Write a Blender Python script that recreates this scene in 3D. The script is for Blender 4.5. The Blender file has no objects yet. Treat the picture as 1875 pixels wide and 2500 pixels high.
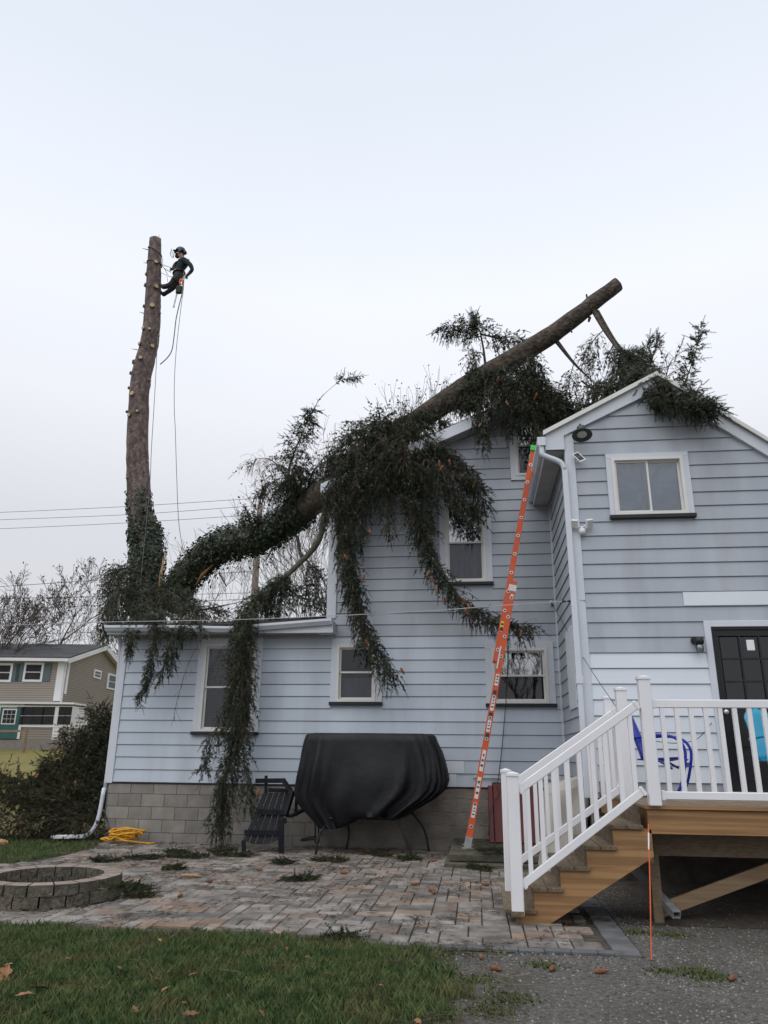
import bpy, bmesh, math, random
import numpy as np
from mathutils import Vector, Matrix, Quaternion
R = math.radians
rnd = random.Random(7)
nrg = np.random.default_rng(7)
scene = bpy.context.scene
col = scene.collection

# ------------------------------------------------------------------ camera
F_PX, PITCH, YAW, ROLL = 1820.19, 0.314117, 0.121337, 0.010671
CAM = Vector((6.2724, -12.8972, 1.4504))
IMG_W, IMG_H = 1875.0, 2500.0
_f = Vector((-math.sin(YAW)*math.cos(PITCH), math.cos(YAW)*math.cos(PITCH), math.sin(PITCH)))
_r0 = Vector((math.cos(YAW), math.sin(YAW), 0)); _u0 = _r0.cross(_f)
CR = math.cos(ROLL)*_r0 + math.sin(ROLL)*_u0
CU = -math.sin(ROLL)*_r0 + math.cos(ROLL)*_u0
cam_data = bpy.data.cameras.new('camera')
cam_data.sensor_fit = 'HORIZONTAL'; cam_data.sensor_width = 36
cam_data.lens = 36*F_PX/IMG_W
cam_data.clip_start = 0.1; cam_data.clip_end = 2000
cam = bpy.data.objects.new('camera', cam_data); col.objects.link(cam)
cam.matrix_world = Matrix(((CR.x, CU.x, -_f.x, CAM.x), (CR.y, CU.y, -_f.y, CAM.y), (CR.z, CU.z, -_f.z, CAM.z), (0, 0, 0, 1)))
scene.camera = cam
scene.render.resolution_x = 768; scene.render.resolution_y = 1024

# ------------------------------------------------------------------ overcast sky and soft sun
world = bpy.data.worlds.new('World'); scene.world = world; world.use_nodes = True
wn = world.node_tree.nodes; wl = world.node_tree.links; wn.clear()
w_out = wn.new('ShaderNodeOutputWorld'); w_bg = wn.new('ShaderNodeBackground')
w_sky = wn.new('ShaderNodeTexSky'); w_sky.sky_type = 'NISHITA'; w_sky.sun_disc = False
w_sky.sun_elevation = R(60); w_sky.sun_rotation = R(205); w_sky.dust_density = 6; w_sky.air_density = 2
w_tc = wn.new('ShaderNodeTexCoord'); w_sep = wn.new('ShaderNodeSeparateXYZ')
w_ramp = wn.new('ShaderNodeValToRGB')
e = w_ramp.color_ramp.elements
e[0].position = 0.0; e[0].color = (6.0, 6.1, 6.4, 1)
e[1].position = 1.0; e[1].color = (6.0, 6.6, 7.7, 1)
for q_, c_ in ((.27, (6.3, 6.45, 6.9)), (.42, (7.7, 7.9, 8.45)), (.55, (8.1, 8.4, 9.1)), (.72, (7.1, 7.65, 8.55))):
    k = e.new(q_); k.color = (*c_, 1)
w_noise = wn.new('ShaderNodeTexNoise'); w_noise.inputs['Scale'].default_value = 1.6; w_noise.inputs['Detail'].default_value = 3
w_nm = wn.new('ShaderNodeMapRange'); w_nm.inputs['To Min'].default_value = 0.93; w_nm.inputs['To Max'].default_value = 1.06
w_mul = wn.new('ShaderNodeVectorMath'); w_mul.operation = 'SCALE'
w_mix = wn.new('ShaderNodeMix'); w_mix.data_type = 'RGBA'; w_mix.inputs[0].default_value = 0.985
wl.new(w_tc.outputs['Generated'], w_sep.inputs[0]); wl.new(w_sep.outputs['Z'], w_ramp.inputs[0])
wl.new(w_tc.outputs['Generated'], w_noise.inputs['Vector']); wl.new(w_noise.outputs[0], w_nm.inputs[0])
wl.new(w_ramp.outputs[0], w_mul.inputs[0]); wl.new(w_nm.outputs[0], w_mul.inputs['Scale'])
wl.new(w_sky.outputs[0], w_mix.inputs[6]); wl.new(w_mul.outputs[0], w_mix.inputs[7])
wl.new(w_mix.outputs[2], w_bg.inputs['Color']); w_bg.inputs['Strength'].default_value = 0.1
wl.new(w_bg.outputs[0], w_out.inputs[0])
sun = bpy.data.lights.new('sun', 'SUN'); sun.energy = 1.35; sun.angle = R(75); sun.color = (1, 0.97, 0.93)
sun_o = bpy.data.objects.new('sun', sun); col.objects.link(sun_o)
sun_o.rotation_euler = (R(30), 0, R(-25)); sun_o.location = (0, -20, 40)
scene.view_settings.view_transform = 'Standard'; scene.view_settings.look = 'None'
scene.view_settings.exposure = 0.2; scene.view_settings.gamma = 1.0

# ------------------------------------------------------------------ helpers
def at(px, py, X=None, Y=None, Z=None):
    """world point seen at a photo pixel, on a plane X=, Y= or Z= (used to survey the place)"""
    d = (px-IMG_W/2)*CR - (py-IMG_H/2)*CU + F_PX*_f
    t = (X-CAM.x)/d.x if X is not None else (Y-CAM.y)/d.y if Y is not None else (Z-CAM.z)/d.z
    return CAM + t*d
def tag(o, label=None, cat=None, group=None, kind=None):
    if label: o['label'] = label
    if cat: o['category'] = cat
    if group: o['group'] = group
    if kind: o['kind'] = kind
    return o
def adopt(o, parent):
    if parent is not None:
        o.parent = parent
        o.matrix_parent_inverse = Matrix.Translation(-Vector(parent.get('_base', (0, 0, 0))))
    return o
def thing(name, label, cat, loc=(0, 0, 0), group=None):
    o = bpy.data.objects.new(name, None); col.objects.link(o); o.location = loc
    o['_base'] = tuple(float(v) for v in loc); o.empty_display_size = .1
    return tag(o, label, cat, group)
class MB:
    def __init__(s): s.v = []; s.f = []; s.m = []; s.mi = 0; s.smooth = False
    def add(s, vs, fs):
        b = len(s.v); s.v += [tuple(v) for v in vs]
        for f in fs: s.f.append(tuple(b+i for i in f)); s.m.append(s.mi)
    def box(s, a, b):
        x0, x1 = sorted((a[0], b[0])); y0, y1 = sorted((a[1], b[1])); z0, z1 = sorted((a[2], b[2]))
        s.add([(x0,y0,z0),(x1,y0,z0),(x1,y1,z0),(x0,y1,z0),(x0,y0,z1),(x1,y0,z1),(x1,y1,z1),(x0,y1,z1)],
              [(0,3,2,1),(4,5,6,7),(0,1,5,4),(1,2,6,5),(2,3,7,6),(3,0,4,7)])
        return s
    def beam(s, a, b, w, h, up=(0, 0, 1)):
        a = Vector(a); b = Vector(b); d = (b-a).normalized(); u = Vector(up)
        sd = d.cross(u)
        if sd.length < 1e-4: sd = d.cross(Vector((0, 1, 0)))
        sd.normalize(); u = sd.cross(d).normalized()
        q = [(-w/2, -h/2), (w/2, -h/2), (w/2, h/2), (-w/2, h/2)]
        s.add([p + sd*x + u*z for p in (a, b) for x, z in q],
              [(3,2,1,0),(4,5,6,7),(0,1,5,4),(1,2,6,5),(2,3,7,6),(3,0,4,7)])
        return s
    def tube(s, pts, rad, n=8, cap=True):
        pts = [Vector(p) for p in pts]; m = len(pts)
        rad = [float(q) for q in rad] if hasattr(rad, '__len__') else [float(rad)]*m
        vs = []; fs = []
        t0 = (pts[1]-pts[0]).normalized()
        u = t0.orthogonal().normalized()
        for i, p in enumerate(pts):
            t = (pts[min(i+1, m-1)]-pts[max(i-1, 0)])
            t = t.normalized() if t.length > 1e-9 else t0
            u = (u - t*u.dot(t))
            u = u.normalized() if u.length > 1e-6 else t.orthogonal().normalized()
            w = t.cross(u)
            for j in range(n):
                a = 2*math.pi*j/n
                vs.append(p + rad[i]*(math.cos(a)*u + math.sin(a)*w))
        for i in range(m-1):
            for j in range(n):
                k = (j+1) % n
                fs.append((i*n+j, i*n+k, (i+1)*n+k, (i+1)*n+j))
        if cap:
            fs.append(tuple(range(n-1, -1, -1))); fs.append(tuple((m-1)*n+j for j in range(n)))
        s.add(vs, fs); return s
    def prism(s, poly, off):
        """polygon (list of 3-D points) extruded by the vector off"""
        off = Vector(off); n = len(poly); poly = [Vector(p) for p in poly]
        s.add(poly + [p+off for p in poly],
              [tuple(range(n-1, -1, -1)), tuple(range(n, 2*n))] + [(i, (i+1) % n, n+(i+1) % n, n+i) for i in range(n)])
        return s
    def lathe(s, prof, c, axis=(0, 0, 1), n=16):
        ax = Vector(axis).normalized(); u = ax.orthogonal().normalized(); w = ax.cross(u); c = Vector(c); vs = []; fs = []
        for r_, h in prof:
            for j in range(n):
                a = 2*math.pi*j/n; vs.append(c + ax*h + max(r_, 1e-4)*(math.cos(a)*u+math.sin(a)*w))
        m = len(prof)
        for i in range(m-1):
            for j in range(n):
                k = (j+1) % n; fs.append((i*n+j, i*n+k, (i+1)*n+k, (i+1)*n+j))
        fs.append(tuple(range(n-1, -1, -1))); fs.append(tuple((m-1)*n+j for j in range(n)))
        s.add(vs, fs); return s
    def mesh(s, name, mats, bevel=0):
        me = bpy.data.meshes.new(name); me.from_pydata(s.v, [], s.f)
        if not isinstance(mats, (list, tuple)): mats = [mats]
        for m in mats: me.materials.append(m)
        if len(mats) > 1: me.polygons.foreach_set('material_index', s.m)
        bm = bmesh.new(); bm.from_mesh(me); bmesh.ops.recalc_face_normals(bm, faces=bm.faces)
        if bevel:
            bmesh.ops.bevel(bm, geom=list(bm.edges), offset=bevel, segments=1, profile=.5, affect='EDGES', clamp_overlap=True)
        bm.to_mesh(me); bm.free()
        if s.smooth:
            me.polygons.foreach_set('use_smooth', [True]*len(me.polygons))
        me.update(); return me
    def build(s, name, mats, parent=None, bevel=0, smooth=False, **kw):
        s.smooth = smooth
        o = bpy.data.objects.new(name, s.mesh(name, mats, bevel)); col.objects.link(o)
        adopt(o, parent); return tag(o, **kw)
def np_mesh(name, V, Fc, mats, parent=None, midx=None, smooth=False, **kw):
    me = bpy.data.meshes.new(name); n = Fc.shape[1]
    me.vertices.add(len(V)); me.vertices.foreach_set('co', np.ascontiguousarray(V, dtype=np.float32).ravel())
    me.loops.add(Fc.size); me.loops.foreach_set('vertex_index', np.ascontiguousarray(Fc, dtype=np.int32).ravel())
    me.polygons.add(len(Fc)); me.polygons.foreach_set('loop_start', np.arange(0, Fc.size, n, dtype=np.int32))
    for m in (mats if isinstance(mats, (list, tuple)) else [mats]): me.materials.append(m)
    if midx is not None: me.polygons.foreach_set('material_index', midx.astype(np.int32))
    me.update(calc_edges=True); me.validate()
    if smooth: me.polygons.foreach_set('use_smooth', np.ones(len(Fc), dtype=bool))
    o = bpy.data.objects.new(name, me); col.objects.link(o); adopt(o, parent)
    return tag(o, **kw)
def place(name, me, loc, parent=None, rot=None, scale=None, **kw):
    o = bpy.data.objects.new(name, me); col.objects.link(o); o.location = loc
    if rot: o.rotation_euler = rot
    if scale: o.scale = scale
    adopt(o, parent); return tag(o, **kw)
def smooth_path(pts, n=6):
    """Catmull-Rom through points"""
    P = [Vector(p) for p in pts]; P = [P[0]*2-P[1]] + P + [P[-1]*2-P[-2]]; out = []
    for i in range(1, len(P)-2):
        for k in range(n):
            t = k/n; a, b, c, d = P[i-1], P[i], P[i+1], P[i+2]
            out.append(.5*((2*b)+(c-a)*t+(2*a-5*b+4*c-d)*t*t+(3*b-a-3*c+d)*t**3))
    out.append(P[-2]); return out

# ------------------------------------------------------------------ materials
def pm(name, c1, c2=None, scale=6.0, rough=.7, bump=0.0, bscale=None, stretch=(1, 1, 1), metal=0, spec=.4, var=0.0, detail=5, c3=None, s3=1.5, f3=.5, local=False, contrast=(.35, .65), island=False, tint=None, bdist=.02):
    m = bpy.data.materials.new(name); m.use_nodes = True; nt = m.node_tree; N = nt.nodes; L = nt.links
    b = N['Principled BSDF']; b.inputs['Roughness'].default_value = rough; b.inputs['Metallic'].default_value = metal
    b.inputs['Specular IOR Level'].default_value = spec
    if c2 is None: c2 = tuple(x*.82 for x in c1)
    if local:
        tc = N.new('ShaderNodeTexCoord'); src = tc.outputs['Object']
    else:
        ge = N.new('ShaderNodeNewGeometry'); src = ge.outputs['Position']
    mp = N.new('ShaderNodeMapping'); mp.inputs['Scale'].default_value = stretch; L.new(src, mp.inputs[0])
    oi = N.new('ShaderNodeObjectInfo')
    n1 = N.new('ShaderNodeTexNoise'); n1.inputs['Scale'].default_value = scale; n1.inputs['Detail'].default_value = detail
    if local:
        n1.noise_dimensions = '4D'; mw = N.new('ShaderNodeMath'); mw.operation = 'MULTIPLY'; mw.inputs[1].default_value = 57
        L.new(oi.outputs['Random'], mw.inputs[0]); L.new(mw.outputs[0], n1.inputs['W'])
    L.new(mp.outputs[0], n1.inputs['Vector'])
    mr = N.new('ShaderNodeMapRange'); mr.inputs['From Min'].default_value = contrast[0]; mr.inputs['From Max'].default_value = contrast[1]
    L.new(n1.outputs[0], mr.inputs[0])
    mx = N.new('ShaderNodeMix'); mx.data_type = 'RGBA'; mx.inputs[6].default_value = (*c1, 1); mx.inputs[7].default_value = (*c2, 1)
    L.new(mr.outputs[0], mx.inputs[0]); out = mx.outputs[2]
    if c3 is not None:
        n3 = N.new('ShaderNodeTexNoise'); n3.inputs['Scale'].default_value = s3; n3.inputs['Detail'].default_value = 4
        L.new(mp.outputs[0], n3.inputs['Vector'])
        m3 = N.new('ShaderNodeMapRange'); m3.inputs['From Min'].default_value = .48; m3.inputs['From Max'].default_value = .72; m3.inputs['To Max'].default_value = f3
        L.new(n3.outputs[0], m3.inputs[0])
        x3 = N.new('ShaderNodeMix'); x3.data_type = 'RGBA'; x3.inputs[7].default_value = (*c3, 1)
        L.new(m3.outputs[0], x3.inputs[0]); L.new(out, x3.inputs[6]); out = x3.outputs[2]
    if var:
        vr = N.new('ShaderNodeMapRange'); vr.inputs['To Min'].default_value = 1-var; vr.inputs['To Max'].default_value = 1+var
        rsrc = oi.outputs['Random']
        if island:
            g2 = N.new('ShaderNodeNewGeometry'); rsrc = g2.outputs['Random Per Island']
        if tint is not None:
            wn_ = N.new('ShaderNodeTexWhiteNoise'); wn_.noise_dimensions = '1D'; L.new(rsrc, wn_.inputs['W'])
            tr = N.new('ShaderNodeMapRange'); tr.inputs['From Min'].default_value = .72; tr.inputs['From Max'].default_value = 1; tr.inputs['To Max'].default_value = .55
            L.new(wn_.outputs['Value'], tr.inputs[0])
            tx = N.new('ShaderNodeMix'); tx.data_type = 'RGBA'; tx.inputs[7].default_value = (*tint, 1)
            L.new(tr.outputs[0], tx.inputs[0]); L.new(out, tx.inputs[6]); out = tx.outputs[2]
        L.new(rsrc, vr.inputs[0])
        vm = N.new('ShaderNodeVectorMath'); vm.operation = 'SCALE'; L.new(out, vm.inputs[0]); L.new(vr.outputs[0], vm.inputs['Scale']); out = vm.outputs[0]
    L.new(out, b.inputs['Base Color'])
    if bump:
        n2 = N.new('ShaderNodeTexNoise'); n2.inputs['Scale'].default_value = bscale or scale*4; n2.inputs['Detail'].default_value = 6
        L.new(mp.outputs[0], n2.inputs['Vector'])
        bp = N.new('ShaderNodeBump'); bp.inputs['Strength'].default_value = min(1, bump); bp.inputs['Distance'].default_value = bdist
        L.new(n2.outputs[0], bp.inputs['Height']); L.new(bp.outputs[0], b.inputs['Normal'])
    return m
def glass_mat(name, tint=(.85, .9, .92), refl=.12, rough=.02):
    m = bpy.data.materials.new(name); m.use_nodes = True; nt = m.node_tree; N = nt.nodes; L = nt.links
    N.remove(N['Principled BSDF']); o = N['Material Output']
    t = N.new('ShaderNodeBsdfTransparent'); t.inputs[0].default_value = (*tint, 1)
    g = N.new('ShaderNodeBsdfGlossy'); g.inputs['Roughness'].default_value = rough
    fr = N.new('ShaderNodeFresnel'); fr.inputs[0].default_value = 1.5
    ad = N.new('ShaderNodeMath'); ad.operation = 'ADD'; ad.inputs[1].default_value = refl; ad.use_clamp = True
    L.new(fr.outputs[0], ad.inputs[0]); mx = N.new('ShaderNodeMixShader')
    L.new(ad.outputs[0], mx.inputs[0]); L.new(t.outputs[0], mx.inputs[1]); L.new(g.outputs[0], mx.inputs[2]); L.new(mx.outputs[0], o.inputs[0])
    return m
M = {}
M['siding'] = pm('painted_siding', (.46, .52, .595), (.52, .58, .655), 1.3, .45, var=.05, c3=(.36, .38, .42), s3=1.5, f3=.45, stretch=(1.6, 1, .35))
M['siding_dark'] = pm('darker_siding', (.37, .405, .455), (.42, .455, .505), 1.3, .5, var=.06, c3=(.25, .265, .30), s3=1.5, f3=.5, stretch=(1.6, 1, .35))  # darker tone for the upper main wall, gable and side wall boards
M['lap_shade'] = pm('shaded_lap_edge', (.20, .215, .24), (.26, .275, .30), 8, .8)  # shadow line under each lap, painted as a dark underside
M['siding_new'] = pm('clean_siding', (.64, .69, .75), (.69, .74, .79), 1.3, .4, var=.02)
M['trim'] = pm('white_trim', (.57, .61, .67), (.63, .67, .73), 3, .45, c3=(.5, .5, .5), s3=3, f3=.25)
M['vinyl'] = pm('white_vinyl', (.74, .74, .77), (.78, .78, .80), 2, .32, spec=.5)
M['win_frame'] = pm('window_frame', (.66, .65, .63), (.72, .71, .69), 3, .4)
M['sill'] = pm('black_sill', (.012, .012, .016), (.02, .02, .025), 5, .5)
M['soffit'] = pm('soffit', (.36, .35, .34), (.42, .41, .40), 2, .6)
M['dark'] = pm('dark_interior', (.012, .012, .014), (.02, .02, .022), 2, .8)
M['glass'] = glass_mat('window_glass', (.75, .8, .85), .10)
M['glass_hi'] = glass_mat('coated_glass', (.6, .65, .7), .42)
M['glass_dark'] = glass_mat('dim_glass', (.6, .62, .65), .015)
M['glass_far'] = glass_mat('far_glass', (.5, .5, .5), .05)
M['screen'] = glass_mat('screened_glass', (.34, .34, .36), .012, .06)
M['curtain'] = pm('lavender_curtain', (.55, .55, .66), (.40, .40, .50), 3, .9, stretch=(6, 1, .6))
M['film'] = pm('plastic_film', (.34, .36, .41), (.44, .46, .51), 4, .2, bump=.4, bscale=7, stretch=(1, 1, 1.5), spec=.6)
M['blind'] = pm('grey_blind', (.34, .34, .36), (.40, .40, .42), 2, .6)
M['block'] = pm('concrete_block', (.225, .21, .19), (.29, .27, .245), 5, .9, bump=.5, bscale=90, var=.13, c3=(.15, .145, .13), s3=2, f3=.5)
M['mortar'] = pm('mortar', (.19, .17, .15), (.23, .21, .185), 8, .95, bump=.4, bscale=60)
M['concrete'] = pm('old_concrete', (.22, .20, .175), (.29, .265, .23), 3, .95, bump=.8, bscale=30, c3=(.13, .12, .105), s3=2.2, f3=.8)
M['shingle'] = pm('roof_shingle', (.055, .05, .05), (.10, .085, .075), 9, .95, bump=.6, bscale=60, var=.2)
M['bark'] = pm('spruce_bark', (.10, .074, .066), (.215, .165, .15), 11, .95, bump=1, bscale=16, c3=(.045, .037, .034), s3=7, f3=.9, stretch=(1, 1, .55), bdist=.06)
M['bark_dark'] = pm('dark_bark', (.045, .034, .028), (.125, .098, .08), 11, .95, bump=1, bscale=16, c3=(.045, .052, .03), s3=4, f3=.7, bdist=.06)
M['mossy'] = pm('mossy_bark', (.05, .055, .035), (.09, .085, .06), 10, .95, bump=1, bscale=30)
M['cut'] = pm('cut_wood', (.50, .38, .24), (.42, .29, .17), 12, .8)
M['slab'] = pm('mossy_slab', (.075, .068, .052), (.13, .118, .095), 5, .95, bump=.7, bscale=30, c3=(.05, .055, .03), s3=3, f3=.8)
M['split'] = pm('split_wood', (.34, .195, .085), (.42, .28, .15), 8, .85, stretch=(6, 6, 1), bump=.6, bscale=30)
M['needle'] = pm('spruce_needle', (.028, .040, .028), (.088, .108, .068), 7, .55, spec=.3, c3=(.13, .105, .072), s3=1.9, f3=.55)
M['needle_dry'] = pm('fallen_needle', (.02, .03, .016), (.055, .06, .03), 9, .7, spec=.2, c3=(.085, .06, .035), s3=4, f3=.6)
M['twig'] = pm('bare_twig', (.12, .088, .066), (.21, .16, .12), 10, .9)
M['cone'] = pm('spruce_cone', (.30, .125, .058), (.19, .08, .042), 40, .75, bump=1, bscale=120)
M['ivy'] = pm('ivy_leaf', (.012, .026, .014), (.03, .055, .026), 11, .4, spec=.4, c3=(.09, .11, .05), s3=5, f3=.25)
_pv = dict(scale=5, rough=.85, bump=.5, bscale=70, var=.3, c3=(.085, .075, .062), s3=4, f3=.9, tint=(.30, .18, .11))
M['paver'] = pm('concrete_paver', (.155, .138, .122), (.27, .25, .23), **_pv)
M['paver_far'] = pm('concrete_paver_rest', (.155, .138, .122), (.27, .25, .23), island=True, **_pv)
M['paver_edge'] = pm('grey_edge_paver', (.095, .097, .10), (.14, .142, .145), 6, .85, bump=.4, bscale=70, var=.12)
M['joint'] = pm('joint_sand', (.045, .04, .032), (.09, .078, .06), 15, .95, bump=.6, bscale=80)
M['lawn'] = pm('lawn_soil', (.032, .042, .018), (.06, .058, .026), 5, .95, bump=.6, bscale=50, c3=(.085, .07, .04), s3=1.7, f3=.7)
M['far_grass'] = pm('far_lawn', (.12, .115, .024), (.18, .155, .038), .7, .95, bump=.5, bscale=9, c3=(.19, .14, .055), s3=.5, f3=.55)
M['blade'] = pm('grass_blade', (.034, .070, .022), (.12, .155, .052), 9, .6, spec=.3, c3=(.15, .125, .06), s3=2.6, f3=.7)
M['gravel'] = pm('gravel_ground', (.15, .14, .125), (.075, .07, .062), 30, .95, bump=.9, bscale=110, c3=(.07, .062, .048), s3=1.3, f3=.85)
M['stone'] = pm('gravel_stone', (.20, .193, .183), (.11, .105, .097), 30, .9, var=.55, island=True)
M['litter'] = pm('needle_litter', (.055, .04, .028), (.10, .07, .045), 12, .95, var=.5, island=True)
M['moss'] = pm('moss', (.05, .07, .02), (.08, .095, .03), 8, .95)
M['dirt_and_shade'] = pm('bare_dirt_and_shade', (.05, .042, .034), (.085, .07, .055), 6, .95, bump=.6, bscale=40)  # dirt tone, also used as painted shade below the deck
M['lumber'] = pm('pine_lumber', (.35, .20, .088), (.235, .125, .053), 3.2, .65, stretch=(.22, 5, 8), detail=8, bump=.15, bscale=20, c3=(.20, .115, .055), s3=1.6, f3=.6, contrast=(.42, .58))
M['lumber_grey'] = pm('greying_lumber', (.30, .215, .13), (.22, .15, .09), 4, .8, stretch=(.5, 5, 6), bump=.2, bscale=25)
M['lumber_old'] = pm('weathered_lumber', (.17, .125, .085), (.24, .18, .125), 6, .85, stretch=(2, 1, 8), bump=.3, bscale=30, var=.12)
M['tread'] = pm('mossy_tread', (.115, .085, .055), (.19, .14, .095), 7, .9, stretch=(5, 1, 4), c3=(.06, .065, .03), s3=5, f3=.6, bump=.4, bscale=40, var=.15)
M['ladder'] = pm('orange_fibreglass', (.62, .105, .03), (.52, .08, .03), 5, .4, c3=(.50, .16, .11), s3=5, f3=.4)
M['alu'] = pm('aluminium', (.55, .55, .55), (.65, .65, .65), 9, .4, metal=.8)
M['galv'] = pm('galvanised', (.30, .31, .31), (.42, .43, .43), 9, .5, metal=.5)
M['green_cap'] = pm('green_plastic', (.05, .55, .08), (.06, .6, .1), 5, .4)
M['sticker'] = pm('white_sticker', (.70, .69, .68), (.62, .60, .60), 12, .5)
M['ink'] = pm('black_ink', (.03, .03, .035), (.05, .05, .06), 12, .6)
M['yellow_tag'] = pm('yellow_tag', (.75, .55, .05), (.7, .5, .05), 5, .5)
M['cover'] = pm('black_fabric', (.006, .0065, .0085), (.013, .014, .017), 3, .62, spec=.35, bump=.3, bscale=9)
M['black_wood'] = pm('black_painted_wood', (.006, .007, .010), (.012, .0135, .019), 4, .65, spec=.2, stretch=(3, 3, .7), var=.1)
M['black_metal'] = pm('black_metal', (.012, .012, .014), (.02, .02, .022), 5, .45)
M['pit'] = pm('rough_pit_block', (.16, .135, .11), (.06, .055, .045), 26, .95, bump=1, bscale=60, var=.15, c3=(.05, .055, .03), s3=2.5, f3=.65)
M['pit_top'] = pm('pit_block_top', (.30, .24, .20), (.23, .185, .155), 18, .95, bump=.4, bscale=80, var=.08)
M['rope_y'] = pm('yellow_rope', (.70, .36, .03), (.55, .25, .02), 20, .7)
M['rope'] = pm('grey_rope', (.12, .115, .11), (.17, .165, .155), 30, .8)
M['wire'] = pm('wire', (.045, .045, .05), (.06, .06, .06), 5, .6)
M['wire_light'] = pm('service_wire', (.33, .33, .35), (.4, .4, .42), 5, .5)
M['pole'] = pm('utility_pole_wood', (.20, .165, .14), (.28, .24, .20), 5, .9, stretch=(4, 4, .6), bump=.4)
M['red'] = pm('faded_red_paint', (.16, .028, .026), (.11, .022, .022), 5, .6, c3=(.07, .04, .035), s3=3, f3=.5)
M['tarp'] = pm('beige_cover', (.52, .49, .44), (.43, .40, .36), 2.5, .7, bump=.5, bscale=6, c3=(.20, .185, .16), s3=2, f3=.5)
M['blue'] = pm('royal_blue_paint', (.012, .025, .30), (.015, .03, .36), 4, .4)
M['teal'] = pm('turquoise_paint', (.015, .27, .44), (.02, .30, .48), 4, .35)
M['green_enamel'] = pm('green_enamel', (.02, .045, .035), (.03, .06, .045), 9, .35)
M['lamp_glass'] = pm('frosted_glass', (.55, .55, .55), (.5, .5, .5), 5, .2)
M['black_door'] = pm('black_door_paint', (.009, .009, .011), (.014, .014, .016), 3, .35)
M['orange_rod'] = pm('orange_rod', (.70, .13, .02), (.6, .1, .02), 5, .5)
M['white_paint'] = pm('white_paint', (.75, .75, .74), (.7, .7, .7), 5, .4)
M['nb_siding'] = pm('tan_siding', (.30, .245, .185), (.34, .285, .22), .4, .7, var=.03)
M['nb_trim'] = pm('neighbour_trim', (.62, .62, .63), (.68, .68, .68), 1, .5)
M['nb_roof'] = pm('charcoal_shingle', (.045, .045, .05), (.07, .068, .07), 1.5, .95, bump=.3, bscale=12)
M['nb_shutter'] = pm('slate_shutter', (.075, .105, .115), (.09, .12, .13), 3, .6)
M['nb_door'] = pm('green_door', (.02, .085, .08), (.03, .1, .09), 3, .5)
M['bare'] = pm('bare_tree_bark', (.075, .06, .055), (.12, .098, .09), 4, .95)
M['bare_pale'] = pm('grey_tree_bark', (.10, .085, .078), (.15, .13, .12), 4, .95)
M['dead_leaf'] = pm('dead_leaf', (.26, .12, .05), (.17, .085, .045), 25, .7, var=.35, local=True)
M['far_leaf'] = pm('clinging_leaf', (.05, .04, .03), (.08, .06, .045), 4, .8)
M['skin'] = pm('skin', (.34, .19, .14), (.30, .165, .12), 20, .6)
M['jacket'] = pm('dark_green_jacket', (.010, .018, .019), (.017, .028, .028), 14, .85)
M['trousers'] = pm('charcoal_trousers', (.022, .021, .026), (.04, .038, .044), 12, .85)
M['boot'] = pm('black_boot', (.008, .008, .009), (.015, .015, .015), 9, .6)
M['glove'] = pm('work_glove', (.06, .05, .045), (.09, .075, .07), 14, .8)
M['helmet'] = pm('dark_helmet', (.02, .024, .04), (.03, .035, .05), 6, .35)
M['beard'] = pm('dark_beard', (.022, .016, .013), (.035, .025, .02), 30, .9)
M['visor'] = glass_mat('clear_visor', (.85, .87, .9), .05)
M['saw_orange'] = pm('orange_plastic', (.75, .13, .02), (.65, .1, .02), 9, .4)
M['chip'] = pm('wood_chip', (.42, .32, .22), (.34, .24, .16), 20, .9)

def lap_mat(name, c, dark, pitch):  # shadow lines of the laps are painted into the colour as dark bands
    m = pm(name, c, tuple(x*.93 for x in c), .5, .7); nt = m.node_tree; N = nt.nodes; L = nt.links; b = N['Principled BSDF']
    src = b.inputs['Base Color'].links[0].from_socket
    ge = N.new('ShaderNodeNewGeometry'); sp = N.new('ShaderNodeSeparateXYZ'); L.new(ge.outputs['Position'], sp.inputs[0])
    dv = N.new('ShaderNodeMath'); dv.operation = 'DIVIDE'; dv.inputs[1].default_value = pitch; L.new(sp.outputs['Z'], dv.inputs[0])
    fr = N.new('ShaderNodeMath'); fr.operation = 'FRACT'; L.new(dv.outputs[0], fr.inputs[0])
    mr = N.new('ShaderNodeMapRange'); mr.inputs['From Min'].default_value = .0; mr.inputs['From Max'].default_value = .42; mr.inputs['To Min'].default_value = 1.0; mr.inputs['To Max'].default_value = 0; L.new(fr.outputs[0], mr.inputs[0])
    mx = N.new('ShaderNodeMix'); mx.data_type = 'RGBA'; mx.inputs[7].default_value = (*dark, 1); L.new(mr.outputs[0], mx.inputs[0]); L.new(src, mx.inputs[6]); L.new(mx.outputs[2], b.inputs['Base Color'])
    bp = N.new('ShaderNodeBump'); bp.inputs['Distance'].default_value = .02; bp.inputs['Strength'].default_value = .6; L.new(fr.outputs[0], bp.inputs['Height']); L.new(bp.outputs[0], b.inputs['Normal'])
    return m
M['nb_siding'] = lap_mat('tan_siding_laps', (.30, .262, .222), (.10, .09, .08), .125)
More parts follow.
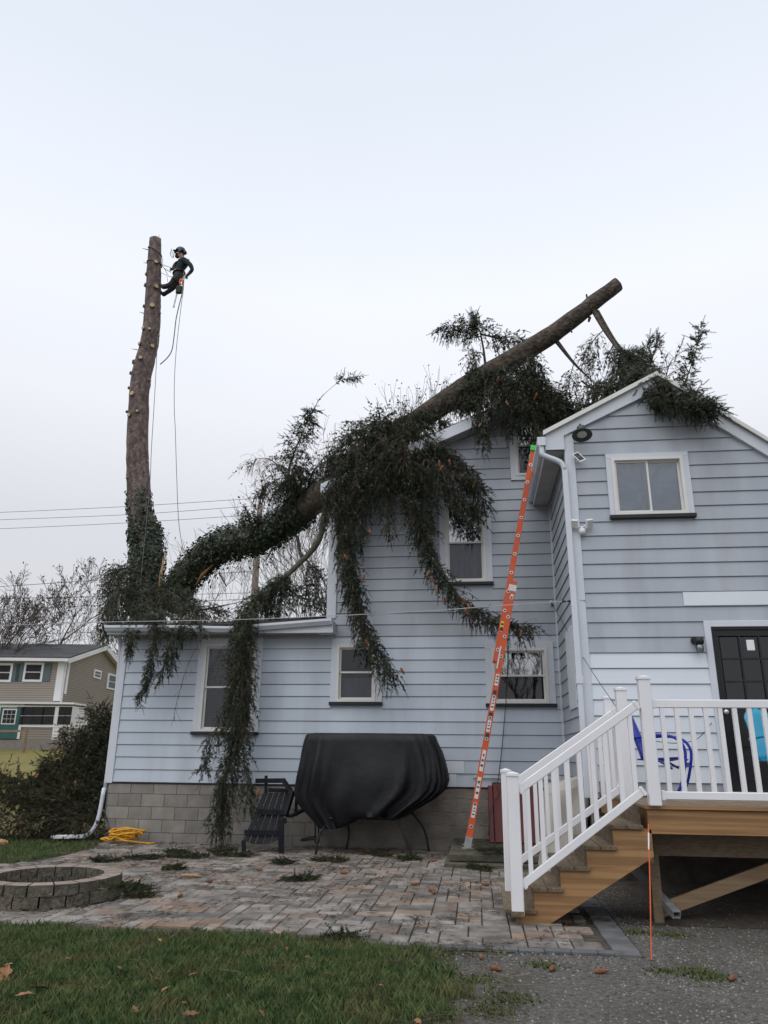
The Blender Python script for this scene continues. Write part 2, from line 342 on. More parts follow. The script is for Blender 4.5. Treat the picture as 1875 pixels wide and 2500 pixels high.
# ================================================================== setting: ground, gravel, patio, lawn
def gz(x, y):
    t = max(0.0, y-2.0); h = .062*t if t < 50 else .062*50+.01*(t-50)
    return h*min(1, max(0, (14-x)/16)) if t else 0.0
def strip(nx, xs, ys):
    return [(x, y) for y in ys for x in xs]
xs = [-300, -160, -90, -60, -45, -36, -30, -25, -20, -16, -12, -9, -6, -3, 0, 3, 6, 9, 12, 16, 24, 40, 80, 160, 300]
ys = [-60, -30, -16, -12, -8, -4, 0, 2, 4, 6, 9, 12, 16, 20, 25, 30, 35, 40, 45, 52, 65, 90, 140, 260, 500]
g = MB(); nx = len(xs)
g.v = [(x, y, gz(x, y)) for y in ys for x in xs]
for j in range(len(ys)-1):
    for i in range(nx-1):
        g.f.append((j*nx+i, j*nx+i+1, (j+1)*nx+i+1, (j+1)*nx+i)); g.m.append(1 if ys[j] >= 0 and xs[i+1] <= 0 or ys[j] >= 4 else 0)
g.build('ground', [M['lawn'], M['far_grass']], kind='structure', label='lawn and soil around the house rising towards the tan house')
# gravel drive on the right, fading under the deck
gA = at(1110, 2332, Z=0); gB = at(1090, 2500, Z=0)
poly = [(gA.x, gA.y, .004), (gB.x+.05, gB.y, .004), (gB.x-.3, -10, .004), (gB.x-.3, -20, .004), (16, -20, .004), (16, -2.4, .004), (7.46, -2.4, .004), (7.46, -6.2, .004)]
m = MB(); m.add(poly, [tuple(range(len(poly)))]); m.build('gravel_drive', M['gravel'], kind='structure')
m = MB(); m.add([(7.56, -5.1, .008), (15.6, -5.1, .008), (15.6, -2.4, .008), (7.56, -2.4, .008)], [(0, 1, 2, 3)]); m.build('shaded_deck_dirt', M['dirt_and_shade'], kind='structure')  # dirt ground, its dark colour also stands for the shade under the deck
# patio bed
PATIO = [(.1, -.02), (.3, -1.5), (.15, -2.6), (-.9, -3.2), (-2.0, -6.25), (2.2, -6.2), (4.4, -6.12), (5.3, -6.3), (7.5, -6.3), (7.52, -.02)]
m = MB(); m.add([(x, y, .008) for x, y in PATIO], [tuple(range(len(PATIO)))]); patio = m.build('patio', M['joint'], kind='structure')
def inside(x, y, poly):
    c = False; n = len(poly)
    for i in range(n):
        x1, y1 = poly[i][:2]; x2, y2 = poly[i-1][:2]
        if (y1 > y) != (y2 > y) and x < (x2-x1)*(y-y1)/(y2-y1)+x1: c = not c
    return c
CELL = .118
pr = random.Random(3)
NXc, NYc = 84, 56
occ = [[False]*NYc for _ in range(NXc)]
X0p, Y0p = -2.1, -6.2
shapes = [(2, 1), (2, 2), (3, 2), (2, 1), (3, 2), (1, 1), (2, 2), (1, 2)]
pavers = []
for j in range(NYc):
    for i in range(NXc):
        if occ[i][j]: continue
        opts = shapes[:]; pr.shuffle(opts)
        for w, h in opts + [(1, 1)]:
            if i+w <= NXc and j+h <= NYc and all(not occ[a][b] for a in range(i, i+w) for b in range(j, j+h)): break
        for a in range(i, i+w):
            for b in range(j, j+h): occ[a][b] = True
        cx, cy = X0p+(i+w/2)*CELL, Y0p+(j+h/2)*CELL
        if all(inside(cx+sx*w*CELL*.45, cy+sy*h*CELL*.45, PATIO) for sx in (-1, 1) for sy in (-1, 1)) and cy+h*CELL/2 < -.01 and cx+w*CELL/2 < 7.26 \
           and not (cy < -6.12 and cx > 5.2) and math.hypot(cx-1.98, cy+4.92) > .6:
            pavers.append((cx, cy, w, h))
def paver_mesh(w, h, t=.026, g=.0055):
    m = MB(); hx, hy = w*CELL/2-g, h*CELL/2-g; b = .006
    m.add([(-hx, -hy, -t), (hx, -hy, -t), (hx, hy, -t), (-hx, hy, -t), (-hx, -hy, -b), (hx, -hy, -b), (hx, hy, -b), (-hx, hy, -b),
           (-hx+b, -hy+b, 0), (hx-b, -hy+b, 0), (hx-b, hy-b, 0), (-hx+b, hy-b, 0)],
          [(0,1,5,4),(1,2,6,5),(2,3,7,6),(3,0,4,7),(4,5,9,8),(5,6,10,9),(6,7,11,10),(7,4,8,11),(8,9,10,11)])
    return m
pm_meshes = {}
def in_frame(p):
    d = Vector(p)-CAM; z = d.dot(_f)
    if z < .2: return False
    return abs(d.dot(CR)/z*F_PX) < IMG_W/2+30 and abs(d.dot(CU)/z*F_PX) < IMG_H/2+30
vis = [p for p in pavers if in_frame((p[0], p[1], 0))]
vis.sort(key=lambda p: (p[0]-CAM.x)**2+(p[1]-CAM.y)**2 - .6*p[2]*p[3])
near = vis[:285]; nearset = set(near)
for cx, cy, w, h in near:
    if (w, h) not in pm_meshes: pm_meshes[(w, h)] = paver_mesh(w, h).mesh('paver', M['paver'])
    place('paver', pm_meshes[(w, h)], (cx, cy, .030+pr.uniform(-.004, .004)), patio, rot=(pr.gauss(0, .006), pr.gauss(0, .006), pr.gauss(0, .004)))
rest = MB()
for cx, cy, w, h in pavers:
    if (cx, cy, w, h) in nearset: continue
    pmb = paver_mesh(w, h); z = .030+pr.uniform(-.004, .004); b = len(rest.v)
    rest.v += [(x+cx, y+cy, zz+z) for x, y, zz in pmb.v]; rest.f += [tuple(b+i for i in f) for f in pmb.f]; rest.m += pmb.m
rest.build('paver', M['paver_far'], patio, kind='stuff')
# grey soldier course along the front and right edge
ed = MB(); ed.box((-.098, -.047, -.026), (.098, .047, 0)); edm = ed.mesh('edge_paver', M['paver_edge'], bevel=.005)
x = 5.35
while x < 7.24:
    place('edge_paver', edm, (x+.1, -6.255+pr.uniform(-.004, .004), .028+pr.uniform(-.004, .003)), patio, rot=(0, 0, pr.gauss(0, .01))); x += .2
y = -6.255
while y < -2.7:
    place('edge_paver', edm, (7.375+pr.uniform(-.004, .004), y, .028+pr.uniform(-.004, .003)), patio, rot=(0, 0, pr.gauss(0, .01))); y += .1

# grass blades
def blades(name, pts, hmin, hmax, seed, label):
    r = np.random.default_rng(seed); n = len(pts)
    a = r.uniform(0, 2*np.pi, n); h = r.uniform(hmin, hmax, n); lean = r.uniform(.1, .75, n)*h; la = r.uniform(0, 2*np.pi, n)
    w = r.uniform(.0025, .005, n)
    b = np.column_stack([pts[:, 0], pts[:, 1], np.full(n, .0)])
    t = np.column_stack([np.cos(a)*w, np.sin(a)*w, np.zeros(n)])
    mid = b+np.column_stack([np.cos(la)*lean*.35, np.sin(la)*lean*.35, h*.6])
    tip = b+np.column_stack([np.cos(la)*lean, np.sin(la)*lean, h])
    V = np.stack([b-t, b+t, mid+t*.8, tip], 1).reshape(-1, 3)
    o = np.arange(n)[:, None]*4
    Fc = np.concatenate([o+[0, 1, 2], o+[0, 2, 3]])
    return np_mesh(name, V, Fc, M['blade'], label=label, cat='grass', kind='stuff')
def scatter(n, x0, x1, y0, y1, keep, seed, clump=0):
    r = np.random.default_rng(seed); P = np.column_stack([r.uniform(x0, x1, n), r.uniform(y0, y1, n)])
    k = np.array([keep(a, b) for a, b in P]); return P[k]
def wob(x): return .05*math.sin(3.1*x)+.035*math.sin(9.7*x+1)+.02*math.sin(23*x)
def clump_ok(a, b):
    v = math.sin(2.1*a+1.3*b)*math.sin(1.7*b-2.3*a+1)+.5*math.sin(7*a+3*b)*math.sin(6*b-2*a)
    return v > -.75 or rnd.random() < .35
def lawn_edge(x): return -6.18+(.0 if x < 4.6 else -.12*(x-4.6))+wob(x)
gx = lambda yy: gA.x+(gB.x-gA.x)*(yy-gA.y)/(gB.y-gA.y)
def lawn_keep(a, b):
    if b > lawn_edge(a): return False
    d = gx(b)-a+wob(b*1.3)*2
    if d < 0 and rnd.random() > .10*math.exp(d*2.5): return False
    if d < .5 and rnd.random() > .45+d: return False
    return clump_ok(a, b)
P1 = scatter(140000, .8, 7.0, -9.3, -5.95, lawn_keep, 5)
blades('lawn_grass', P1, .03, .085, 6, 'short green lawn grass in front of the paved patio')
P2 = scatter(26000, -2.6, .6, -3.3, .4, lambda a, b: not inside(a, b, PATIO) and clump_ok(a, b), 8)
blades('lawn_grass', P2, .03, .08, 9, 'patchy grass between the fire pit and the brush pile')
# gravel stones
def stones(name, pts, smin, smax, seed, mat, label, z0=.002, cat='gravel', flat=.6):
    r = np.random.default_rng(seed); n = len(pts)
    base = np.array([[1,0,0],[-1,0,0],[0,1,0],[0,-1,0],[0,0,1],[0,0,-1]], float)
    Fb = np.array([[0,2,4],[2,1,4],[1,3,4],[3,0,4],[2,0,5],[1,2,5],[3,1,5],[0,3,5]])
    s = r.uniform(smin, smax, n)*r.choice([1, 1, .6, .45], n)
    V = base[None]*(s[:, None]*np.ones((1, 6)))[:, :, None]*r.uniform(.6, 1.25, (n, 6, 1))
    a = r.uniform(0, 6.28, n); c, q = np.cos(a)[:, None], np.sin(a)[:, None]
    Vx = V[:, :, 0]*c-V[:, :, 1]*q; Vy = V[:, :, 0]*q+V[:, :, 1]*c
    V = np.stack([Vx+pts[:, :1], Vy+pts[:, 1:2], V[:, :, 2]*flat+z0+s[:, None]*.25], 2).reshape(-1, 3)
    Fc = (np.arange(n)[:, None, None]*6+Fb[None]).reshape(-1, 3)
    return np_mesh(name, V, Fc, mat, label=label, cat=cat, kind='stuff')
def grav_keep(a, b):
    if inside(a, b, PATIO) or a < gx(b)-.15: return False
    d = min(abs(b+6.35), abs(a-7.6)); dens = .25+.75*math.exp(-d*1.6)
    if a > 7.9 and b > -6: dens *= .7
    return rnd.random() < dens
P3 = scatter(56000, 4.6, 11.0, -9.2, -3.0, grav_keep, 11)
stones('gravel', P3, .0055, .016, 12, M['stone'], 'loose grey gravel beside the patio and under the deck edge')
# sawdust and chips on the patio
def chip_keep(a, b):
    if not inside(a, b, PATIO) or math.hypot(a-1.98, b+4.92) < .72: return False
    return rnd.random() < (.2+.8*math.exp(-((a-2.6)/1.6)**2))
P4 = scatter(15000, -1, 7.3, -6.2, -.2, chip_keep, 13)
stones('wood_chips', P4, .0035, .009, 14, M['chip'], 'pale sawdust and wood chips scattered over the pavers', z0=.032, cat='wood chips', flat=.35)
# ================================================================== the white house
house = thing('white_house', 'white two storey house with horizontal siding, a low side wing and a gabled rear wing', 'house', (3.74, 0, 0))
SB = .95; EXP = .2032; DG = -2.552       # siding bottom, board exposure, gable wall plane
# openings: casing x0,x1,z0,z1 ; frame x0,x1,z0,z1
WIN = {
 'w1': ((1.42, 2.58, 1.77, 3.38), (1.53, 2.47, 1.79, 3.28)),
 'w2': ((3.81, 4.70, 2.26, 3.36), (3.91, 4.59, 2.29, 3.25)),
 'w3': ((5.71, 6.63, 4.30, 5.92), (5.81, 6.52, 4.33, 5.81)),
 'w4': ((6.45, 7.59, 2.24, 3.29), (6.56, 7.48, 2.27, 3.18)),
 'w5': ((7.02, 7.69, 6.20, 7.42), (7.11, 7.60, 6.28, 7.32)),
}
GWIN = {'g1': ((8.23, 9.375, 4.64, 5.61), (8.30, 9.295, 4.68, 5.55)), 'door': ((9.31, 10.42, 1.03, 3.18), (9.395, 10.33, 1.03, 3.10))}
def rake_z(x):   # underside line of the main gable rake at the wall
    return 6.99+.437*(x-6.03) if x < 7.36 else 6.99+.437*1.33-.437*(x-7.36)
def grake_z(x):  # inner edge of the gable wing's rake trim
    return 6.60+.487*(x-9.06) if x < 9.06 else 6.60-.80*(x-9.06)
def grid_wall(x0, x1, z0, z1, holes, Yp, thick):
    """wall backing with rectangular openings"""
    xs = sorted({x0, x1, *[h[0] for h in holes], *[h[1] for h in holes]}); zs = sorted({z0, z1, *[h[2] for h in holes], *[h[3] for h in holes]})
    m = MB()
    for a, b in zip(xs, xs[1:]):
        for c, d in zip(zs, zs[1:]):
            cx, cz = (a+b)/2, (c+d)/2
            if any(h[0] < cx < h[1] and h[2] < cz < h[3] for h in holes): continue
            m.add([(a, Yp, c), (b, Yp, c), (b, Yp, d), (a, Yp, d)], [(0, 1, 2, 3)])
    for h in holes:   # reveals
        a, b, c, d = h
        m.add([(a, Yp, c), (b, Yp, c), (b, Yp, d), (a, Yp, d), (a, Yp+thick, c), (b, Yp+thick, c), (b, Yp+thick, d), (a, Yp+thick, d)],
              [(0, 1, 5, 4), (1, 2, 6, 5), (2, 3, 7, 6), (3, 0, 4, 7)])
    return m
mw_low = grid_wall(0, 3.74, SB, 3.5, [WIN['w1'][1]], 0, .15)
mw_hi = grid_wall(3.74, 7.70, SB, 5.9, [WIN[k][1] for k in ('w2', 'w3', 'w4')], 0, .15)
mw_low.add(mw_hi.v, mw_hi.f)
top = MB(); fr5 = WIN['w5'][1]
top.add([(3.74, 0, 5.9), (7.11, 0, 5.9), (7.11, 0, rake_z(7.11)), (3.74, 0, rake_z(3.74))], [(0, 1, 2, 3)])
top.add([(7.11, 0, 5.9), (7.7, 0, 5.9), (7.7, 0, 6.28), (7.11, 0, 6.28)], [(0, 1, 2, 3)])
top.add([(7.60, 0, 6.28), (11.2, 0, 5.2), (7.60, 0, 7.3)], [(0, 1, 2)])
mw_low.add(top.v, top.f)
main_wall = mw_low.build('main_wall', M['siding'], house)
LAP = [(.0, EXP+.004), (-.004, EXP+.004), (-.022, .014), (-.021, .011), (-.004, .002), (0, .002)]
def board(x0, x1, z, mat=None):
    """lapped board profile, x along X, outer side -Y"""
    m = MB(); prof = LAP
    n = len(prof); m.add([(x, y, z+h) for x in (x0, x1) for y, h in prof],
        [tuple(range(n)), tuple(range(2*n-1, n-1, -1))] + [(i, n+i, n+(i+1) % n, (i+1) % n) for i in range(n)])
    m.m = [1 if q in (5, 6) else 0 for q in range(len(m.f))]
    return m
def boards_for(wall, k0, k1, span, cuts, Yp, zb, mat, pick=None, split_at=None):
    for k in range(k0, k1):
        z = zb+k*EXP; a, b = span(z+EXP*.5)
        if b-a < .05: continue
        segs = [(a, b)]
        for cs, fr in cuts:
            if z+EXP > fr[2]+.01 and z < fr[3]-.01:
                segs = [s for (p, q) in segs for s in ((p, min(q, cs[0]+.012)), (max(p, cs[1]-.012), q)) if s[1]-s[0] > .03]
        for (p, q) in segs:
            pieces = [(p, q)]
            if q-p > 3.3:
                j = p+(q-p)*(.35+.3*((k*37) % 10)/10); pieces = [(p, j), (j+.0015, q)]
            for (s, t) in pieces:
                mt = pick(k, s, t) if pick else mat
                o = board(s, t, z).build('siding_board', [mt, M['lap_shade']], wall); o.location.y = Yp
def span_main(z):
    if z < 3.40: return (.09, 7.685)
    x0 = 3.86
    if z > rake_z(3.9): x0 = max(x0, 6.03+(z-6.99)/.437)
    return (x0, 7.69)
def pick_main(k, s, t): return M['siding']
NW = int((7.45-SB)/EXP)
boards_for(main_wall, 0, 12, lambda z: (.09, 7.685), [WIN[k] for k in ('w1', 'w2', 'w4')], -.001, SB, M['siding'])
boards_for(main_wall, 12, NW, span_main, [WIN[k] for k in ('w3', 'w5')], -.001, SB, M['siding_dark'])
# replacement panels low on the wall
MB().box((5.72, -.031, SB+EXP+.014), (6.06, -.019, SB+2*EXP)).build('patch_panel', M['siding_new'], main_wall)
MB().box((5.66, -.031, SB+.012), (5.93, -.019, SB+EXP)).build('patch_panel', M['siding_new'], main_wall)
# gable wing walls
gw = grid_wall(7.70, 10.75, SB, 5.25, [GWIN['g1'][1], (9.395, 10.33, 1.03, 3.10)], DG, .15)
gw = grid_wall(7.70, 10.75, .95, 5.56, [(8.30, 9.295, 4.68, 5.55), (9.395, 10.33, 1.03, 3.10)], DG, .15)
gw.add([(7.70, DG, 5.56), (10.36, DG, 5.56), (9.06, DG, 6.62), (7.70, DG, 5.95)], [(0, 1, 2, 3)])
gable_wall = gw.build('gable_wall', M['siding_dark'], house)
z0g = 2.42+SB     # a measured course line
kb = int((z0g-1.03)/EXP); zbg = z0g-kb*EXP
def span_g(z):
    z = z-.07
    b = 10.72
    if z > grake_z(10.72): b = 9.06+(6.60-z)/.80
    a = 7.80
    if z > grake_z(7.8): a = 9.06+(z-6.60)/.487
    return (a+.0, min(b, 10.72))
boards_for(gable_wall, 0, kb+16, span_g, [GWIN['g1'], GWIN['door']], DG-.001, zbg, M['siding_dark'], pick=lambda k, s, t: M['siding_new'] if k < kb-3 else M['siding_dark'])
MB().box((9.09, DG-.032, z0g+.02), (10.55, DG-.020, z0g+EXP)).build('patch_panel', M['siding_new'], gable_wall)
side_wall = MB(); side_wall.add([(7.70, DG, .95), (7.70, 0, .95), (7.70, 0, 5.85), (7.70, DG, 5.85)], [(0, 1, 2, 3)])
side_wall = side_wall.build('side_wall', M['siding'], house)
for k in range(0, 24):
    z = SB+k*EXP; cut = 2.12 < z+EXP*.6 < 3.25
    for (a, b) in (((DG+.1, -1.95), (-1.15, -.03)) if cut else ((DG+.1, -.03),)):
        m = MB(); prof = LAP; n = 6
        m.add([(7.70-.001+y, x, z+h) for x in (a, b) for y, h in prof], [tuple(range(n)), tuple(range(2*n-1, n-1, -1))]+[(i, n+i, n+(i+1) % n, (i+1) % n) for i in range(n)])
        m.m = [1 if q in (5, 6) else 0 for q in range(len(m.f))]; m.build('siding_board', [M['siding_dark'], M['lap_shade']], side_wall)
m = MB(); m.box((7.665, -1.95, 2.10), (7.70, -1.15, 3.25)); m.build('side_window', M['trim'], house)
# remaining outer walls (sides and back)
m = MB()
m.add([(0, 0, 0), (0, 3.3, 0), (0, 3.3, 3.5), (0, 0, 3.5)], [(0, 1, 2, 3)]); m.add([(0, 3.3, 0), (3.74, 3.3, 0), (3.74, 3.3, 3.5), (0, 3.3, 3.5)], [(0, 1, 2, 3)])
m.add([(3.74, 0, 0), (3.74, 7, 0), (3.74, 7, 6.0), (3.74, 0, 6.0)], [(0, 1, 2, 3)]); m.add([(3.74, 7, 0), (11.2, 7, 0), (11.2, 7, 6), (3.74, 7, 6)], [(0, 1, 2, 3)])
m.add([(11.2, 7, 0), (11.2, 0, 0), (11.2, 0, 6), (11.2, 7, 6)], [(0, 1, 2, 3)]); m.add([(10.75, DG, 0), (10.75, 0, 0), (10.75, 0, 5.3), (10.75, DG, 5.3)], [(0, 1, 2, 3)])
m.add([(7.7, 0, 5.9), (11.2, 0, 5.9), (11.2, 0, .9), (7.7, 0, .9)], [(0, 1, 2, 3)])
m.build('outer_wall', M['siding'], house)
# corner trims
for (a, b) in (((-.03, -.035, SB-.012), (.085, .10, 3.42)), ((3.70, -.045, 3.72), (3.87, .12, 6.02)), ((7.66, DG-.035, SB), (7.80, DG+.10, 5.96)), ((7.66, -.03, SB), (7.70, -.001, 5.75))):
    MB().box(a, b).build('corner_trim', M['trim'], house, bevel=.004)
# frieze under the low eave and starter strip
MB().box((.086, -.028, 3.37), (3.70, -.001, 3.424)).build('frieze_board', M['soffit'], house)
MB().box((.086, -.015, SB-.014), (7.66, .0, SB-.001)).build('starter_strip', M['sill'], house)

# ---- windows
def window(name, cs, fr, Yp, mid=None, slider=False, sill=True, panes=('glass', 'glass'), inside=None, trim='trim'):
    a, b, c, d = cs; p, q, r_, s = fr; y = Yp
    cm = MB()
    cm.box((a, y-.042, r_ if sill else c), (p+.004, y-.001, s)); cm.box((q-.004, y-.042, r_ if sill else c), (b, y-.001, s)); cm.box((a, y-.045, s-.004), (b, y-.001, d))
    if not sill: cm.box((a, y-.045, c), (b, y-.001, r_+.004))
    w = cm.build('window', M[trim], house)
    fm = MB(); t = .045
    fm.box((p, y-.055, r_), (p+t, y+.05, s)); fm.box((q-t, y-.055, r_), (q, y+.05, s)); fm.box((p+t, y-.055, s-t), (q-t, y+.05, s)); fm.box((p+t, y-.060, r_), (q-t, y+.05, r_+t))
    fm.build('frame', M['win_frame'], w)
    if sill: MB().box((a-.01, y-.085, r_-.055), (b+.01, y-.002, r_-.002)).build('sill', M['sill'], w, bevel=.004)
    pa, pb, pc, pd = p+t, q-t, r_+t, s-t
    if slider:
        xm = (pa+pb)/2
        for (u, v, yy) in ((pa, xm+.02, y-.012), (xm-.02, pb, y+.018)):
            sm = MB(); k = .028
            sm.box((u, yy, pc), (u+k, yy+.025, pd)); sm.box((v-k, yy, pc), (v, yy+.025, pd)); sm.box((u+k, yy, pd-k), (v-k, yy+.025, pd)); sm.box((u+k, yy, pc), (v-k, yy+.025, pc+k)); sm.build('sash', M['win_frame'], w)
            MB().box((u+k, yy+.010, pc+k), (v-k, yy+.014, pd-k)).build('pane', M[panes[0]], w)
    else:
        zm = mid if mid else (pc+pd)/2
        for (u, v, yy, pn) in ((zm-.02, pd, y-.010, panes[0]), (pc, zm+.02, y+.016, panes[1])):
            sm = MB(); k = .030
            sm.box((pa, yy, u), (pa+k, yy+.025, v)); sm.box((pb-k, yy, u), (pb, yy+.025, v)); sm.box((pa+k, yy, v-k), (pb-k, yy+.025, v)); sm.box((pa+k, yy, u), (pb-k, yy+.025, u+k)); sm.build('sash', M['win_frame'], w)
            MB().box((pa+k, yy+.010, u+k), (pb-k, yy+.014, v-k)).build('pane', M[pn], w)
    # dim room behind
    rm = MB(); rm.add([(p, y+.15, r_), (q, y+.15, r_), (q, y+.15, s), (p, y+.15, s), (p-.2, y+1.2, r_-.2), (q+.2, y+1.2, r_-.2), (q+.2, y+1.2, s+.2), (p-.2, y+1.2, s+.2)],
        [(0, 1, 5, 4), (1, 2, 6, 5), (2, 3, 7, 6), (3, 0, 4, 7), (4, 5, 6, 7)]); rm.build('room', M['dark'], w)
    if inside == 'blind':
        z = pc+.02
        bm_ = MB()
        while z < pd: bm_.box((p+.05, y+.07, z), (q-.05, y+.085, z+.018)); z += .026
        bm_.build('blind', M['blind'], w, kind='stuff')
    if inside in ('curtain', 'film', 'low'):
        zt = pd if inside != 'low' else pc+(pd-pc)*.42; n = 40; mk = MB(); ph = rnd.random()*6
        xm, zm2 = (pa+pb)/2, (pc+pd)/2
        for j in range(13):
            for i in range(n+1):
                u = i/n; xx = p+.03+(q-p-.06)*u; zz = r_+.02+(zt-r_-.02)*j/12
                if inside == 'film':
                    ang = math.atan2(zz-zm2+.05, xx-xm); rr = math.hypot(xx-xm, zz-zm2)
                    yy = .085+(.020*math.sin(ang*7+ph)+.016*abs(math.sin(ang*11+2))**3+.010*math.sin(ang*19+rr*6))*min(1, .25+rr*3)
                else: yy = .10+.016*math.sin(u*34+ph)+.008*math.sin(u*71+zz*2)
                mk.v.append((xx, y+yy, zz))
        for j in range(12):
            for i in range(n): mk.f.append((j*(n+1)+i, j*(n+1)+i+1, (j+1)*(n+1)+i+1, (j+1)*(n+1)+i)); mk.m.append(0)
        mk.build('curtain' if inside != 'film' else 'plastic_film', M['film' if inside == 'film' else 'curtain'], w, smooth=True)
    return w
window('w1', *WIN['w1'], 0, 2.54, panes=('glass_dark', 'glass_dark'), inside='blind')
window('w2', *WIN['w2'], 0, 2.79, panes=('glass_dark', 'glass_dark'), inside='low')
window('w3', *WIN['w3'], 0, 5.06, panes=('glass_hi', 'glass_dark'), inside='curtain')
window('w4', *WIN['w4'], 0, 2.73, panes=('glass_hi', 'glass_dark'))
window('w5', *WIN['w5'], 0, 6.89, panes=('glass_hi', 'glass_dark'), sill=False)
window('g1', *GWIN['g1'], DG, slider=True, panes=('glass', 'glass'), inside='film')

# ---- back door
def door():
    a, b, c, d = GWIN['door'][0]; p, q, r_, s = GWIN['door'][1]; y = DG
    m = MB(); m.box((a, y-.04, c), (p, y-.001, d)); m.box((q, y-.04, c), (b, y-.001, d)); m.box((p, y-.04, s), (q, y-.001, d))
    dr = m.build('door', M['trim'], house, bevel=.006)
    m = MB(); m.box((p+.001, y-.018, s-.035), (q-.001, y+.05, s-.001)); m.box((p+.001, y-.018, r_), (p+.03, y+.05, s-.035)); m.box((q-.03, y-.018, r_), (q-.001, y+.05, s-.035)); m.build('door_frame', M['black_door'], dr)
    # slab with nine openings
    gx0, gx1, gz0, gz1 = 9.49, 10.24, 2.10, 2.98; mu = .022
    sl = MB(); x0, x1 = p+.031, q-.031
    sl.box((x0, y, r_+.02), (x1, y+.045, gz0)); sl.box((x0, y, gz1), (x1, y+.045, s-.036)); sl.box((x0, y, gz0), (gx0, y+.045, gz1)); sl.box((gx1, y, gz0), (x1, y+.045, gz1))
    for (u, v) in ((9.50, 9.82), (9.90, 10.22)):
        for (t0, t1) in ((1.18, 1.50), (1.58, 1.98)): sl.box((u, y-.010, t0), (v, y-.001, t1))
    sl.build('door_panel', M['black_door'], dr, bevel=.004)
    cw, ch = (gx1-gx0)/3, (gz1-gz0)/3
    mm = MB()
    for i in (1, 2): mm.box((gx0+i*cw-mu/2, y-.008, gz0), (gx0+i*cw+mu/2, y+.03, gz1)); 
    for j in (1, 2): mm.box((gx0, y-.006, gz0+j*ch-mu/2), (gx1, y+.028, gz0+j*ch+mu/2))
    mm.build('muntin', M['black_door'], dr)
    for i in range(3):
        for j in range(3): MB().box((gx0+i*cw+mu/2, y+.012, gz0+j*ch+mu/2), (gx0+(i+1)*cw-mu/2, y+.016, gz0+(j+1)*ch-mu/2)).build('pane', M['glass_dark'], dr)
    MB().box((gx0+cw*1.35, y-.006, gz1-.19), (gx0+cw*1.75, y+.010, gz1-.05)).build('door_sensor', M['vinyl'], dr, bevel=.006)
    MB().lathe([(.026, 0), (.026, .008), (.012, .012), (.012, .035), (.028, .045), (.032, .06), (.026, .072), (.004, .075)], (9.45, y, 2.01), (0, -1, 0)).build('knob', M['alu'], dr, smooth=True)
    MB().box((p, y-.06, r_-.02), (q, y+.0, r_+.02)).build('threshold', M['win_frame'], dr)
    rm = MB(); rm.add([(p, y+.15, r_), (q, y+.15, r_), (q, y+.15, s), (p, y+.15, s), (p, y+1, r_), (q, y+1, r_), (q, y+1, s), (p, y+1, s)], [(0, 1, 5, 4), (1, 2, 6, 5), (2, 3, 7, 6), (3, 0, 4, 7), (4, 5, 6, 7)]); rm.build('room', M['dark'], dr)
door()
# ---- gable vent
v = MB().box((6.40, -.034, 6.85), (6.96, -.015, 7.06)).build('gable_vent', M['trim'], house)
for x0, x1 in ((6.43, 6.67), (6.71, 6.93)):
    for i in range(5): MB().beam((x0, -.040, 6.885+i*.036), (x1, -.040, 6.885+i*.036), .022, .006, up=(0, -.6, .8)).build('louver', M['trim'], v)
# ---- foundation
fnd = MB(); fnd.box((.02, .012, -.1), (3.72, .2, SB-.014)); foundation = fnd.build('foundation', M['mortar'], house)
bl = {}
BH, BL = .2, .406; row = 0; z = SB-.016
while z > -.1:
    h = .165 if row == 0 else BH; z1 = z; z0_ = z-h; x = .012-(0 if row % 2 == 0 else BL/2)
    while x < 3.72:
        a, b = max(x, .012), min(x+BL, 3.73)
        if b-a > .05: MB().box((a+.004, -.002+rnd.uniform(0, .003), z0_+.004), (b-.004, .03, z1-.004)).build('block', M['block'], foundation, bevel=.004)
        x += BL
    z = z0_; row += 1
# parged concrete with board marks
cf = MB(); n = 60; rows_ = [(-.1, 0), (.16, .0), (.175, .008), (.19, 0), (.36, .004), (.375, .012), (.39, .002), (.55, .0), (.565, .01), (.58, 0), (.76, .003), (.772, .012), (.785, 0), (SB-.016, 0)]
for zz, dp in rows_:
    for i in range(n+1): cf.v.append((3.73+(7.7-3.73)*i/n, -.004+dp*(.5+.5*math.sin(i*1.7+zz*9))+.004*math.sin(i*.9+zz*13), zz+.006*math.sin(i*.8+zz*7)))
for j in range(len(rows_)-1):
    for i in range(n): cf.f.append((j*(n+1)+i, j*(n+1)+i+1, (j+1)*(n+1)+i+1, (j+1)*(n+1)+i)); cf.m.append(0)
cf.build('concrete_foundation', M['concrete'], house)
MB().box((7.71, DG+.01, -.1), (10.74, DG+.2, SB)).build('concrete_foundation', M['dirt_and_shade'], house)  # concrete coloured dark to paint in the shade under the deck
MB().box((7.705, DG+.02, -.1), (7.73, -.01, SB)).build('concrete_foundation', M['concrete'], house)
# ---- roofs
def shingle_rows(name, p00, p10, p01, p11, rows, parent, mat=None, t=.018):
    """shingle courses between an eave (p00-p10) and a ridge (p01-p11), each course a lapped strip"""
    p00, p10, p01, p11 = map(Vector, (p00, p10, p01, p11)); nrm = (p10-p00).cross(p01-p00).normalized()
    if nrm.z < 0: nrm = -nrm
    dk = MB(); dk.prism([p00, p10, p11, p01], -nrm*.03); rf = dk.build(name, mat or M['shingle'], parent)
    for i in range(rows):
        a, b = i/rows, min(1, (i+1.15)/rows)
        A, B, C, D = p00.lerp(p01, a), p10.lerp(p11, a), p10.lerp(p11, b), p00.lerp(p01, b)
        m = MB(); m.add([A+nrm*t, B+nrm*t, C+nrm*.003, D+nrm*.003, A, B], [(0, 1, 2, 3), (4, 5, 1, 0)]); m.build('shingle_course', mat or M['shingle'], rf)
    return rf
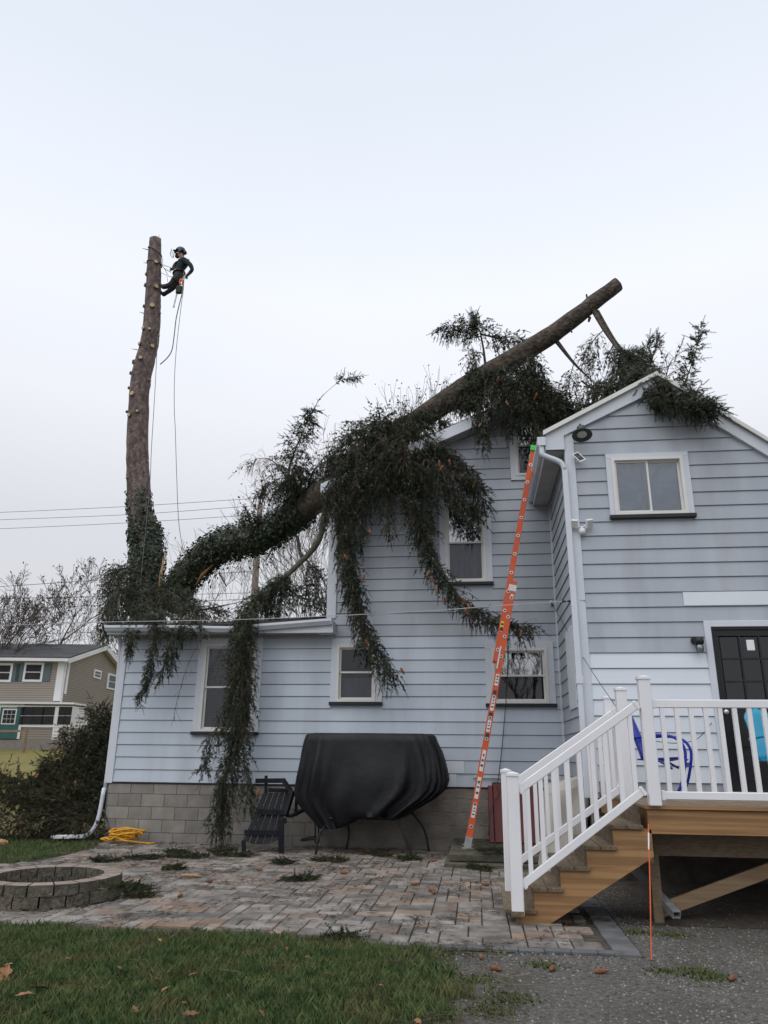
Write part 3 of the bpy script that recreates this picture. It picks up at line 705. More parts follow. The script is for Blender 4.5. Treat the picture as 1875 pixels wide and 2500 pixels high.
# low wing: shallow, sagging under the tree
shingle_rows('roof', (-.18, -.40, 3.56), (3.73, -.40, 3.62), (-.18, 2.4, 3.82), (3.73, 2.4, 4.25), 12, house)
shingle_rows('roof', (3.73, 4.0, 3.5), (-.18, 4.0, 3.4), (3.73, 2.4, 4.25), (-.18, 2.4, 3.82), 6, house)
# main gable
ez = lambda x: rake_z(x)+.23
ap = (7.36, ez(7.36)); el = (3.62, ez(3.62)); er = (11.45, ez(11.45))
shingle_rows('roof', (el[0], 7.3, el[1]), (el[0], -.32, el[1]), (ap[0], 7.3, ap[1]), (ap[0], -.32, ap[1]), 22, house)
shingle_rows('roof', (er[0], -.32, er[1]), (er[0], 7.3, er[1]), (ap[0], -.32, ap[1]), (ap[0], 7.3, ap[1]), 22, house)
rk = MB(); rk.prism([(el[0], -.34, el[1]-.22), (ap[0], -.34, ap[1]-.22), (ap[0], -.34, ap[1]-.01), (el[0], -.34, el[1]-.01)], (0, .025, 0)); rk.build('rake_fascia', M['trim'], house)
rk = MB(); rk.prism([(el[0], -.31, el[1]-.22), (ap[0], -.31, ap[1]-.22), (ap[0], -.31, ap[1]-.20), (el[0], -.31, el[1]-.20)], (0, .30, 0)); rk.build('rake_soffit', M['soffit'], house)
MB().box((3.57, -.33, el[1]-.20), (3.62, 7.2, el[1]-.02)).build('fascia', M['trim'], house)
# gable wing roof
GO = DG-.115
gl = (7.36, 6.60+.487*(7.36-9.06)+.20); ga = (9.06, 6.86); gr = (11.05, 6.60-.80*(11.05-9.06)+.26)
shingle_rows('roof', (gl[0], .3, gl[1]), (gl[0], GO, gl[1]), (ga[0], .3, ga[1]), (ga[0], GO, ga[1]), 11, house)
shingle_rows('roof', (gr[0], GO, gr[1]), (gr[0], .3, gr[1]), (ga[0], GO, ga[1]), (ga[0], .3, ga[1]), 14, house)
# rake trim: drip edge, fascia band on the wall
def rake(a, b, y0, y1, lo, hi, mat, name):
    m = MB(); m.prism([(a[0], y0, a[1]+lo), (b[0], y0, b[1]+lo), (b[0], y0, b[1]+hi), (a[0], y0, a[1]+hi)], (0, y1-y0, 0)); m.build(name, mat, house)
rake(gl, ga, GO-.012, GO+.02, -.055, .012, M['win_frame'], 'drip_edge'); rake((ga[0]+.001, ga[1]), gr, GO-.012, GO+.02, -.055, .012, M['win_frame'], 'drip_edge')
rake((7.40, 6.60+.487*(7.40-9.06)), (9.06, 6.60), DG-.068, DG-.003, 0, .205, M['trim'], 'rake_board'); rake((9.061, 6.60), (11.0, 6.60-.80*1.939), DG-.068, DG-.003, 0, .215, M['trim'], 'rake_board')
# eave soffit, gutter and its end
for i in range(9):
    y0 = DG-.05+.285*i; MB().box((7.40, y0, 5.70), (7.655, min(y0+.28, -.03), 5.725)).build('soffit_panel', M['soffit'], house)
MB().box((7.385, DG-.1, 5.69), (7.40, -.02, 5.88)).build('fascia', M['trim'], house)
def gutter(name, a, b, mat, parent, side=(0, -1, 0), w=.11, h=.12):
    a = Vector(a); b = Vector(b); sd = Vector(side); up = Vector((0, 0, 1))
    pr_ = [(0, h), (0, 0), (w*.55, 0), (w*.8, h*.35), (w, h*.6), (w, h), (w*.97, h), (w*.95, h*.62), (w*.75, h*.40), (w*.52, .008), (.006, .008), (.006, h)]
    n = len(pr_); m = MB()
    m.add([p+sd*u+up*v_ for p in (a, b) for u, v_ in pr_], [(i, n+i, n+(i+1) % n, (i+1) % n) for i in range(n)]+[(0, 1, 2, 3, 4, 5), (n+5, n+4, n+3, n+2, n+1, n)])
    return m.build(name, mat, parent)
gutter('gutter', (7.385, DG-.12, 5.76), (7.385, -.05, 5.76), M['trim'], house, side=(-1, 0, 0))
m = MB(); m.prism([(7.39, DG-.07, 5.70), (7.658, DG-.07, 5.70), (7.658, DG-.07, 5.935), (7.39, DG-.07, 5.80)], (0, .05, 0)); m.build('eave_return', M['trim'], house)
MB().box((7.27, DG-.125, 5.755), (7.386, DG-.119, 5.885)).build('gutter_end', M['trim'], house)
ds = [(7.335, DG-.06, 5.78), (7.335, DG-.07, 5.68), (7.36, DG-.075, 5.61), (7.58, DG-.075, 5.50), (7.64, DG-.075, 5.38)]
MB().tube(smooth_path(ds, 4), .04, 8).build('downspout', M['trim'], house, smooth=True)
d = MB(); d.box((7.60, DG-.105, 2.40), (7.68, DG-.045, 5.40)); d.build('downspout', M['trim'], house, bevel=.008)
MB().box((7.605, DG-.10, .95), (7.675, DG-.05, 2.42)).build('downspout', M['trim'], house, bevel=.008)
MB().box((7.595, DG-.11, 2.36), (7.685, DG-.036, 2.46)).build('downspout_strap', M['trim'], house)
# low wing eave: bent gutter, fascia, soffit, downspout at the corner
gp = [(-.19, -.46, 3.485), (.9, -.47, 3.475), (2.05, -.48, 3.445), (2.75, -.47, 3.49), (3.86, -.45, 3.57)]
gp = [(a, b+.12, c-.02) for a, b, c in gp]
for a, b in zip(gp, gp[1:]): gutter('gutter', a, b, M['trim'], house, side=(0, -1, 0), w=.11, h=.10)
MB().box((3.861, -.445, 3.55), (3.868, -.325, 3.66)).build('gutter_end', M['trim'], house)
MB().box((3.60, -.338, 3.42), (3.88, -.045, 3.63)).build('fascia_return', M['trim'], house)
MB().box((-.18, -.338, 3.42), (3.599, -.32, 3.54)).build('fascia', M['trim'], house)
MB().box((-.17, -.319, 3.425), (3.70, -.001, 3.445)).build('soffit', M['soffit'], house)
d = MB(); path = [(-.10, -.30, 3.47), (-.06, .0, 3.2), (-.045, .02, 1.0), (-.05, -.02, .85), (-.06, -.06, .45), (-.09, -.10, .26), (-.16, -.12, .15), (-.26, -.12, .10)]
d.tube(smooth_path(path, 3), .036, 8); d.build('downspout', M['trim'], house, smooth=True)
d = MB(); d.beam((-.22, -.12, .10), (-.80, -.16, .085), .085, .06); d.build('downspout_extension', M['white_paint'], house, bevel=.008)
# stove pipe on the low roof
MB().tube([(2.15, 1.6, 3.9), (2.15, 1.6, 4.45)], .045, 10).build('vent_pipe', M['dark'], house)
# pipe along the wall
MB().tube([(6.20, -.045, 1.10), (7.55, -.045, 1.09)], .012, 6).build('pipe', M['galv'], house)
hb = MB(); hb.tube([(5.80, -.02, 1.10), (5.80, -.10, 1.10)], .014, 8); hb.lathe([(.03, 0), (.03, .01)], (5.80, -.08, 1.15), (0, 0, 1), 8); hb.tube([(5.80, -.09, 1.10), (5.80, -.11, 1.03)], .012, 8); hb.tube([(5.80, -.08, 1.1), (5.80, -.08, 1.155)], .006, 6)
hb.build('hose_bib', M['black_metal'], house)
# ================================================================== deck, stairs and white railings
def z7(x, y, **k): return at(1150+.437*x, 1450+.437*y, **k)
DT = 1.03; DF = -5.36; DL = 7.80
deck = thing('wooden_deck', 'raised wooden deck with plank stairs and white vinyl railings beside the black door', 'deck', (9.2, -4, 0))
# deck boards run along X
y = DF-.03; i = 0
while y < DG-.06:
    MB().box((DL-.02, y, DT-.03), (15.5, y+.134, DT-.002*(i % 2))).build('deck_board', M['lumber'] if i == 0 else M['lumber_old'], deck, bevel=.003); y += .14; i += 1
MB().box((DL, DF, DT-.24), (15.5, DF+.038, DT-.031)).build('fascia_board', M['lumber'], deck, bevel=.003)
MB().box((DL, DF+.039, DT-.24), (DL+.038, DG-.06, DT-.031)).build('fascia_board', M['lumber'], deck)
MB().box((DL+.10, -4.98, DT-.46), (15.5, -4.90, DT-.242)).build('beam', M['lumber_old'], deck)
for k in range(16): MB().box((DL+.45+k*.42, DF+.04, DT-.23), (DL+.488+k*.42, DG-.06, DT-.031)).build('joist', M['lumber_old'], deck)
for px_ in (DL+.05, 9.9, 11.9): MB().box((px_, -4.99, -.05), (px_+.09, -4.90 + .0, DT-.2)).build('support_post', M['lumber_old'], deck, bevel=.004)
a = z7(1040, 1775, Y=-4.88); b = z7(1659, 1545, Y=-4.88); d_ = b-a
MB().beam(a+(a-b)*.05, b+d_*.8, .04, .12).build('brace', M['lumber_grey'], deck, bevel=.004)
MB().box((DL-.06, DF+.04, DT-.48), (DL+.02, DF+.12, DT-.20)).build('hanger_block', M['lumber'], deck)
MB().box((DL-.075, DF+.002, DT-.42), (DL-.045, DF+.03, DT-.32)).build('lumber_tag', M['yellow_tag'], deck)
# ---- stairs
RUN, RISE, TX, TZ = .245, .178, 6.765, .15
stair = MB()
def stringer(y0, y1, mat):
    poly = [(6.58, 0, 0), (6.80, 0, 0), (DL+.02, 0, .615), (DL+.02, 0, DT-.17)]
    pts = []
    for k in range(4, -1, -1):
        xr = TX+RUN*k-.02; zt = TZ+RISE*k-.036
        pts += [(xr if k < 4 else DL+.02, 0, zt), (TX+RUN*k-.02-RUN, 0, zt)]
        if k > 0: pts[-1] = (TX+RUN*(k-1)-.02, 0, zt)
    poly = [(6.58, 0, 0), (6.82, 0, 0), (DL+.02, 0, .60)] + [pts[0]] + pts[1:-1] + [(6.58, 0, pts[-1][2])]
    m = MB(); m.prism([(x, y0, z) for x, _, z in poly], (0, y1-y0, 0)); return m.build('stair_stringer', mat, deck)
stringer(DF, DF+.04, M['lumber'])
stringer(-4.42, -4.38, M['lumber_old'])
MB().box((6.60, DF-.005, 0), (6.69, DF+.08, .115)).build('stair_block', M['lumber'], deck)
for k in range(5):
    xr = TX+RUN*k; zt = TZ+RISE*k
    for j in range(2):
        MB().box((xr-.145*(j+1)+.004, DF-.035, zt-.036), (xr-.145*j, -4.36, zt-.003*j)).build('stair_tread', M['tread'], deck, bevel=.004)
    MB().box((xr-.022, DF+.042, zt-.0), (xr-.002, -4.43, zt+RISE-.037)).build('stair_riser', M['tread'], deck)
# ---- railings
def post(x, y, z0, z1, w=.105, part=None):
    m = MB(); m.box((x-w/2, y-w/2, z0), (x+w/2, y+w/2, z1)); p = m.build('railing_post', M['vinyl'], deck, bevel=.008)
    c = MB(); e_ = w/2+.008
    c.add([(x-e_, y-e_, z1-.012), (x+e_, y-e_, z1-.012), (x+e_, y+e_, z1-.012), (x-e_, y+e_, z1-.012), (x-e_, y-e_, z1+.012), (x+e_, y-e_, z1+.012), (x+e_, y+e_, z1+.012), (x-e_, y+e_, z1+.012), (x, y, z1+.03)],
          [(0, 1, 5, 4), (1, 2, 6, 5), (2, 3, 7, 6), (3, 0, 4, 7), (4, 5, 8), (5, 6, 8), (6, 7, 8), (7, 4, 8), (3, 2, 1, 0)])
    c.build('post_cap', M['vinyl'], p)
    return p
def railing(A, B, C, D, n, skip=(0, 0), upd=(0, 0, 1)):
    """top rail A-B, bottom rail C-D, n balusters between"""
    A, B, C, D = map(Vector, (A, B, C, D))
    rl = MB().beam(A, B, .045, .075).build('top_rail', M['vinyl'], deck, bevel=.006)
    MB().beam(C, D, .045, .070).build('bottom_rail', M['vinyl'], deck, bevel=.006)
    for i in range(n):
        t = (i+.7)/(n+.4); x = A.x+(B.x-A.x)*t; y_ = A.y+(B.y-A.y)*t
        za = A.z+(B.z-A.z)*((x-A.x)/(B.x-A.x) if abs(B.x-A.x) > .05 else t); zc = C.z+(D.z-C.z)*((x-C.x)/(D.x-C.x) if abs(D.x-C.x) > .05 else t)
        MB().box((x-.020, y_-.017, zc), (x+.020, y_+.017, za)).build('baluster', M['vinyl'], deck)
    for p, q, s in ((A, B, 1), (B, A, 1), (C, D, 1), (D, C, 1)):
        dd = (q-p).normalized()
        MB().beam(p+dd*.002, p+dd*.035, .056, .086).build('rail_bracket', M['vinyl'], deck, bevel=.004)
RF = DF-.075     # front railing plane
pb = z7(225, 1010, Y=RF); pt = z7(955, 470, Y=RF)
post(pb.x+.01, RF, TZ-.04, pb.z, .108); post(pt.x+.015, RF+.03, DT-.0, pt.z, .108)
MB().box((pb.x-.05, RF-.055, TZ-.045), (pb.x+.06, RF+.05, TZ-.003)).build('post_base', M['tread'], deck)
A = z7(262, 1098, Y=RF); B = z7(930, 615, Y=RF); C = z7(285, 1628, Y=RF); D = z7(968, 1095, Y=RF)
railing(A, B, C, D, 9)
RB = -4.40
pb2 = z7(193, 990, Y=RB); pt2 = z7(833, 535, Y=RB)
post(pb2.x, RB, TZ-.04, pb2.z, .10); post(pt2.x, RB, DT, pt2.z, .108)
A = z7(250, 1052, Y=RB); B = z7(810, 655, Y=RB); C = z7(262, 1500, Y=RB); D = z7(840, 1085, Y=RB)
railing(A, B, C, D, 9)
# front deck rail
A = z7(1005, 607, Y=RF+.03); B = z7(1659, 622, Y=RF+.03); C = z7(1055, 1118, Y=RF+.03); D = z7(1659, 1142, Y=RF+.03)
ext = 2.2
zt, zb_ = (A.z+B.z)/2, (C.z+D.z)/2
x1 = A.x+.13*22.4
railing((A.x, RF+.03, zt), (x1, RF+.03, zt), (A.x+.01, RF+.03, zb_), (x1, RF+.03, zb_), 22)
post(x1+.06, RF+.03, DT, pt.z, .108)
# left deck side between far stair post and the wall
p3 = z7(760, 582, Y=-2.95); post(p3.x, -2.95, DT, p3.z, .10)
railing((pt2.x+.0, RB+.06, zt), (p3.x, -3.0, zt), (pt2.x, RB+.06, zb_), (p3.x, -3.0, zb_), 10)
# downspout lying under the deck
a = z7(880, 1500, Y=-4.3); b = z7(1150, 1795, Y=-5.15)
ds_ = thing('grey_downspout', 'grey metal downspout slanting to the gravel under the deck', 'downspout', (b.x, b.y, 0))
dd = (b-a).normalized(); sd = dd.cross(Vector((0, 0, 1))).normalized(); uu = sd.cross(dd)
m = MB(); w, h, t = .075, .06, .004
out_ = [(-w/2, -h/2), (w/2, -h/2), (w/2, h/2), (-w/2, h/2)]; inn = [(x*.88, y*.86) for x, y in out_]
m.add([p+sd*x+uu*y for p, pr_ in ((a, out_), (b, out_), (b, inn), (a, inn)) for x, y in pr_], [(i+4*k, (i+1) % 4+4*k, (i+1) % 4+4*(k+1), i+4*(k+1)) for k in range(3) for i in range(4)])
m.build('pipe', M['galv'], ds_)
for s in (.15, .85): MB().beam(a.lerp(b, s)-dd*.012, a.lerp(b, s)+dd*.012, w+.008, h+.008).build('seam', M['galv'], ds_)
# orange driveway marker
st = at(1583, 2012, Y=-6.05); sb = at(1589, 2346, Y=-6.36)
mk = thing('driveway_marker', 'thin orange driveway marker rod standing in the gravel before the deck', 'marker rod', (sb.x, sb.y, 0))
MB().tube([sb-Vector((0, 0, .05)), sb.lerp(st, .5)+Vector((.004, 0, 0)), st], .005, 6).build('rod', M['orange_rod'], mk)
MB().tube([sb.lerp(st, .80), sb.lerp(st, .93)], .0062, 6).build('reflective_band', M['white_paint'], mk)

# ---- wall lights and small fittings
p = at(1300+.3466*336, 940+.3466*395, Y=DG-.22)
L1 = thing('barn_light', 'dark green barn light with flared shade under the gable rake', 'wall light', (7.9, DG, 5.9))
ax = Vector((0, -.35, -1)).normalized(); c = Vector((7.90, DG-.17, 5.97))
MB().tube([(7.90, DG-.02, 6.05), (7.90, DG-.10, 6.07), (7.90, DG-.16, 6.02)], .016, 8).build('arm', M['green_enamel'], L1)
MB().lathe([(.045, 0), (.045, .012)], (7.90, DG-.022, 6.05), (0, -1, 0)).build('mounting_plate', M['green_enamel'], L1)
MB().lathe([(.05, -.03), (.062, -.02), (.062, .05), (.05, .06), (.07, .075), (.14, .12), (.145, .13), (.10, .118), (.06, .09)], c, ax, 20).build('shade', M['green_enamel'], L1, smooth=True)
MB().lathe([(.055, .085), (.075, .105), (.07, .125), (.04, .14)], c, ax, 16).build('bulb_glass', M['lamp_glass'], L1, smooth=True)
L2 = thing('solar_panel', 'small white framed solar panel tilted on the corner of the gable wall', 'solar panel', (7.83, DG, 5.5))
ax_, bx_ = Vector((.10, -.06, -.15)), Vector((.085, -.02, .03))
o_ = Vector((7.755, DG-.09, 5.60)); nn = ax_.cross(bx_).normalized()
MB().prism([o_, o_+bx_, o_+bx_+ax_, o_+ax_], nn*.018).build('panel_frame', M['vinyl'], L2, bevel=.004)
o2 = o_+bx_*.14+ax_*.10-nn*.002
for s in (0, .5): MB().prism([o2+ax_*(.8*s), o2+bx_*.72+ax_*(.8*s), o2+bx_*.72+ax_*(.8*s+.38), o2+ax_*(.8*s+.38)], -nn*.002 if nn.y > 0 else nn*.022).build('solar_cell', M['ink'], L2)
MB().tube([o_+ax_*.5+bx_*.5, (7.83, DG-.01, 5.5)], .012, 6).build('bracket', M['vinyl'], L2)
L3 = thing('floodlight', 'white twin head motion floodlight at the corner of the gable wall', 'wall light', (7.82, DG, 4.47))
MB().lathe([(.055, 0), (.055, .02), (.05, .03)], (7.82, DG-.022, 4.48), (0, -1, 0)).build('base', M['vinyl'], L3, smooth=True)
MB().lathe([(.005, -.055), (.035, -.05), (.045, -.02), (.045, .015), (.03, .03)], (7.82, DG-.085, 4.455), (0, 0, 1)).build('motion_sensor', M['vinyl'], L3, smooth=True)
for s in (-1, 1):
    cc = Vector((7.82+s*.10, DG-.10, 4.55)); ax2 = Vector((s*.35, -.75, -.45)).normalized(); u = Vector((1, 0, 0)).cross(ax2).normalized()
    MB().beam(cc-ax2*.02, cc+ax2*.025, .10, .13, up=u).build('lamp_head', M['vinyl'], L3, bevel=.01)
    MB().beam(cc+ax2*.022, cc+ax2*.028, .08, .105, up=u).build('led_lens', M['lamp_glass'], L3)
    MB().tube([cc-ax2*.02, (7.82, DG-.04, 4.50)], .012, 6).build('arm', M['vinyl'], L3)
L4 = thing('porch_lantern', 'black wall lantern with clear jar glass beside the black door', 'wall light', (9.18, DG, 2.85))
MB().lathe([(.05, 0), (.05, .02)], (9.17, DG-.022, 2.92), (0, -1, 0)).build('mounting_plate', M['black_metal'], L4)
MB().tube([(9.17, DG-.03, 2.92), (9.19, DG-.11, 2.93)], .018, 8).build('arm', M['black_metal'], L4)
MB().lathe([(.035, .03), (.06, .02), (.06, -.05), (.05, -.055)], (9.20, DG-.12, 2.92)).build('cap', M['black_metal'], L4, smooth=True)
MB().lathe([(.045, -.055), (.05, -.10), (.045, -.15), (.015, -.17)], (9.20, DG-.12, 2.92)).build('jar', M['glass'], L4, smooth=True)
MB().lathe([(.02, -.055), (.034, -.10), (.03, -.13), (.005, -.15)], (9.20, DG-.12, 2.92)).build('bulb', M['lamp_glass'], L4, smooth=True)

# ---- deck chairs (shell-back metal chairs)
def shell_chair(name, mat, loc, rz, label):
    t = thing(name, label, 'chair', loc)
    X = Matrix.Translation(loc) @ Matrix.Rotation(rz, 4, 'Z')
    def B(mb, nm, **k):
        mb.v = [tuple(X @ Vector(v)) for v in mb.v]; return mb.build(nm, M[mat], t, **k)
    # local: x sideways, -y forward, z up
    m = MB(); n = 16                                  # shell back
    for j in range(9):
        v_ = j/8
        for i in range(n+1):
            u = i/n*2-1; hw = .28*(1-.08*v_); z = .40+.48*v_+(.10*(1-u*u) if v_ == 1 else .10*(1-u*u)*v_)+.012*math.cos(u*math.pi*5)*v_
            m.v.append((u*hw, .20+.16*v_-.06*(u*u), z))
    for j in range(8):
        for i in range(n): m.f.append((j*(n+1)+i, j*(n+1)+i+1, (j+1)*(n+1)+i+1, (j+1)*(n+1)+i)); m.m.append(0)
    o = B(m, 'backrest', smooth=True); sm = o.modifiers.new('thickness', 'SOLIDIFY'); sm.thickness = .012
    m = MB()                                          # dished seat
    for j in range(9):
        v_ = j/8
        for i in range(n+1):
            u = i/n*2-1; m.v.append((u*.27, -.27+.49*v_, .40-.035*math.sin(v_*math.pi)*(1-u*u)+.03*(1-v_)-.03*(1 if j == 0 else 0)))
    for j in range(8):
        for i in range(n): m.f.append((j*(n+1)+i, j*(n+1)+i+1, (j+1)*(n+1)+i+1, (j+1)*(n+1)+i)); m.m.append(0)
    o = B(m, 'seat', smooth=True); sm = o.modifiers.new('thickness', 'SOLIDIFY'); sm.thickness = .014
    for s in (-1, 1):
        m = MB(); m.tube(smooth_path([(s*.30, .24, .62), (s*.31, .02, .655), (s*.315, -.20, .63), (s*.315, -.30, .50), (s*.315, -.26, .25), (s*.31, -.18, .06), (s*.30, -.05, .014), (s*.30, .20, .014), (s*.29, .34, .014)], 5), .016, 8)
        B(m, 'arm_and_leg', smooth=True)
        m = MB(); m.tube([(s*.27, .0, .39), (s*.312, -.15, .30)], .013, 6); B(m, 'strut')
    m = MB(); m.tube([(-.30, .34, .014), (.30, .34, .014)], .016, 8); B(m, 'rear_runner')
    m = MB(); m.beam((-.31, -.27, .34), (.31, -.27, .34), .02, .05); B(m, 'front_rail')
    return t
shell_chair('metal_chair', 'blue', (8.36, -3.6, DT), R(70), 'royal blue metal chair with tubular arms behind the white deck post')
shell_chair('metal_chair', 'teal', (9.72, -3.7, DT), R(30), 'turquoise shell back metal chair in front of the black door')
# ================================================================== ladder
LB = Vector((6.07, -1.2, .20)); LT = Vector((7.36, -1.2, 6.22)); ldir = (LT-LB).normalized(); lperp = Vector((-ldir.z, 0, ldir.x))  # towards upper left
lad = thing('extension_ladder', 'orange fibreglass extension ladder leaning from a concrete slab to the wing eave', 'ladder', tuple(LB))
LEN = (LT-LB).length
def rail(name, s0, s1, off, y, w=.088):
    a = LB+ldir*s0+lperp*off; b = LB+ldir*s1+lperp*off
    m = MB(); Yv = Vector((0, 1, 0)); sg = 1 if y > 0 else -1
    # C channel: web plus two flanges
    for (c0, c1, y0, y1) in ((-w/2, w/2, 0, .006), (-w/2, -w/2+.006, .006, .030), (w/2-.006, w/2, .006, .030)):
        pts = [p+lperp*c+Yv*(y-sg*q) for p in (a, b) for c in (c0, c1) for q in (y0, y1)]
        m.add(pts, [(0, 1, 3, 2), (4, 6, 7, 5), (0, 4, 5, 1), (2, 3, 7, 6), (0, 2, 6, 4), (1, 5, 7, 3)])
    return m.build(name, M['ladder'], lad)
SPL0, SPL1 = 2.66, 3.92     # overlap
r1 = rail('side_rail', .10, SPL1, -.030, -.20); r2 = rail('side_rail', .10, SPL1, -.030, .20)
f1 = rail('side_rail', SPL0, LEN, .036, -.185); f2 = rail('side_rail', SPL0, LEN, .036, .185)
def rung(s, off, y):
    c = LB+ldir*s+lperp*off
    MB().tube([c-Vector((0, y+.004, 0)), c+Vector((0, y+.004, 0))], .017, 10).build('rung', M['alu'], lad)
    for sg in (-1, 1):
        MB().lathe([(.027, 0), (.027, .006), (.019, .006)], c+Vector((0, sg*(y+.001), 0)), (0, sg, 0), 14).build('rung_collar', M['alu'], lad)
        MB().lathe([(.015, 0), (.015, .008)], c+Vector((0, sg*(y+.001), 0)), (0, sg, 0), 10).build('rung_socket', M['ink'], lad)
s = .30
while s < SPL1-.05: rung(s, -.030, .20); s += .305
s = SPL0+.17
while s < LEN-.15: rung(s, .036, .185); s += .305
for y in (-.20, .20):
    c = LB+ldir*.06-lperp*.03+Vector((0, y, 0))
    MB().beam(c-ldir*.04, c+ldir*.10, .10, .035, up=(0, 1, 0)).build('foot_bracket', M['galv'], lad)
    MB().box((c.x-.085, c.y-.035, .196), (c.x+.075, c.y+.035, .216)).build('foot_pad', M['galv'], lad)
for y in (-.185, .185):
    c = LT+lperp*.036+Vector((0, y, 0)); MB().beam(c-ldir*.03, c+ldir*.07, .10, .05, up=(0, 1, 0)).build('end_cap', M['green_cap'], lad, bevel=.012)
yl = -.2015
def sticker(s, h, mat, off=-.030, w=.052, y=yl):
    c = LB+ldir*s+lperp*off+Vector((0, y-.002, 0))
    MB().beam(c, c+ldir*h, w, .002, up=(0, 1, 0)).build('warning_label', M[mat], lad)
for (s, h) in ((.42, .17), (.68, .30), (1.06, .30), (1.62, .17), (1.93, .20), (2.30, .17)):
    sticker(s, h, 'sticker'); sticker(s+h*.22, h*.10, 'ink', y=yl-.002, w=.036); sticker(s+h*.50, h*.07, 'ink', y=yl-.002, w=.036); sticker(s+h*.70, h*.12, 'ink', y=yl-.002, w=.02)
sticker(1.82, .08, 'ink'); sticker(2.17, .06, 'ink'); sticker(1.52, .08, 'ink')
sticker(3.12, .15, 'yellow_tag', .036, .05, -.189); sticker(3.15, .03, 'ink', .036, .036, -.192); sticker(3.21, .03, 'ink', .036, .036, -.192)
sticker(3.76, .10, 'sticker', -.02, .12); sticker(3.63, .08, 'sticker', -.035, .04); sticker(3.645, .03, 'ink', -.035, .022, yl-.003)
sticker(2.55, .34, 'alu', .0, .022, -.206)
# slab under the ladder
m = MB(); m.box((5.80, -2.02, -.05), (7.55, -.05, .09)); m.box((5.86, -1.95, .0901), (7.50, -.06, .20))
sl = m.build('concrete_slab', M['slab'], bevel=.02); tag(sl, 'old stepped concrete slab under the foot of the orange ladder', 'slab')
# red cellar hatch leaning at the wall
rd = thing('red_hatch', 'faded red metal cellar hatch against the foundation behind the stair railing', 'hatch', (6.8, -.4, .2))
for i, (x0, x1, zt) in enumerate(((6.43, 6.50, .99), (6.51, 6.86, 1.02), (6.87, 7.20, 1.02))):
    m = MB(); m.prism([(x0, -.62, .20), (x1, -.62, .20), (x1, -.30, zt), (x0, -.30, zt)], (0, -.03, .012)); m.build('hatch_panel', M['red'], rd, bevel=.005)
m = MB(); m.box((6.50, -.28, .98), (7.22, -.02, 1.04)); m.build('hatch_top', M['sill'], rd)
for (a, b) in ((6.43, 6.50), (7.15, 7.22)): MB().box((a, -.30, .2), (b, -.03, .98)).build('hatch_side', M['red'], rd)
# covered air conditioner behind the stairs
ac = thing('covered_heat_pump', 'boxy unit under a pale beige cover behind the stair railing', 'covered unit', (7.35, -2.1, 0))
m = MB(); n = 16; rows_ = 12
for j in range(rows_+1):
    v_ = j/rows_; z = .02+1.12*v_
    for i in range(n*4):
        s_, k = divmod(i, n); t = k/n*2-1
        x, y_ = ((t, -1), (1, t), (-t, 1), (-1, -t))[s_]
        rr = (abs(x)**6+abs(y_)**6)**(-1/6); sc = (1-.02*v_)*(1 if v_ < .95 else .93)
        wv = .014*math.sin(i*1.3+v_*5)*(1-v_)+.012*math.sin(i*.5-v_*9)
        m.v.append((7.34+x*rr*(.29*sc+wv)+.10*v_, -2.05+y_*rr*(.36*sc+wv), z+.07*v_*x*rr))
nn_ = n*4
for j in range(rows_):
    for i in range(nn_): m.f.append((j*nn_+i, j*nn_+(i+1) % nn_, (j+1)*nn_+(i+1) % nn_, (j+1)*nn_+i)); m.m.append(0)
m.f.append(tuple(rows_*nn_+i for i in range(nn_))); m.m.append(0)
m.build('cover', M['tarp'], ac, smooth=False)
MB().tube(smooth_path([(7.10, -2.43, 1.06), (7.03, -2.45, .98), (7.10, -2.44, .85), (7.09, -2.45, .70)], 5), .006, 6).build('cord', M['wire'], ac)

# ================================================================== fire pit
pit = thing('fire_pit', 'round fire pit of rough retaining wall blocks on the patio', 'fire pit', (1.88, -4.92, 0))
PC = Vector((1.88, -4.92, 0)); NB = 19
for crs in range(3):
    z0, z1 = (-.055+.1*crs, .043+.1*crs) ; z0 += .0; Ro, Ri = .725-.006*crs, .53
    for k in range(NB):
        a0 = 2*math.pi*(k+(.5 if crs % 2 else 0))/NB+.012; a1 = a0+2*math.pi/NB-.024; m = MB(); ns = 3; jit = rnd.uniform(-.006, .006)
        vs = []
        for rr in (Ri, Ro+jit):
            for q in range(ns+1):
                a = a0+(a1-a0)*q/ns; rq = rr+(rnd.uniform(-.010, .010) if rr > .6 else 0)
                vs += [(PC.x+rq*math.cos(a), PC.y+rq*math.sin(a), z0), (PC.x+(rq-(.008 if rr > .6 else 0))*math.cos(a), PC.y+(rq-(.008 if rr > .6 else 0))*math.sin(a), z1)]
        fs = []; o = 2*(ns+1)
        for q in range(ns):
            b = 2*q; fs += [(b, b+1, b+3, b+2), (o+b, o+b+2, o+b+3, o+b+1)]
        m.add(vs, fs); m.mi = 1
        m.f += [tuple([2*q+1 for q in range(ns+1)]+[o+2*q+1 for q in range(ns, -1, -1)])]; m.m += [1]; m.mi = 0
        m.f += [(0, o, o+1, 1), (o-2, o-1, 2*o-1, 2*o-2)]; m.m += [0, 0]
        m.build('pit_block', [M['pit'], M['pit_top'] if crs == 2 else M['pit']], pit)
m = MB(); m.lathe([(.529, 0), (.52, .05), (.30, .075), (.001, .08)], PC, (0, 0, 1), 20); m.build('ash_bed', M['dirt_and_shade'], pit)

# ================================================================== covered glider
cg = thing('covered_glider', 'wide patio seat under a draped black fabric cover against the foundation', 'covered furniture', (4.6, -.75, 0))
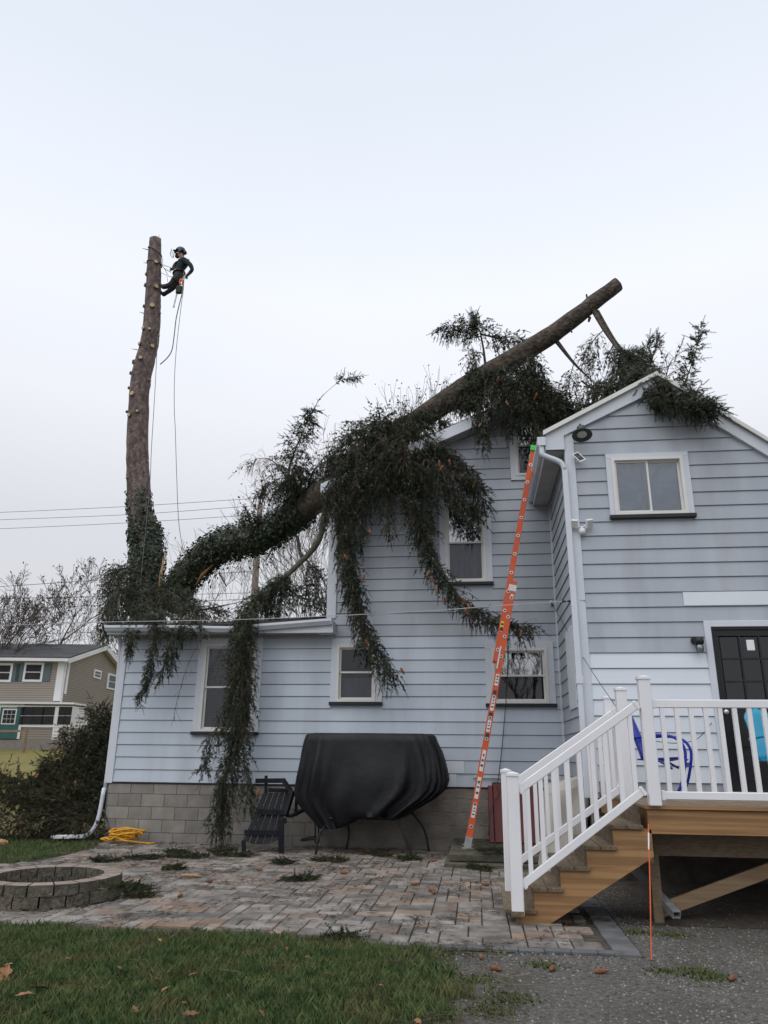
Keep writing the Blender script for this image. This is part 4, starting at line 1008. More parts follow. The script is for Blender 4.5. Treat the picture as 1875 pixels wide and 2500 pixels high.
# silhouette (height fraction -> left, right) measured on the cloth
prof = [(1.745, 3.655, 5.595), (1.72, 3.61, 5.64), (1.63, 3.585, 5.67), (1.50, 3.565, 5.73), (1.36, 3.555, 5.76), (1.22, 3.54, 5.78), (1.08, 3.525, 5.79), (.95, 3.505, 5.75), (.84, 3.50, 5.63), (.74, 3.545, 5.46), (.65, 3.62, 5.30), (.56, 3.72, 5.16), (.48, 3.80, 5.05), (.38, 3.88, 4.95), (.30, 3.95, 4.9)]
DP = (.86, 1, 1, 1, 1, 1, 1, .98, .95, .90, .85, .78, .70, .62, .55)
m = MB(); n = 150
def crease(i, z):
    a = i*.21; k = math.sin(a*2.1+1.3*math.sin(z*2.2))+.7*math.sin(a*4.3+z*1.7+2)+.55*math.sin(a*7.9-z*2.6)
    sh = abs(math.sin(a*1.35+.8*z))**6*1.6+abs(math.sin(a*2.9-1.1*z+1))**8*1.1
    return k*.5+sh
for j, (z, xl, xr) in enumerate(prof):
    cx, hw = (xl+xr)/2, (xr-xl)/2; dpt = .42*DP[j]
    for i in range(n):
        a = 2*math.pi*i/n; ca, sa = math.cos(a), math.sin(a)
        ex = abs(ca)**.42*(1 if ca > 0 else -1); ey = abs(sa)**.42*(1 if sa > 0 else -1)
        fold = (.004+.055*min(1, max(0, (1.68-z)/.6)))*crease(i, z)
        xx = cx+ex*(hw+fold*.25); zz = z
        lim = .40+.05*math.sin(xx*9) if xx < 4.32 else .545+.02*math.sin(xx*7)      # lower lobe on the left
        if xx < 4.32: lim = .37+.35*abs((xx-4.0)/.5)**2*.4
        zz = max(z, lim)
        m.v.append((xx, -.72+ey*(dpt+fold*.9), zz+.012*math.sin(i*.35+j)*(j == 0)))
for j in range(len(prof)-1):
    for i in range(n): m.f.append((j*n+i, (j+1)*n+i, (j+1)*n+(i+1) % n, j*n+(i+1) % n)); m.m.append(0)
tc_ = len(m.v); m.v.append((4.6, -.72, 1.765))
for i in range(n): m.f.append((i, (i+1) % n, tc_)); m.m.append(0)
cv = m.build('cover', M['cover'], cg, smooth=True)
for pts in ([(5.02, -1.0, .62), (5.18, -1.02, .30), (5.30, -1.03, .02)], [(5.20, -.35, .62), (5.42, -.35, .35), (5.50, -.35, .02)], [(4.05, -1.02, .5), (3.90, -1.02, .28), (3.86, -1.02, .02)], [(4.20, -.35, .5), (4.24, -.35, .25), (4.20, -.35, .02)]):
    MB().tube(smooth_path(pts, 4), .018, 8).build('leg', M['black_metal'], cg, smooth=True)
MB().tube([(4.0, -1.0, .53), (5.1, -1.0, .53)], .016, 8).build('rail', M['black_metal'], cg)
# ================================================================== adirondack chair tipped forward against the wall
ad = thing('adirondack_chair', 'black slatted adirondack chair leaning beside the black fabric cover', 'chair', (3.1, -.9, 0))
def adp(x, y): return at(560+.15672*x, 1870+.15672*y, Y=None or -1.0)
slat_top = [(430, 470), (545, 475), (625, 478), (712, 480), (800, 482)]
edges_b = [(215, 1150), (300, 1200), (395, 1225), (515, 1225), (640, 1200), (770, 1150)]
edges_t = [(440, 440), (530, 440), (615, 440), (705, 440), (790, 440), (870, 440)]
for i in range(5):
    (bx0, by0), (bx1, by1) = edges_b[i], edges_b[i+1]; (tx0, ty0), (tx1, ty1) = edges_t[i], edges_t[i+1]
    pts = [adp(bx0+7, by0), adp(bx1-7, by1), adp(tx1-7, ty1), adp(tx0+7, ty0)]
    pts[2] = pts[2]+Vector((0, .28, 0)); pts[3] = pts[3]+Vector((0, .28, 0))
    MB().prism(pts, (0, .02, .006)).build('slat', M['black_wood'], ad, bevel=.003)
for (l, r_, dy) in (((400, 720), (860, 740), .13), ((225, 1040), (775, 1050), .03)):
    a, b = adp(*l), adp(*r_); MB().beam(a+Vector((0, dy, 0)), b+Vector((0, dy, 0)), .02, .075).build('cross_batten', M['black_wood'], ad)
for (p_, q_, w) in (((235, 1150), (240, 1400), .06), ((820, 830), (815, 1420), .085), ((850, 860), (900, 840), .08)):
    a, b = adp(*p_), adp(*q_); MB().beam(a+Vector((0, -.04, 0)), b+Vector((0, -.04, 0)), w, .03, up=(0, 1, 0)).build('leg', M['black_wood'], ad, bevel=.004)
MB().beam(adp(770, 210)+Vector((0, .22, 0)), adp(960, 440)+Vector((0, .12, 0)), .03, .12, up=(0, 1, .3)).build('arm', M['black_wood'], ad, bevel=.006)
MB().beam(adp(960, 400)+Vector((0, .12, 0)), adp(870, 780)+Vector((0, .02, 0)), .05, .16, up=(0, 1, 0)).build('side_panel', M['black_wood'], ad, bevel=.006)
MB().beam(adp(1005, 165)+Vector((0, .28, 0)), adp(985, 800)+Vector((0, .2, 0)), .045, .03, up=(0, 1, 0)).build('rear_leg', M['black_wood'], ad)
MB().beam(adp(300, 245)+Vector((0, .38, 0)), adp(780, 240)+Vector((0, .38, 0)), .025, .07).build('back_rail', M['black_wood'], ad)
MB().beam(adp(465, 160)+Vector((0, .40, 0)), adp(460, 480)+Vector((0, .40, 0)), .045, .03, up=(0, 1, 0)).build('rear_leg', M['black_wood'], ad)
MB().beam(adp(530, 390)+Vector((0, .30, 0)), adp(840, 400)+Vector((0, .30, 0)), .06, .06).build('lumbar_rail', M['black_wood'], ad)
MB().beam(adp(930, 790), adp(1110, 700)+Vector((0, .3, 0)), .09, .03).build('arm', M['black_wood'], ad)
sd_ = thing('folding_stand', 'black folded metal stand between the slatted chair and the black cover', 'stand', (3.45, -.45, 0))
for (p_, q_) in (((1190, 850), (1190, 1260)), ((1240, 850), (1250, 1250)), ((960, 1190), (1190, 1150)), ((960, 1215), (1190, 1190))):
    a, b = adp(*p_), adp(*q_); k_ = Vector((.05, .45, 0)); MB().tube([a+k_, b+k_], .013, 6).build('tube', M['black_metal'], sd_)

# ================================================================== ropes and wood pieces on the ground
rp = random.Random(21)
yr = thing('yellow_rope', 'heap of yellow orange rope at the foot of the block foundation', 'rope', (.55, -.28, .03))
pts = []
for i in range(90):
    a = i*.55; rr = .10+.12*rp.random(); pts.append((.52+rr*1.5*math.cos(a)+.05*math.sin(i*.17), -.30+rr*.75*math.sin(a), .05+.14*math.exp(-((i % 30)-15)**2/90.)+.07*rp.random()))
pts += [(.85, -.33, .05), (1.0, -.36, .045), (1.06, -.3, .05)]
MB().tube(smooth_path(pts, 2), .015, 6).build('rope_coil', M['rope_y'], yr, smooth=True)
def wood_chunk(px, py, sx, sy, sz, rz, mat, label):
    c = at(px, py, Z=.05); m = MB(); n = 7
    ring = [(math.cos(2*math.pi*i/n)*rp.uniform(.75, 1.1), math.sin(2*math.pi*i/n)*rp.uniform(.75, 1.1)) for i in range(n)]
    ca, sa = math.cos(rz), math.sin(rz); vs = []
    for k, s_ in enumerate((-1, -.55, 0, .5, 1)):
        for (u, w_) in ring:
            f = (.55, .95, 1, .9, .5)[k]*rp.uniform(.85, 1.1); x, y_, z = s_*sx, u*sy*f, max(-.045, w_*sz*f); vs.append((c.x+x*ca-y_*sa, c.y+x*sa+y_*ca, .045+z))
    m.add(vs, [(k*n+i, k*n+(i+1) % n, (k+1)*n+(i+1) % n, (k+1)*n+i) for k in range(4) for i in range(n)]+[tuple(range(n)), tuple(4*n+i for i in range(n-1, -1, -1))])
    return tag(m.build('wood_chunk', M[mat], None), label, 'wood')
wood_chunk(466, 2138, .12, .035, .03, .1, 'split', 'long splintered orange wood chunk lying on the patio pavers')
wood_chunk(2, 2058, .10, .09, .07, .6, 'split', 'freshly split wood block on the grass by the brush pile')
# ================================================================== spruce foliage generator
def unit(v): return v/np.maximum(np.linalg.norm(v, axis=-1, keepdims=True), 1e-9)
def twig_template(seed, ns=6, k=4):
    r = np.random.default_rng(seed); V = []; Fc = []
    for i in range(ns):
        z = .02+.93*i/(ns-1)
        for j in range(k):
            a = 2*np.pi*(j/k)+i*2.4+r.uniform(-.3, .3); c, s = np.cos(a), np.sin(a); w = .235
            rr = r.uniform(.8, 1.15)*(1 if i < ns-1 else .7); b = len(V)
            V += [(-s*w, c*w, z), (s*w, -c*w, z), (c*rr, s*rr, z+.14*r.uniform(.7, 1.2))]
            Fc.append((b, b+1, b+2))
    b = len(V)
    V += [(.22, 0, 0), (-.11, .19, 0), (-.11, -.19, 0), (0, 0, 1.08)]; Fc += [(b, b+1, b+3), (b+1, b+2, b+3), (b+2, b, b+3)]
    return np.array(V), np.array(Fc)
TW = [twig_template(i) for i in range(5)]
class Spruce:
    """collects twig positions (needles) and stems of one bough"""
    def __init__(s, seed): s.r = np.random.default_rng(seed); s.b = []; s.d = []; s.l = []; s.rad = []; s.stem = MB(); s.dry = MB()
    def twig(s, b, d, l, rad): s.b.append(b); s.d.append(d); s.l.append(l); s.rad.append(rad)
    def branchlet(s, base, d, L, droop, tl=.11, bare=False, sub=True, curl=0):
        r = s.r; n = 4 if bare else 5; p = np.array(base, float); d = unit(np.array(d, float)); pts = [p.copy()]
        side = unit(np.cross(d, r.normal(size=3)))
        step = L/n; acc = 0.0; sgn = 1; spacing = .042
        for i in range(n):
            d = unit(d+np.array([0, 0, -droop])*(.35+.25*i/n)+r.normal(size=3)*.09+np.array([0, 0, curl*(i/n)**2]))
            q = p+d*step; pts.append(q.copy())
            if not bare:
                side = unit(side-d*side.dot(d)); nrm = np.cross(d, side)
                m = max(1, int(step/spacing))
                for k in range(m):
                    sgn = -sgn; f = (i*m+k)/(n*m)
                    if f < .06: continue
                    l = tl*r.uniform(.55, 1.15)*(1.15-.75*f); c = p+(q-p)*((k+r.random())/m)
                    td = d*r.uniform(.4, .8)+side*sgn*r.uniform(.6, 1.0)+nrm*r.normal()*.35+np.array([0, 0, -.30*min(1, droop*1.5)])
                    s.twig(c, unit(td), l*1.0, r.uniform(.020, .029))
            p = q
        if not bare: s.twig(p, d, tl*1.0, .022)
        st = s.dry if bare else s.stem
        r0 = .0035+.0035*L if not bare else .0022+.002*L
        st.tube(pts, [r0*(1-.75*i/n) for i in range(n+1)], 3, cap=False)
        if bare and sub:
            for k in range(int(2+L*4)):
                i = int(r.integers(1, n)); dd = unit(unit(pts[i]-pts[i-1])+r.normal(size=3)*.5+np.array([0, 0, -.2]))
                s.branchlet(pts[i], dd, L*r.uniform(.2, .45), droop*1.2, bare=True, sub=False)
    def bough(s, path, r0, nb, L, droop=.5, s0=.1, s1=1.0, tl=.125, bare=.12, fwd=.5, spread=1.0, up=0.0, taper=.6, tip=True, front=0.0, curl=0):
        r = s.r; P = [np.array(tuple(p)) for p in smooth_path(path, 6)]; n = len(P)
        s.stem.tube([Vector(p) for p in P], [max(.004, r0*(1-i/(n-1))**1.3) for i in range(n)], 7)
        seg = np.array([np.linalg.norm(P[i+1]-P[i]) for i in range(n-1)]); cum = np.concatenate([[0], np.cumsum(seg)]); tot = cum[-1]
        nb = int(nb*DENS)
        for k in range(nb):
            f = s0+(s1-s0)*((k+r.random())/nb); a = f*tot; i = min(n-2, int(np.searchsorted(cum, a)-1)); i = max(i, 0)
            p = P[i]+(P[i+1]-P[i])*((a-cum[i])/max(seg[i], 1e-6)); T = unit(P[i+1]-P[i])
            sd = r.normal(size=3); sd -= T*sd.dot(T); sd = unit(sd); sd[1] -= front*abs(r.normal()); sd = unit(sd)
            d = T*fwd*r.uniform(.4, 1.4)+sd*spread*r.uniform(.5, 1.1)+np.array([0, 0, up])
            s.branchlet(p, d, r.uniform(*L)*(1-taper*max(0, f-.3)), droop*r.uniform(.6, 1.4), tl, bare=r.random() < bare, curl=curl)
        if tip: s.branchlet(P[-1], P[-1]-P[-2], L[0], droop*.4, tl)
    def needles(s, name, parent, mat):
        if not s.b: return None
        b = np.array(s.b); d = np.array(s.d); l = np.array(s.l); rad = np.array(s.rad); n = len(b)
        ref = np.where(np.abs(d[:, 2:3]) < .9, np.array([[0, 0, 1.]]), np.array([[1., 0, 0]]))
        u = unit(np.cross(d, ref)); v = np.cross(d, u); a = s.r.uniform(0, 6.28, n)[:, None]
        u, v = u*np.cos(a)+v*np.sin(a), v*np.cos(a)-u*np.sin(a)
        which = s.r.integers(0, len(TW), n); VV = []; FF = []; off = 0
        for t, (tv, tf) in enumerate(TW):
            idx = np.where(which == t)[0]
            if not len(idx): continue
            X = b[idx][:, None]+tv[None, :, 0:1]*(u[idx]*rad[idx, None])[:, None]+tv[None, :, 1:2]*(v[idx]*rad[idx, None])[:, None]+tv[None, :, 2:3]*(d[idx]*l[idx, None])[:, None]
            VV.append(X.reshape(-1, 3)); FF.append((np.arange(len(idx))[:, None, None]*len(tv)+tf[None]).reshape(-1, 3)+off); off += len(idx)*len(tv)
        return np_mesh(name, np.concatenate(VV), np.concatenate(FF), mat, parent, kind='stuff')
    def emit(s, parent, bark='bark_dark', needle='needle', name='branch'):
        br = s.stem.build(name, M[bark], parent, smooth=True)
        nd = s.needles('needles', br, M[needle])
        if s.dry.v: s.dry.build('bare_twigs', M['twig'], br, kind='stuff')
        return br
TWIGS = 0; DENS = 2.2
def pp(*q): return [tuple(at(x, y, Y=yy)) for x, y, yy in q]
_seed = [100]
def bough(parent, path, r0, nb, L, bark='bark_dark', needle='needle', name='branch', **k):
    global TWIGS
    _seed[0] += 1; s = Spruce(_seed[0]); s.bough(path, r0, nb, L, **k); TWIGS += len(s.b); return s.emit(parent, bark, needle, name)

# ------------------------------------------------------------------ standing trunk
TY = 4.0
tr = [(356, 1800, 70), (354, 1600, 68), (352, 1500, 66), (352, 1445, 64), (357, 1394, 66), (360, 1343, 66), (353, 1296, 62), (343, 1257, 57), (338, 1198, 53), (336, 1100, 50), (338, 998, 46), (344, 926, 45), (354, 880, 44), (366, 829, 40), (372, 769, 37), (374, 709, 35), (377, 644, 31), (379, 585, 26)]
tpts = [at(x, y, Y=TY) for x, y, w in tr]; trad = [(at(x+w/2, y, Y=TY)-at(x-w/2, y, Y=TY)).length/2 for x, y, w in tr]
base = tpts[0].copy(); base.z = -.2; tpts = [base]+tpts; trad = [trad[0]*1.1]+trad
stree = thing('standing_spruce', 'tall limbless spruce trunk with ivy at its foot and a climber near the top', 'tree', (base.x, base.y, 0))
def bark_tube(pts, rad, n, seed, rough=.05, sub=5):
    """trunk surface with uneven, knotted outline"""
    r = np.random.default_rng(seed); P = smooth_path(pts, sub); k = len(P); R_ = np.interp(np.linspace(0, len(rad)-1, k), range(len(rad)), rad)
    m = MB(); m.tube(P, list(R_), n, cap=False); V = np.array(m.v).reshape(k, n, 3); C = np.array([tuple(p) for p in P])[:, None]
    no = r.normal(0, 1, (k, n)); no = (no+np.roll(no, 1, 1)+np.roll(no, 1, 0))/3
    V = C+(V-C)*(1+rough*no[:, :, None]); m.v = [tuple(x) for x in V.reshape(-1, 3)]
    m.f.append(tuple(range(n-1, -1, -1))); m.f.append(tuple((k-1)*n+j for j in range(n))); m.m += [0, 0]
    return m, P, R_
m, TP, TR = bark_tube(tpts, trad, 18, 1, .045)
m.m[-1] = 1
trunk = m.build('trunk', [M['bark'], M['cut']], stree, smooth=True)
def stub(parent, px, py, rr, c_front, Y=TY, ln=.05, dirv=None):
    c = at(px, py, Y=Y); i = min(range(len(TP)), key=lambda q: abs(TP[q].z-c.z)); ctr = TP[i]; R0 = TR[i]
    dx = c.x-ctr.x; dx = max(-R0*.98, min(R0*.98, dx)); dy = -math.sqrt(max(0, R0*R0-dx*dx)); nrm = Vector((dx, dy, .0)).normalized()
    a = Vector((ctr.x, ctr.y, c.z))+nrm*(R0*.8); b = Vector((ctr.x, ctr.y, c.z))+nrm*(R0+ln)+Vector((0, 0, ln*.15))
    mm = MB(); mm.tube([a, a.lerp(b, .6), b], [rr*1.7, rr*1.15, rr], 10); mm.m = [0]*len(mm.f); mm.m[-1] = 1
    return mm.build('branch_stub', [M['bark'], M['cut']], parent)
Z1 = lambda x, y: (250+.2411*x, 540+.2411*y)
for (x, y, rr) in ((562, 452, .045), (475, 570, .04), (462, 680, .04), (565, 698, .05), (448, 890, .035), (535, 902, .05), (455, 1128, .042), (512, 1142, .03), (418, 1288, .04), (525, 1300, .045), (432, 1437, .04), (310, 1440, .05), (312, 1560, .035), (350, 1795, .05), (285, 1700, .03), (588, 945, .02), (570, 1170, .03), (490, 1620, .03), (320, 2010, .045)):
    stub(trunk, *Z1(x, y), rr*1.25, 1)
for (px, py) in ((312, 1008), (345, 1015), (366, 1128), (322, 1175)): stub(trunk, px, py, .035, 1)
for (x, y, dx) in ((462, 290, -.16), (465, 432, -.13), (430, 936, -.14), (375, 1308, -.2)):
    a = at(*Z1(x, y), Y=TY); MB().tube([a+Vector((.1, 0, 0)), a, a+Vector((dx, -.05, .03))], [.022, .014, .004], 6).build('dead_snag', M['bark_dark'], stree)
for k in range(9):
    a = tpts[-1]+Vector((rnd.uniform(-.1, .12), rnd.uniform(-.1, .1), -.02)); MB().tube([a, a+Vector((rnd.uniform(-.01, .05), 0, rnd.uniform(.04, .16)))], [.012, .002], 4).build('splinter', M['cut'], stree)
# torn wood where the other stem broke off
a, b = at(398, 1375, Y=TY-.05), at(392, 1480, Y=TY-.05)
m = MB(); m.tube([at(404, 1350, Y=TY-.15), at(393, 1400, Y=TY-.28), at(389, 1455, Y=TY-.32), at(392, 1500, Y=TY-.3)], [.01, .035, .05, .06], 7); m.build('torn_wood', M['split'], stree)

# ------------------------------------------------------------------ fallen stem
ftr = [(408, 1490, 4.0, 60), (430, 1440, 3.9, 66), (486, 1372, 3.5, 70), (545, 1330, 3.0, 66), (633, 1313, 2.4, 64), (700, 1272, 1.9, 64), (760, 1228, 1.45, 66), (830, 1180, .95, 64), (910, 1115, .6, 62), (1017, 1030, .42, 57), (1130, 950, .28, 53), (1243, 882, .12, 50), (1333, 826, 0, 46), (1412, 768, -.1, 41), (1509, 694, -.2, 35)]
fp = [at(x, y, Y=yy) for x, y, yy, w in ftr]; frad = []
for (x, y, yy, w) in ftr:
    c = at(x, y, Y=yy); frad.append(w/2/F_PX*(c-CAM).dot(_f))
fall = thing('fallen_spruce', 'broken spruce stem lying across the roofs with dark green boughs', 'tree', tuple(fp[0]))
fall['label'] = 'broken spruce stem lying across the roofs with dark green boughs hanging down the walls'
m, FP, FR = bark_tube(fp, frad, 18, 2, .085)
m.m[-1] = 1
ftrunk = m.build('trunk', [M['bark_dark'], M['cut']], fall, smooth=True)
# splintered break on the fallen stem
for (q0, q1, w) in (((462, 1420), (560, 1337), .07), ((478, 1428), (520, 1378), .045), ((485, 1392), (548, 1342), .04)):
    a, b = at(*q0, Y=3.45), at(*q1, Y=3.1); MB().tube([a, a.lerp(b, .4)+Vector((0, -.05, .03)), b], [.015, w, .02], 6).build('splintered_wood', M['split'], fall)
for (x, y, yy, dx, dz, r_) in ((1435, 735, -.12, -.02, .14, .022), (1390, 800, -.1, .04, -.12, .02), (1440, 775, -.1, -.03, -.1, .03), (725, 1310, 1.6, .12, -.45, .035), (535, 1400, 3, .2, -.3, .02)):
    a = at(x, y, Y=yy); MB().tube([a, a+Vector((dx, -.02, dz))], [r_, r_*.7], 7).build('branch_stub', M['bark_dark'], fall)
# ------------------------------------------------------------------ boughs of the fallen stem
H = dict(droop=.62, bare=.17, spread=.95)
def FB(path, r0, nb, L, **k):
    kk = dict(H); kk.update(k); return bough(fall, pp(*path), r0, nb, L, **kk)
# hanging column over the low wing gutter
FB([(800, 1215, 1.1), (778, 1318, 1.0), (718, 1388, .6), (650, 1448, .05), (606, 1498, -.52), (592, 1600, -.62), (585, 1700, -.64), (562, 1850, -.66), (545, 1950, -.68), (535, 2010, -.68)], .07, 215, (.3, .55), bark='mossy', s0=.28, fwd=.9, taper=.2)
FB([(615, 1470, -.3), (575, 1560, -.6), (560, 1700, -.62), (520, 1800, -.66), (500, 1870, -.68)], .02, 55, (.25, .45), fwd=.9, bare=.3)
FB([(600, 1500, -.5), (610, 1600, -.6), (605, 1720, -.6), (590, 1800, -.62), (600, 1900, -.7), (610, 1960, -.7)], .02, 55, (.25, .42), fwd=.9, taper=.1)
FB([(690, 1415, .7), (720, 1450, .5), (790, 1480, .3), (820, 1495, .2)], .03, 40, (.25, .5), droop=.35)
FB([(735, 1350, 1.2), (770, 1400, 1.1), (790, 1460, 1.0)], .03, 36, (.3, .55), bare=.5)
FB([(700, 1400, .9), (690, 1430, .6), (660, 1470, .3), (690, 1490, 0)], .03, 34, (.3, .5))
# big mass over the main roof corner
FB([(900, 1120, .55), (880, 1090, .1), (855, 1160, -.35), (845, 1290, -.52), (862, 1430, -.58), (895, 1545, -.6), (950, 1640, -.62)], .05, 200, (.32, .56), fwd=.85, taper=.3)
FB([(870, 1150, .6), (850, 1160, -.1), (835, 1280, -.4), (850, 1400, -.5), (880, 1480, -.55)], .03, 70, (.3, .5), fwd=.8, bare=.3)
FB([(960, 1085, .4), (985, 1110, -.1), (1000, 1200, -.48), (1035, 1320, -.6), (1080, 1410, -.7), (1155, 1485, -.85), (1240, 1525, -1.0), (1285, 1530, -1.05)], .04, 195, (.28, .52), fwd=.9, taper=.45, s0=.12)
FB([(1000, 1055, .3), (1040, 1090, -.15), (1100, 1130, -.45), (1155, 1180, -.58), (1180, 1230, -.6)], .04, 80, (.3, .5), bare=.05)
FB([(950, 1080, .4), (930, 1055, .0), (970, 1120, -.4), (1050, 1175, -.55), (1125, 1225, -.6), (1165, 1260, -.6)], .04, 90, (.3, .55), bare=.25)
FB([(860, 1145, .7), (835, 1110, .3), (815, 1180, -.25), (812, 1260, -.42)], .04, 70, (.35, .6), bare=.5)
FB([(1000, 1050, .3), (1010, 1030, 0), (1055, 1070, -.38), (1110, 1120, -.48), (1165, 1180, -.52)], .035, 80, (.28, .45))
FB([(900, 1110, .5), (920, 1120, -.15), (940, 1200, -.45), (950, 1290, -.5)], .03, 60, (.3, .5), bare=.3)
FB([(930, 1080, .5), (880, 1050, .2), (830, 1080, 0), (810, 1130, -.2)], .035, 60, (.3, .55), bare=.55)
FB([(960, 1070, .4), (940, 1030, .2), (900, 1040, 0), (870, 1080, -.2)], .03, 55, (.3, .5), droop=.3, up=.15)
FB([(1020, 1030, .35), (1030, 1005, .1), (1060, 1015, 0), (1085, 1035, -.1)], .03, 34, (.2, .32))
FB([(980, 1100, .1), (1000, 1150, -.35), (1040, 1230, -.5), (1050, 1290, -.55)], .03, 50, (.3, .5), bare=.2)
FB([(900, 1130, .2), (905, 1180, -.35), (880, 1260, -.5), (880, 1330, -.52)], .03, 55, (.3, .5), bare=.2)
for path, n_, L_ in (([(880, 1130, .3), (850, 1120, -.2), (820, 1190, -.5), (805, 1260, -.55)], 60, (.35, .55)), ([(900, 1100, .3), (890, 1080, -.2), (880, 1150, -.5), (870, 1220, -.55)], 70, (.35, .55)), ([(950, 1060, .3), (945, 1040, -.2), (935, 1110, -.5), (925, 1190, -.55)], 75, (.35, .55)),
                     ([(990, 1040, .3), (985, 1020, -.2), (985, 1090, -.5), (980, 1170, -.55)], 75, (.35, .55)),
                     ([(920, 1090, .2), (960, 1100, -.5), (1020, 1150, -.65), (1090, 1190, -.7), (1140, 1240, -.7)], 70, (.3, .5)), ([(1010, 1080, -.2), (1050, 1130, -.6), (1100, 1160, -.7), (1160, 1175, -.7)], 60, (.3, .45))):
    FB(path, .02, int(n_*.9), L_, fwd=.6, bare=.36)
# upright leader left of the mass
FB([(745, 1235, 1.5), (705, 1160, 1.4), (735, 1065, 1.25), (765, 1005, 1.2)], .045, 125, (.30, .55), droop=.45, taper=.75, s0=.05, bare=.3)
FB([(765, 1005, 1.2), (778, 978, 1.15), (805, 950, 1.1), (840, 925, 1.05), (868, 920, 1.0)], .010, 7, (.16, .24), droop=.05, s0=.62, bare=0, spread=.7)
FB([(700, 1165, 1.4), (665, 1125, 1.35), (630, 1120, 1.3), (600, 1135, 1.3)], .018, 30, (.35, .7), bare=.92, droop=.75)
FB([(720, 1240, 1.6), (680, 1190, 1.5), (650, 1180, 1.45), (635, 1210, 1.4)], .025, 45, (.35, .6), bare=.55, droop=.7)
FB([(745, 1225, 1.5), (765, 1150, 1.2), (800, 1125, 1.0), (835, 1130, .8)], .03, 55, (.3, .5))
FB([(720, 1245, 1.6), (735, 1180, 1.3), (720, 1150, 1.1), (700, 1180, 1.0)], .03, 55, (.3, .5))
FB([(640, 1300, 2.3), (620, 1270, 2.1), (605, 1255, 1.9), (600, 1265, 1.8)], .02, 26, (.2, .35))
# curtains under the upper stem
for path in ([(1130, 950, .25), (1140, 955, -.2), (1145, 985, -.4)], [(1180, 918, .2), (1185, 940, -.35), (1180, 1020, -.5), (1185, 1075, -.52)], [(1225, 892, .15), (1230, 930, -.3), (1245, 1000, -.45), (1250, 1040, -.5)],
             [(1285, 860, .1), (1292, 900, -.3), (1300, 990, -.45), (1318, 1085, -.48)], [(1200, 905, .2), (1170, 925, -.1), (1130, 965, -.25), (1110, 985, -.3)]):
    FB(path, .03, 56, (.28, .6), fwd=.5, droop=.8)
FB([(1240, 890, .1), (1290, 930, -.1), (1350, 965, -.2), (1400, 985, -.2), (1440, 1000, -.2)], .03, 60, (.25, .45), droop=.3, bare=.3)
FB([(1200, 920, .1), (1260, 960, -.2), (1330, 1000, -.35), (1370, 1020, -.4)], .03, 50, (.28, .5), droop=.6)
FB([(1300, 850, .1), (1305, 900, 0), (1330, 960, -.1), (1400, 1000, -.1)], .03, 55, (.25, .5), bare=.35)
FB([(1420, 930, -.1), (1460, 960, -.2), (1500, 985, -.3), (1540, 965, -.4)], .02, 45, (.2, .4), droop=.2)
for path in ([(1210, 905, .1), (1215, 950, -.4), (1222, 1020, -.5)], [(1265, 875, .1), (1275, 930, -.35), (1280, 1010, -.48)], [(1320, 900, 0), (1345, 960, -.2), (1380, 1010, -.3), (1400, 1030, -.35)], [(1280, 930, 0), (1340, 980, -.3), (1370, 1040, -.42)]):
    FB(path, .02, 38, (.28, .6), fwd=.5, droop=.8)
# flag shaped bough above the stem
FB([(1185, 892, .2), (1178, 840, .2), (1165, 800, .2), (1120, 795, .2), (1085, 805, .2)], .028, 50, (.28, .55), droop=.75, s0=.4, bare=.12, spread=.8, tl=.12)
FB([(1172, 815, .2), (1215, 825, .2), (1255, 822, .2), (1300, 840, .2)], .02, 34, (.25, .5), droop=.75, bare=.12)
FB([(1170, 830, .2), (1160, 800, .2), (1155, 775, .2)], .014, 12, (.12, .2), droop=-.2, bare=0, up=.5)
FB([(1182, 870, .2), (1170, 860, .15), (1155, 880, .1), (1150, 920, .1)], .014, 24, (.2, .4), bare=.4)
# bare limb and right hand boughs
FB([(1358, 832, 0), (1400, 885, .05), (1440, 925, .1), (1492, 975, .1)], .045, 16, (.2, .4), s0=.55, tip=False, bare=.5)
FB([(1300, 935, 0), (1330, 965, 0), (1360, 985, 0)], .03, 14, (.2, .35))
FB([(1445, 752, -.12), (1482, 815, -.4), (1525, 872, -.9), (1575, 930, -1.6), (1640, 962, -2.3), (1700, 985, -2.75)], .05, 120, (.3, .5), s0=.34, droop=.35, bare=.1)
FB([(1458, 760, -.12), (1500, 830, -.3), (1540, 878, -.8), (1590, 935, -1.7), (1600, 950, -2.4)], .04, 110, (.28, .5), s0=.32, droop=.5)
FB([(1480, 800, -.2), (1450, 830, -.2), (1430, 880, -.2), (1425, 930, -.2)], .012, 34, (.3, .55), droop=.8, bare=.6)
FB([(1490, 820, -.4), (1500, 860, -.4), (1505, 910, -.4)], .010, 26, (.3, .55), droop=.9, bare=.5)
FB([(1400, 890, 0), (1390, 930, 0), (1380, 970, 0)], .010, 22, (.25, .45), droop=.7, bare=.5)
FB([(1560, 915, -1.5), (1575, 870, -1.6), (1582, 835, -1.6)], .012, 7, (.12, .2), droop=-.15, up=.4, bare=0)
FB([(1580, 915, -1.6), (1595, 870, -1.8), (1603, 825, -1.8)], .012, 6, (.10, .16), droop=-.1, up=.3, bare=0)
FB([(1660, 965, -2.4), (1685, 900, -2.4), (1700, 850, -2.4), (1708, 805, -2.4)], .014, 15, (.12, .22), droop=.05, bare=.2)
FB([(1620, 940, -2.2), (1640, 880, -2.2), (1680, 850, -2.3)], .012, 18, (.2, .4), droop=.35, bare=.75)
FB([(1600, 945, -2.2), (1660, 960, -2.6), (1715, 985, -2.85), (1745, 1000, -2.9)], .02, 70, (.22, .4), droop=.3)
FB([(1560, 935, -1.8), (1600, 965, -2.6), (1660, 985, -2.9), (1720, 1000, -2.95)], .02, 70, (.2, .36), droop=.45)
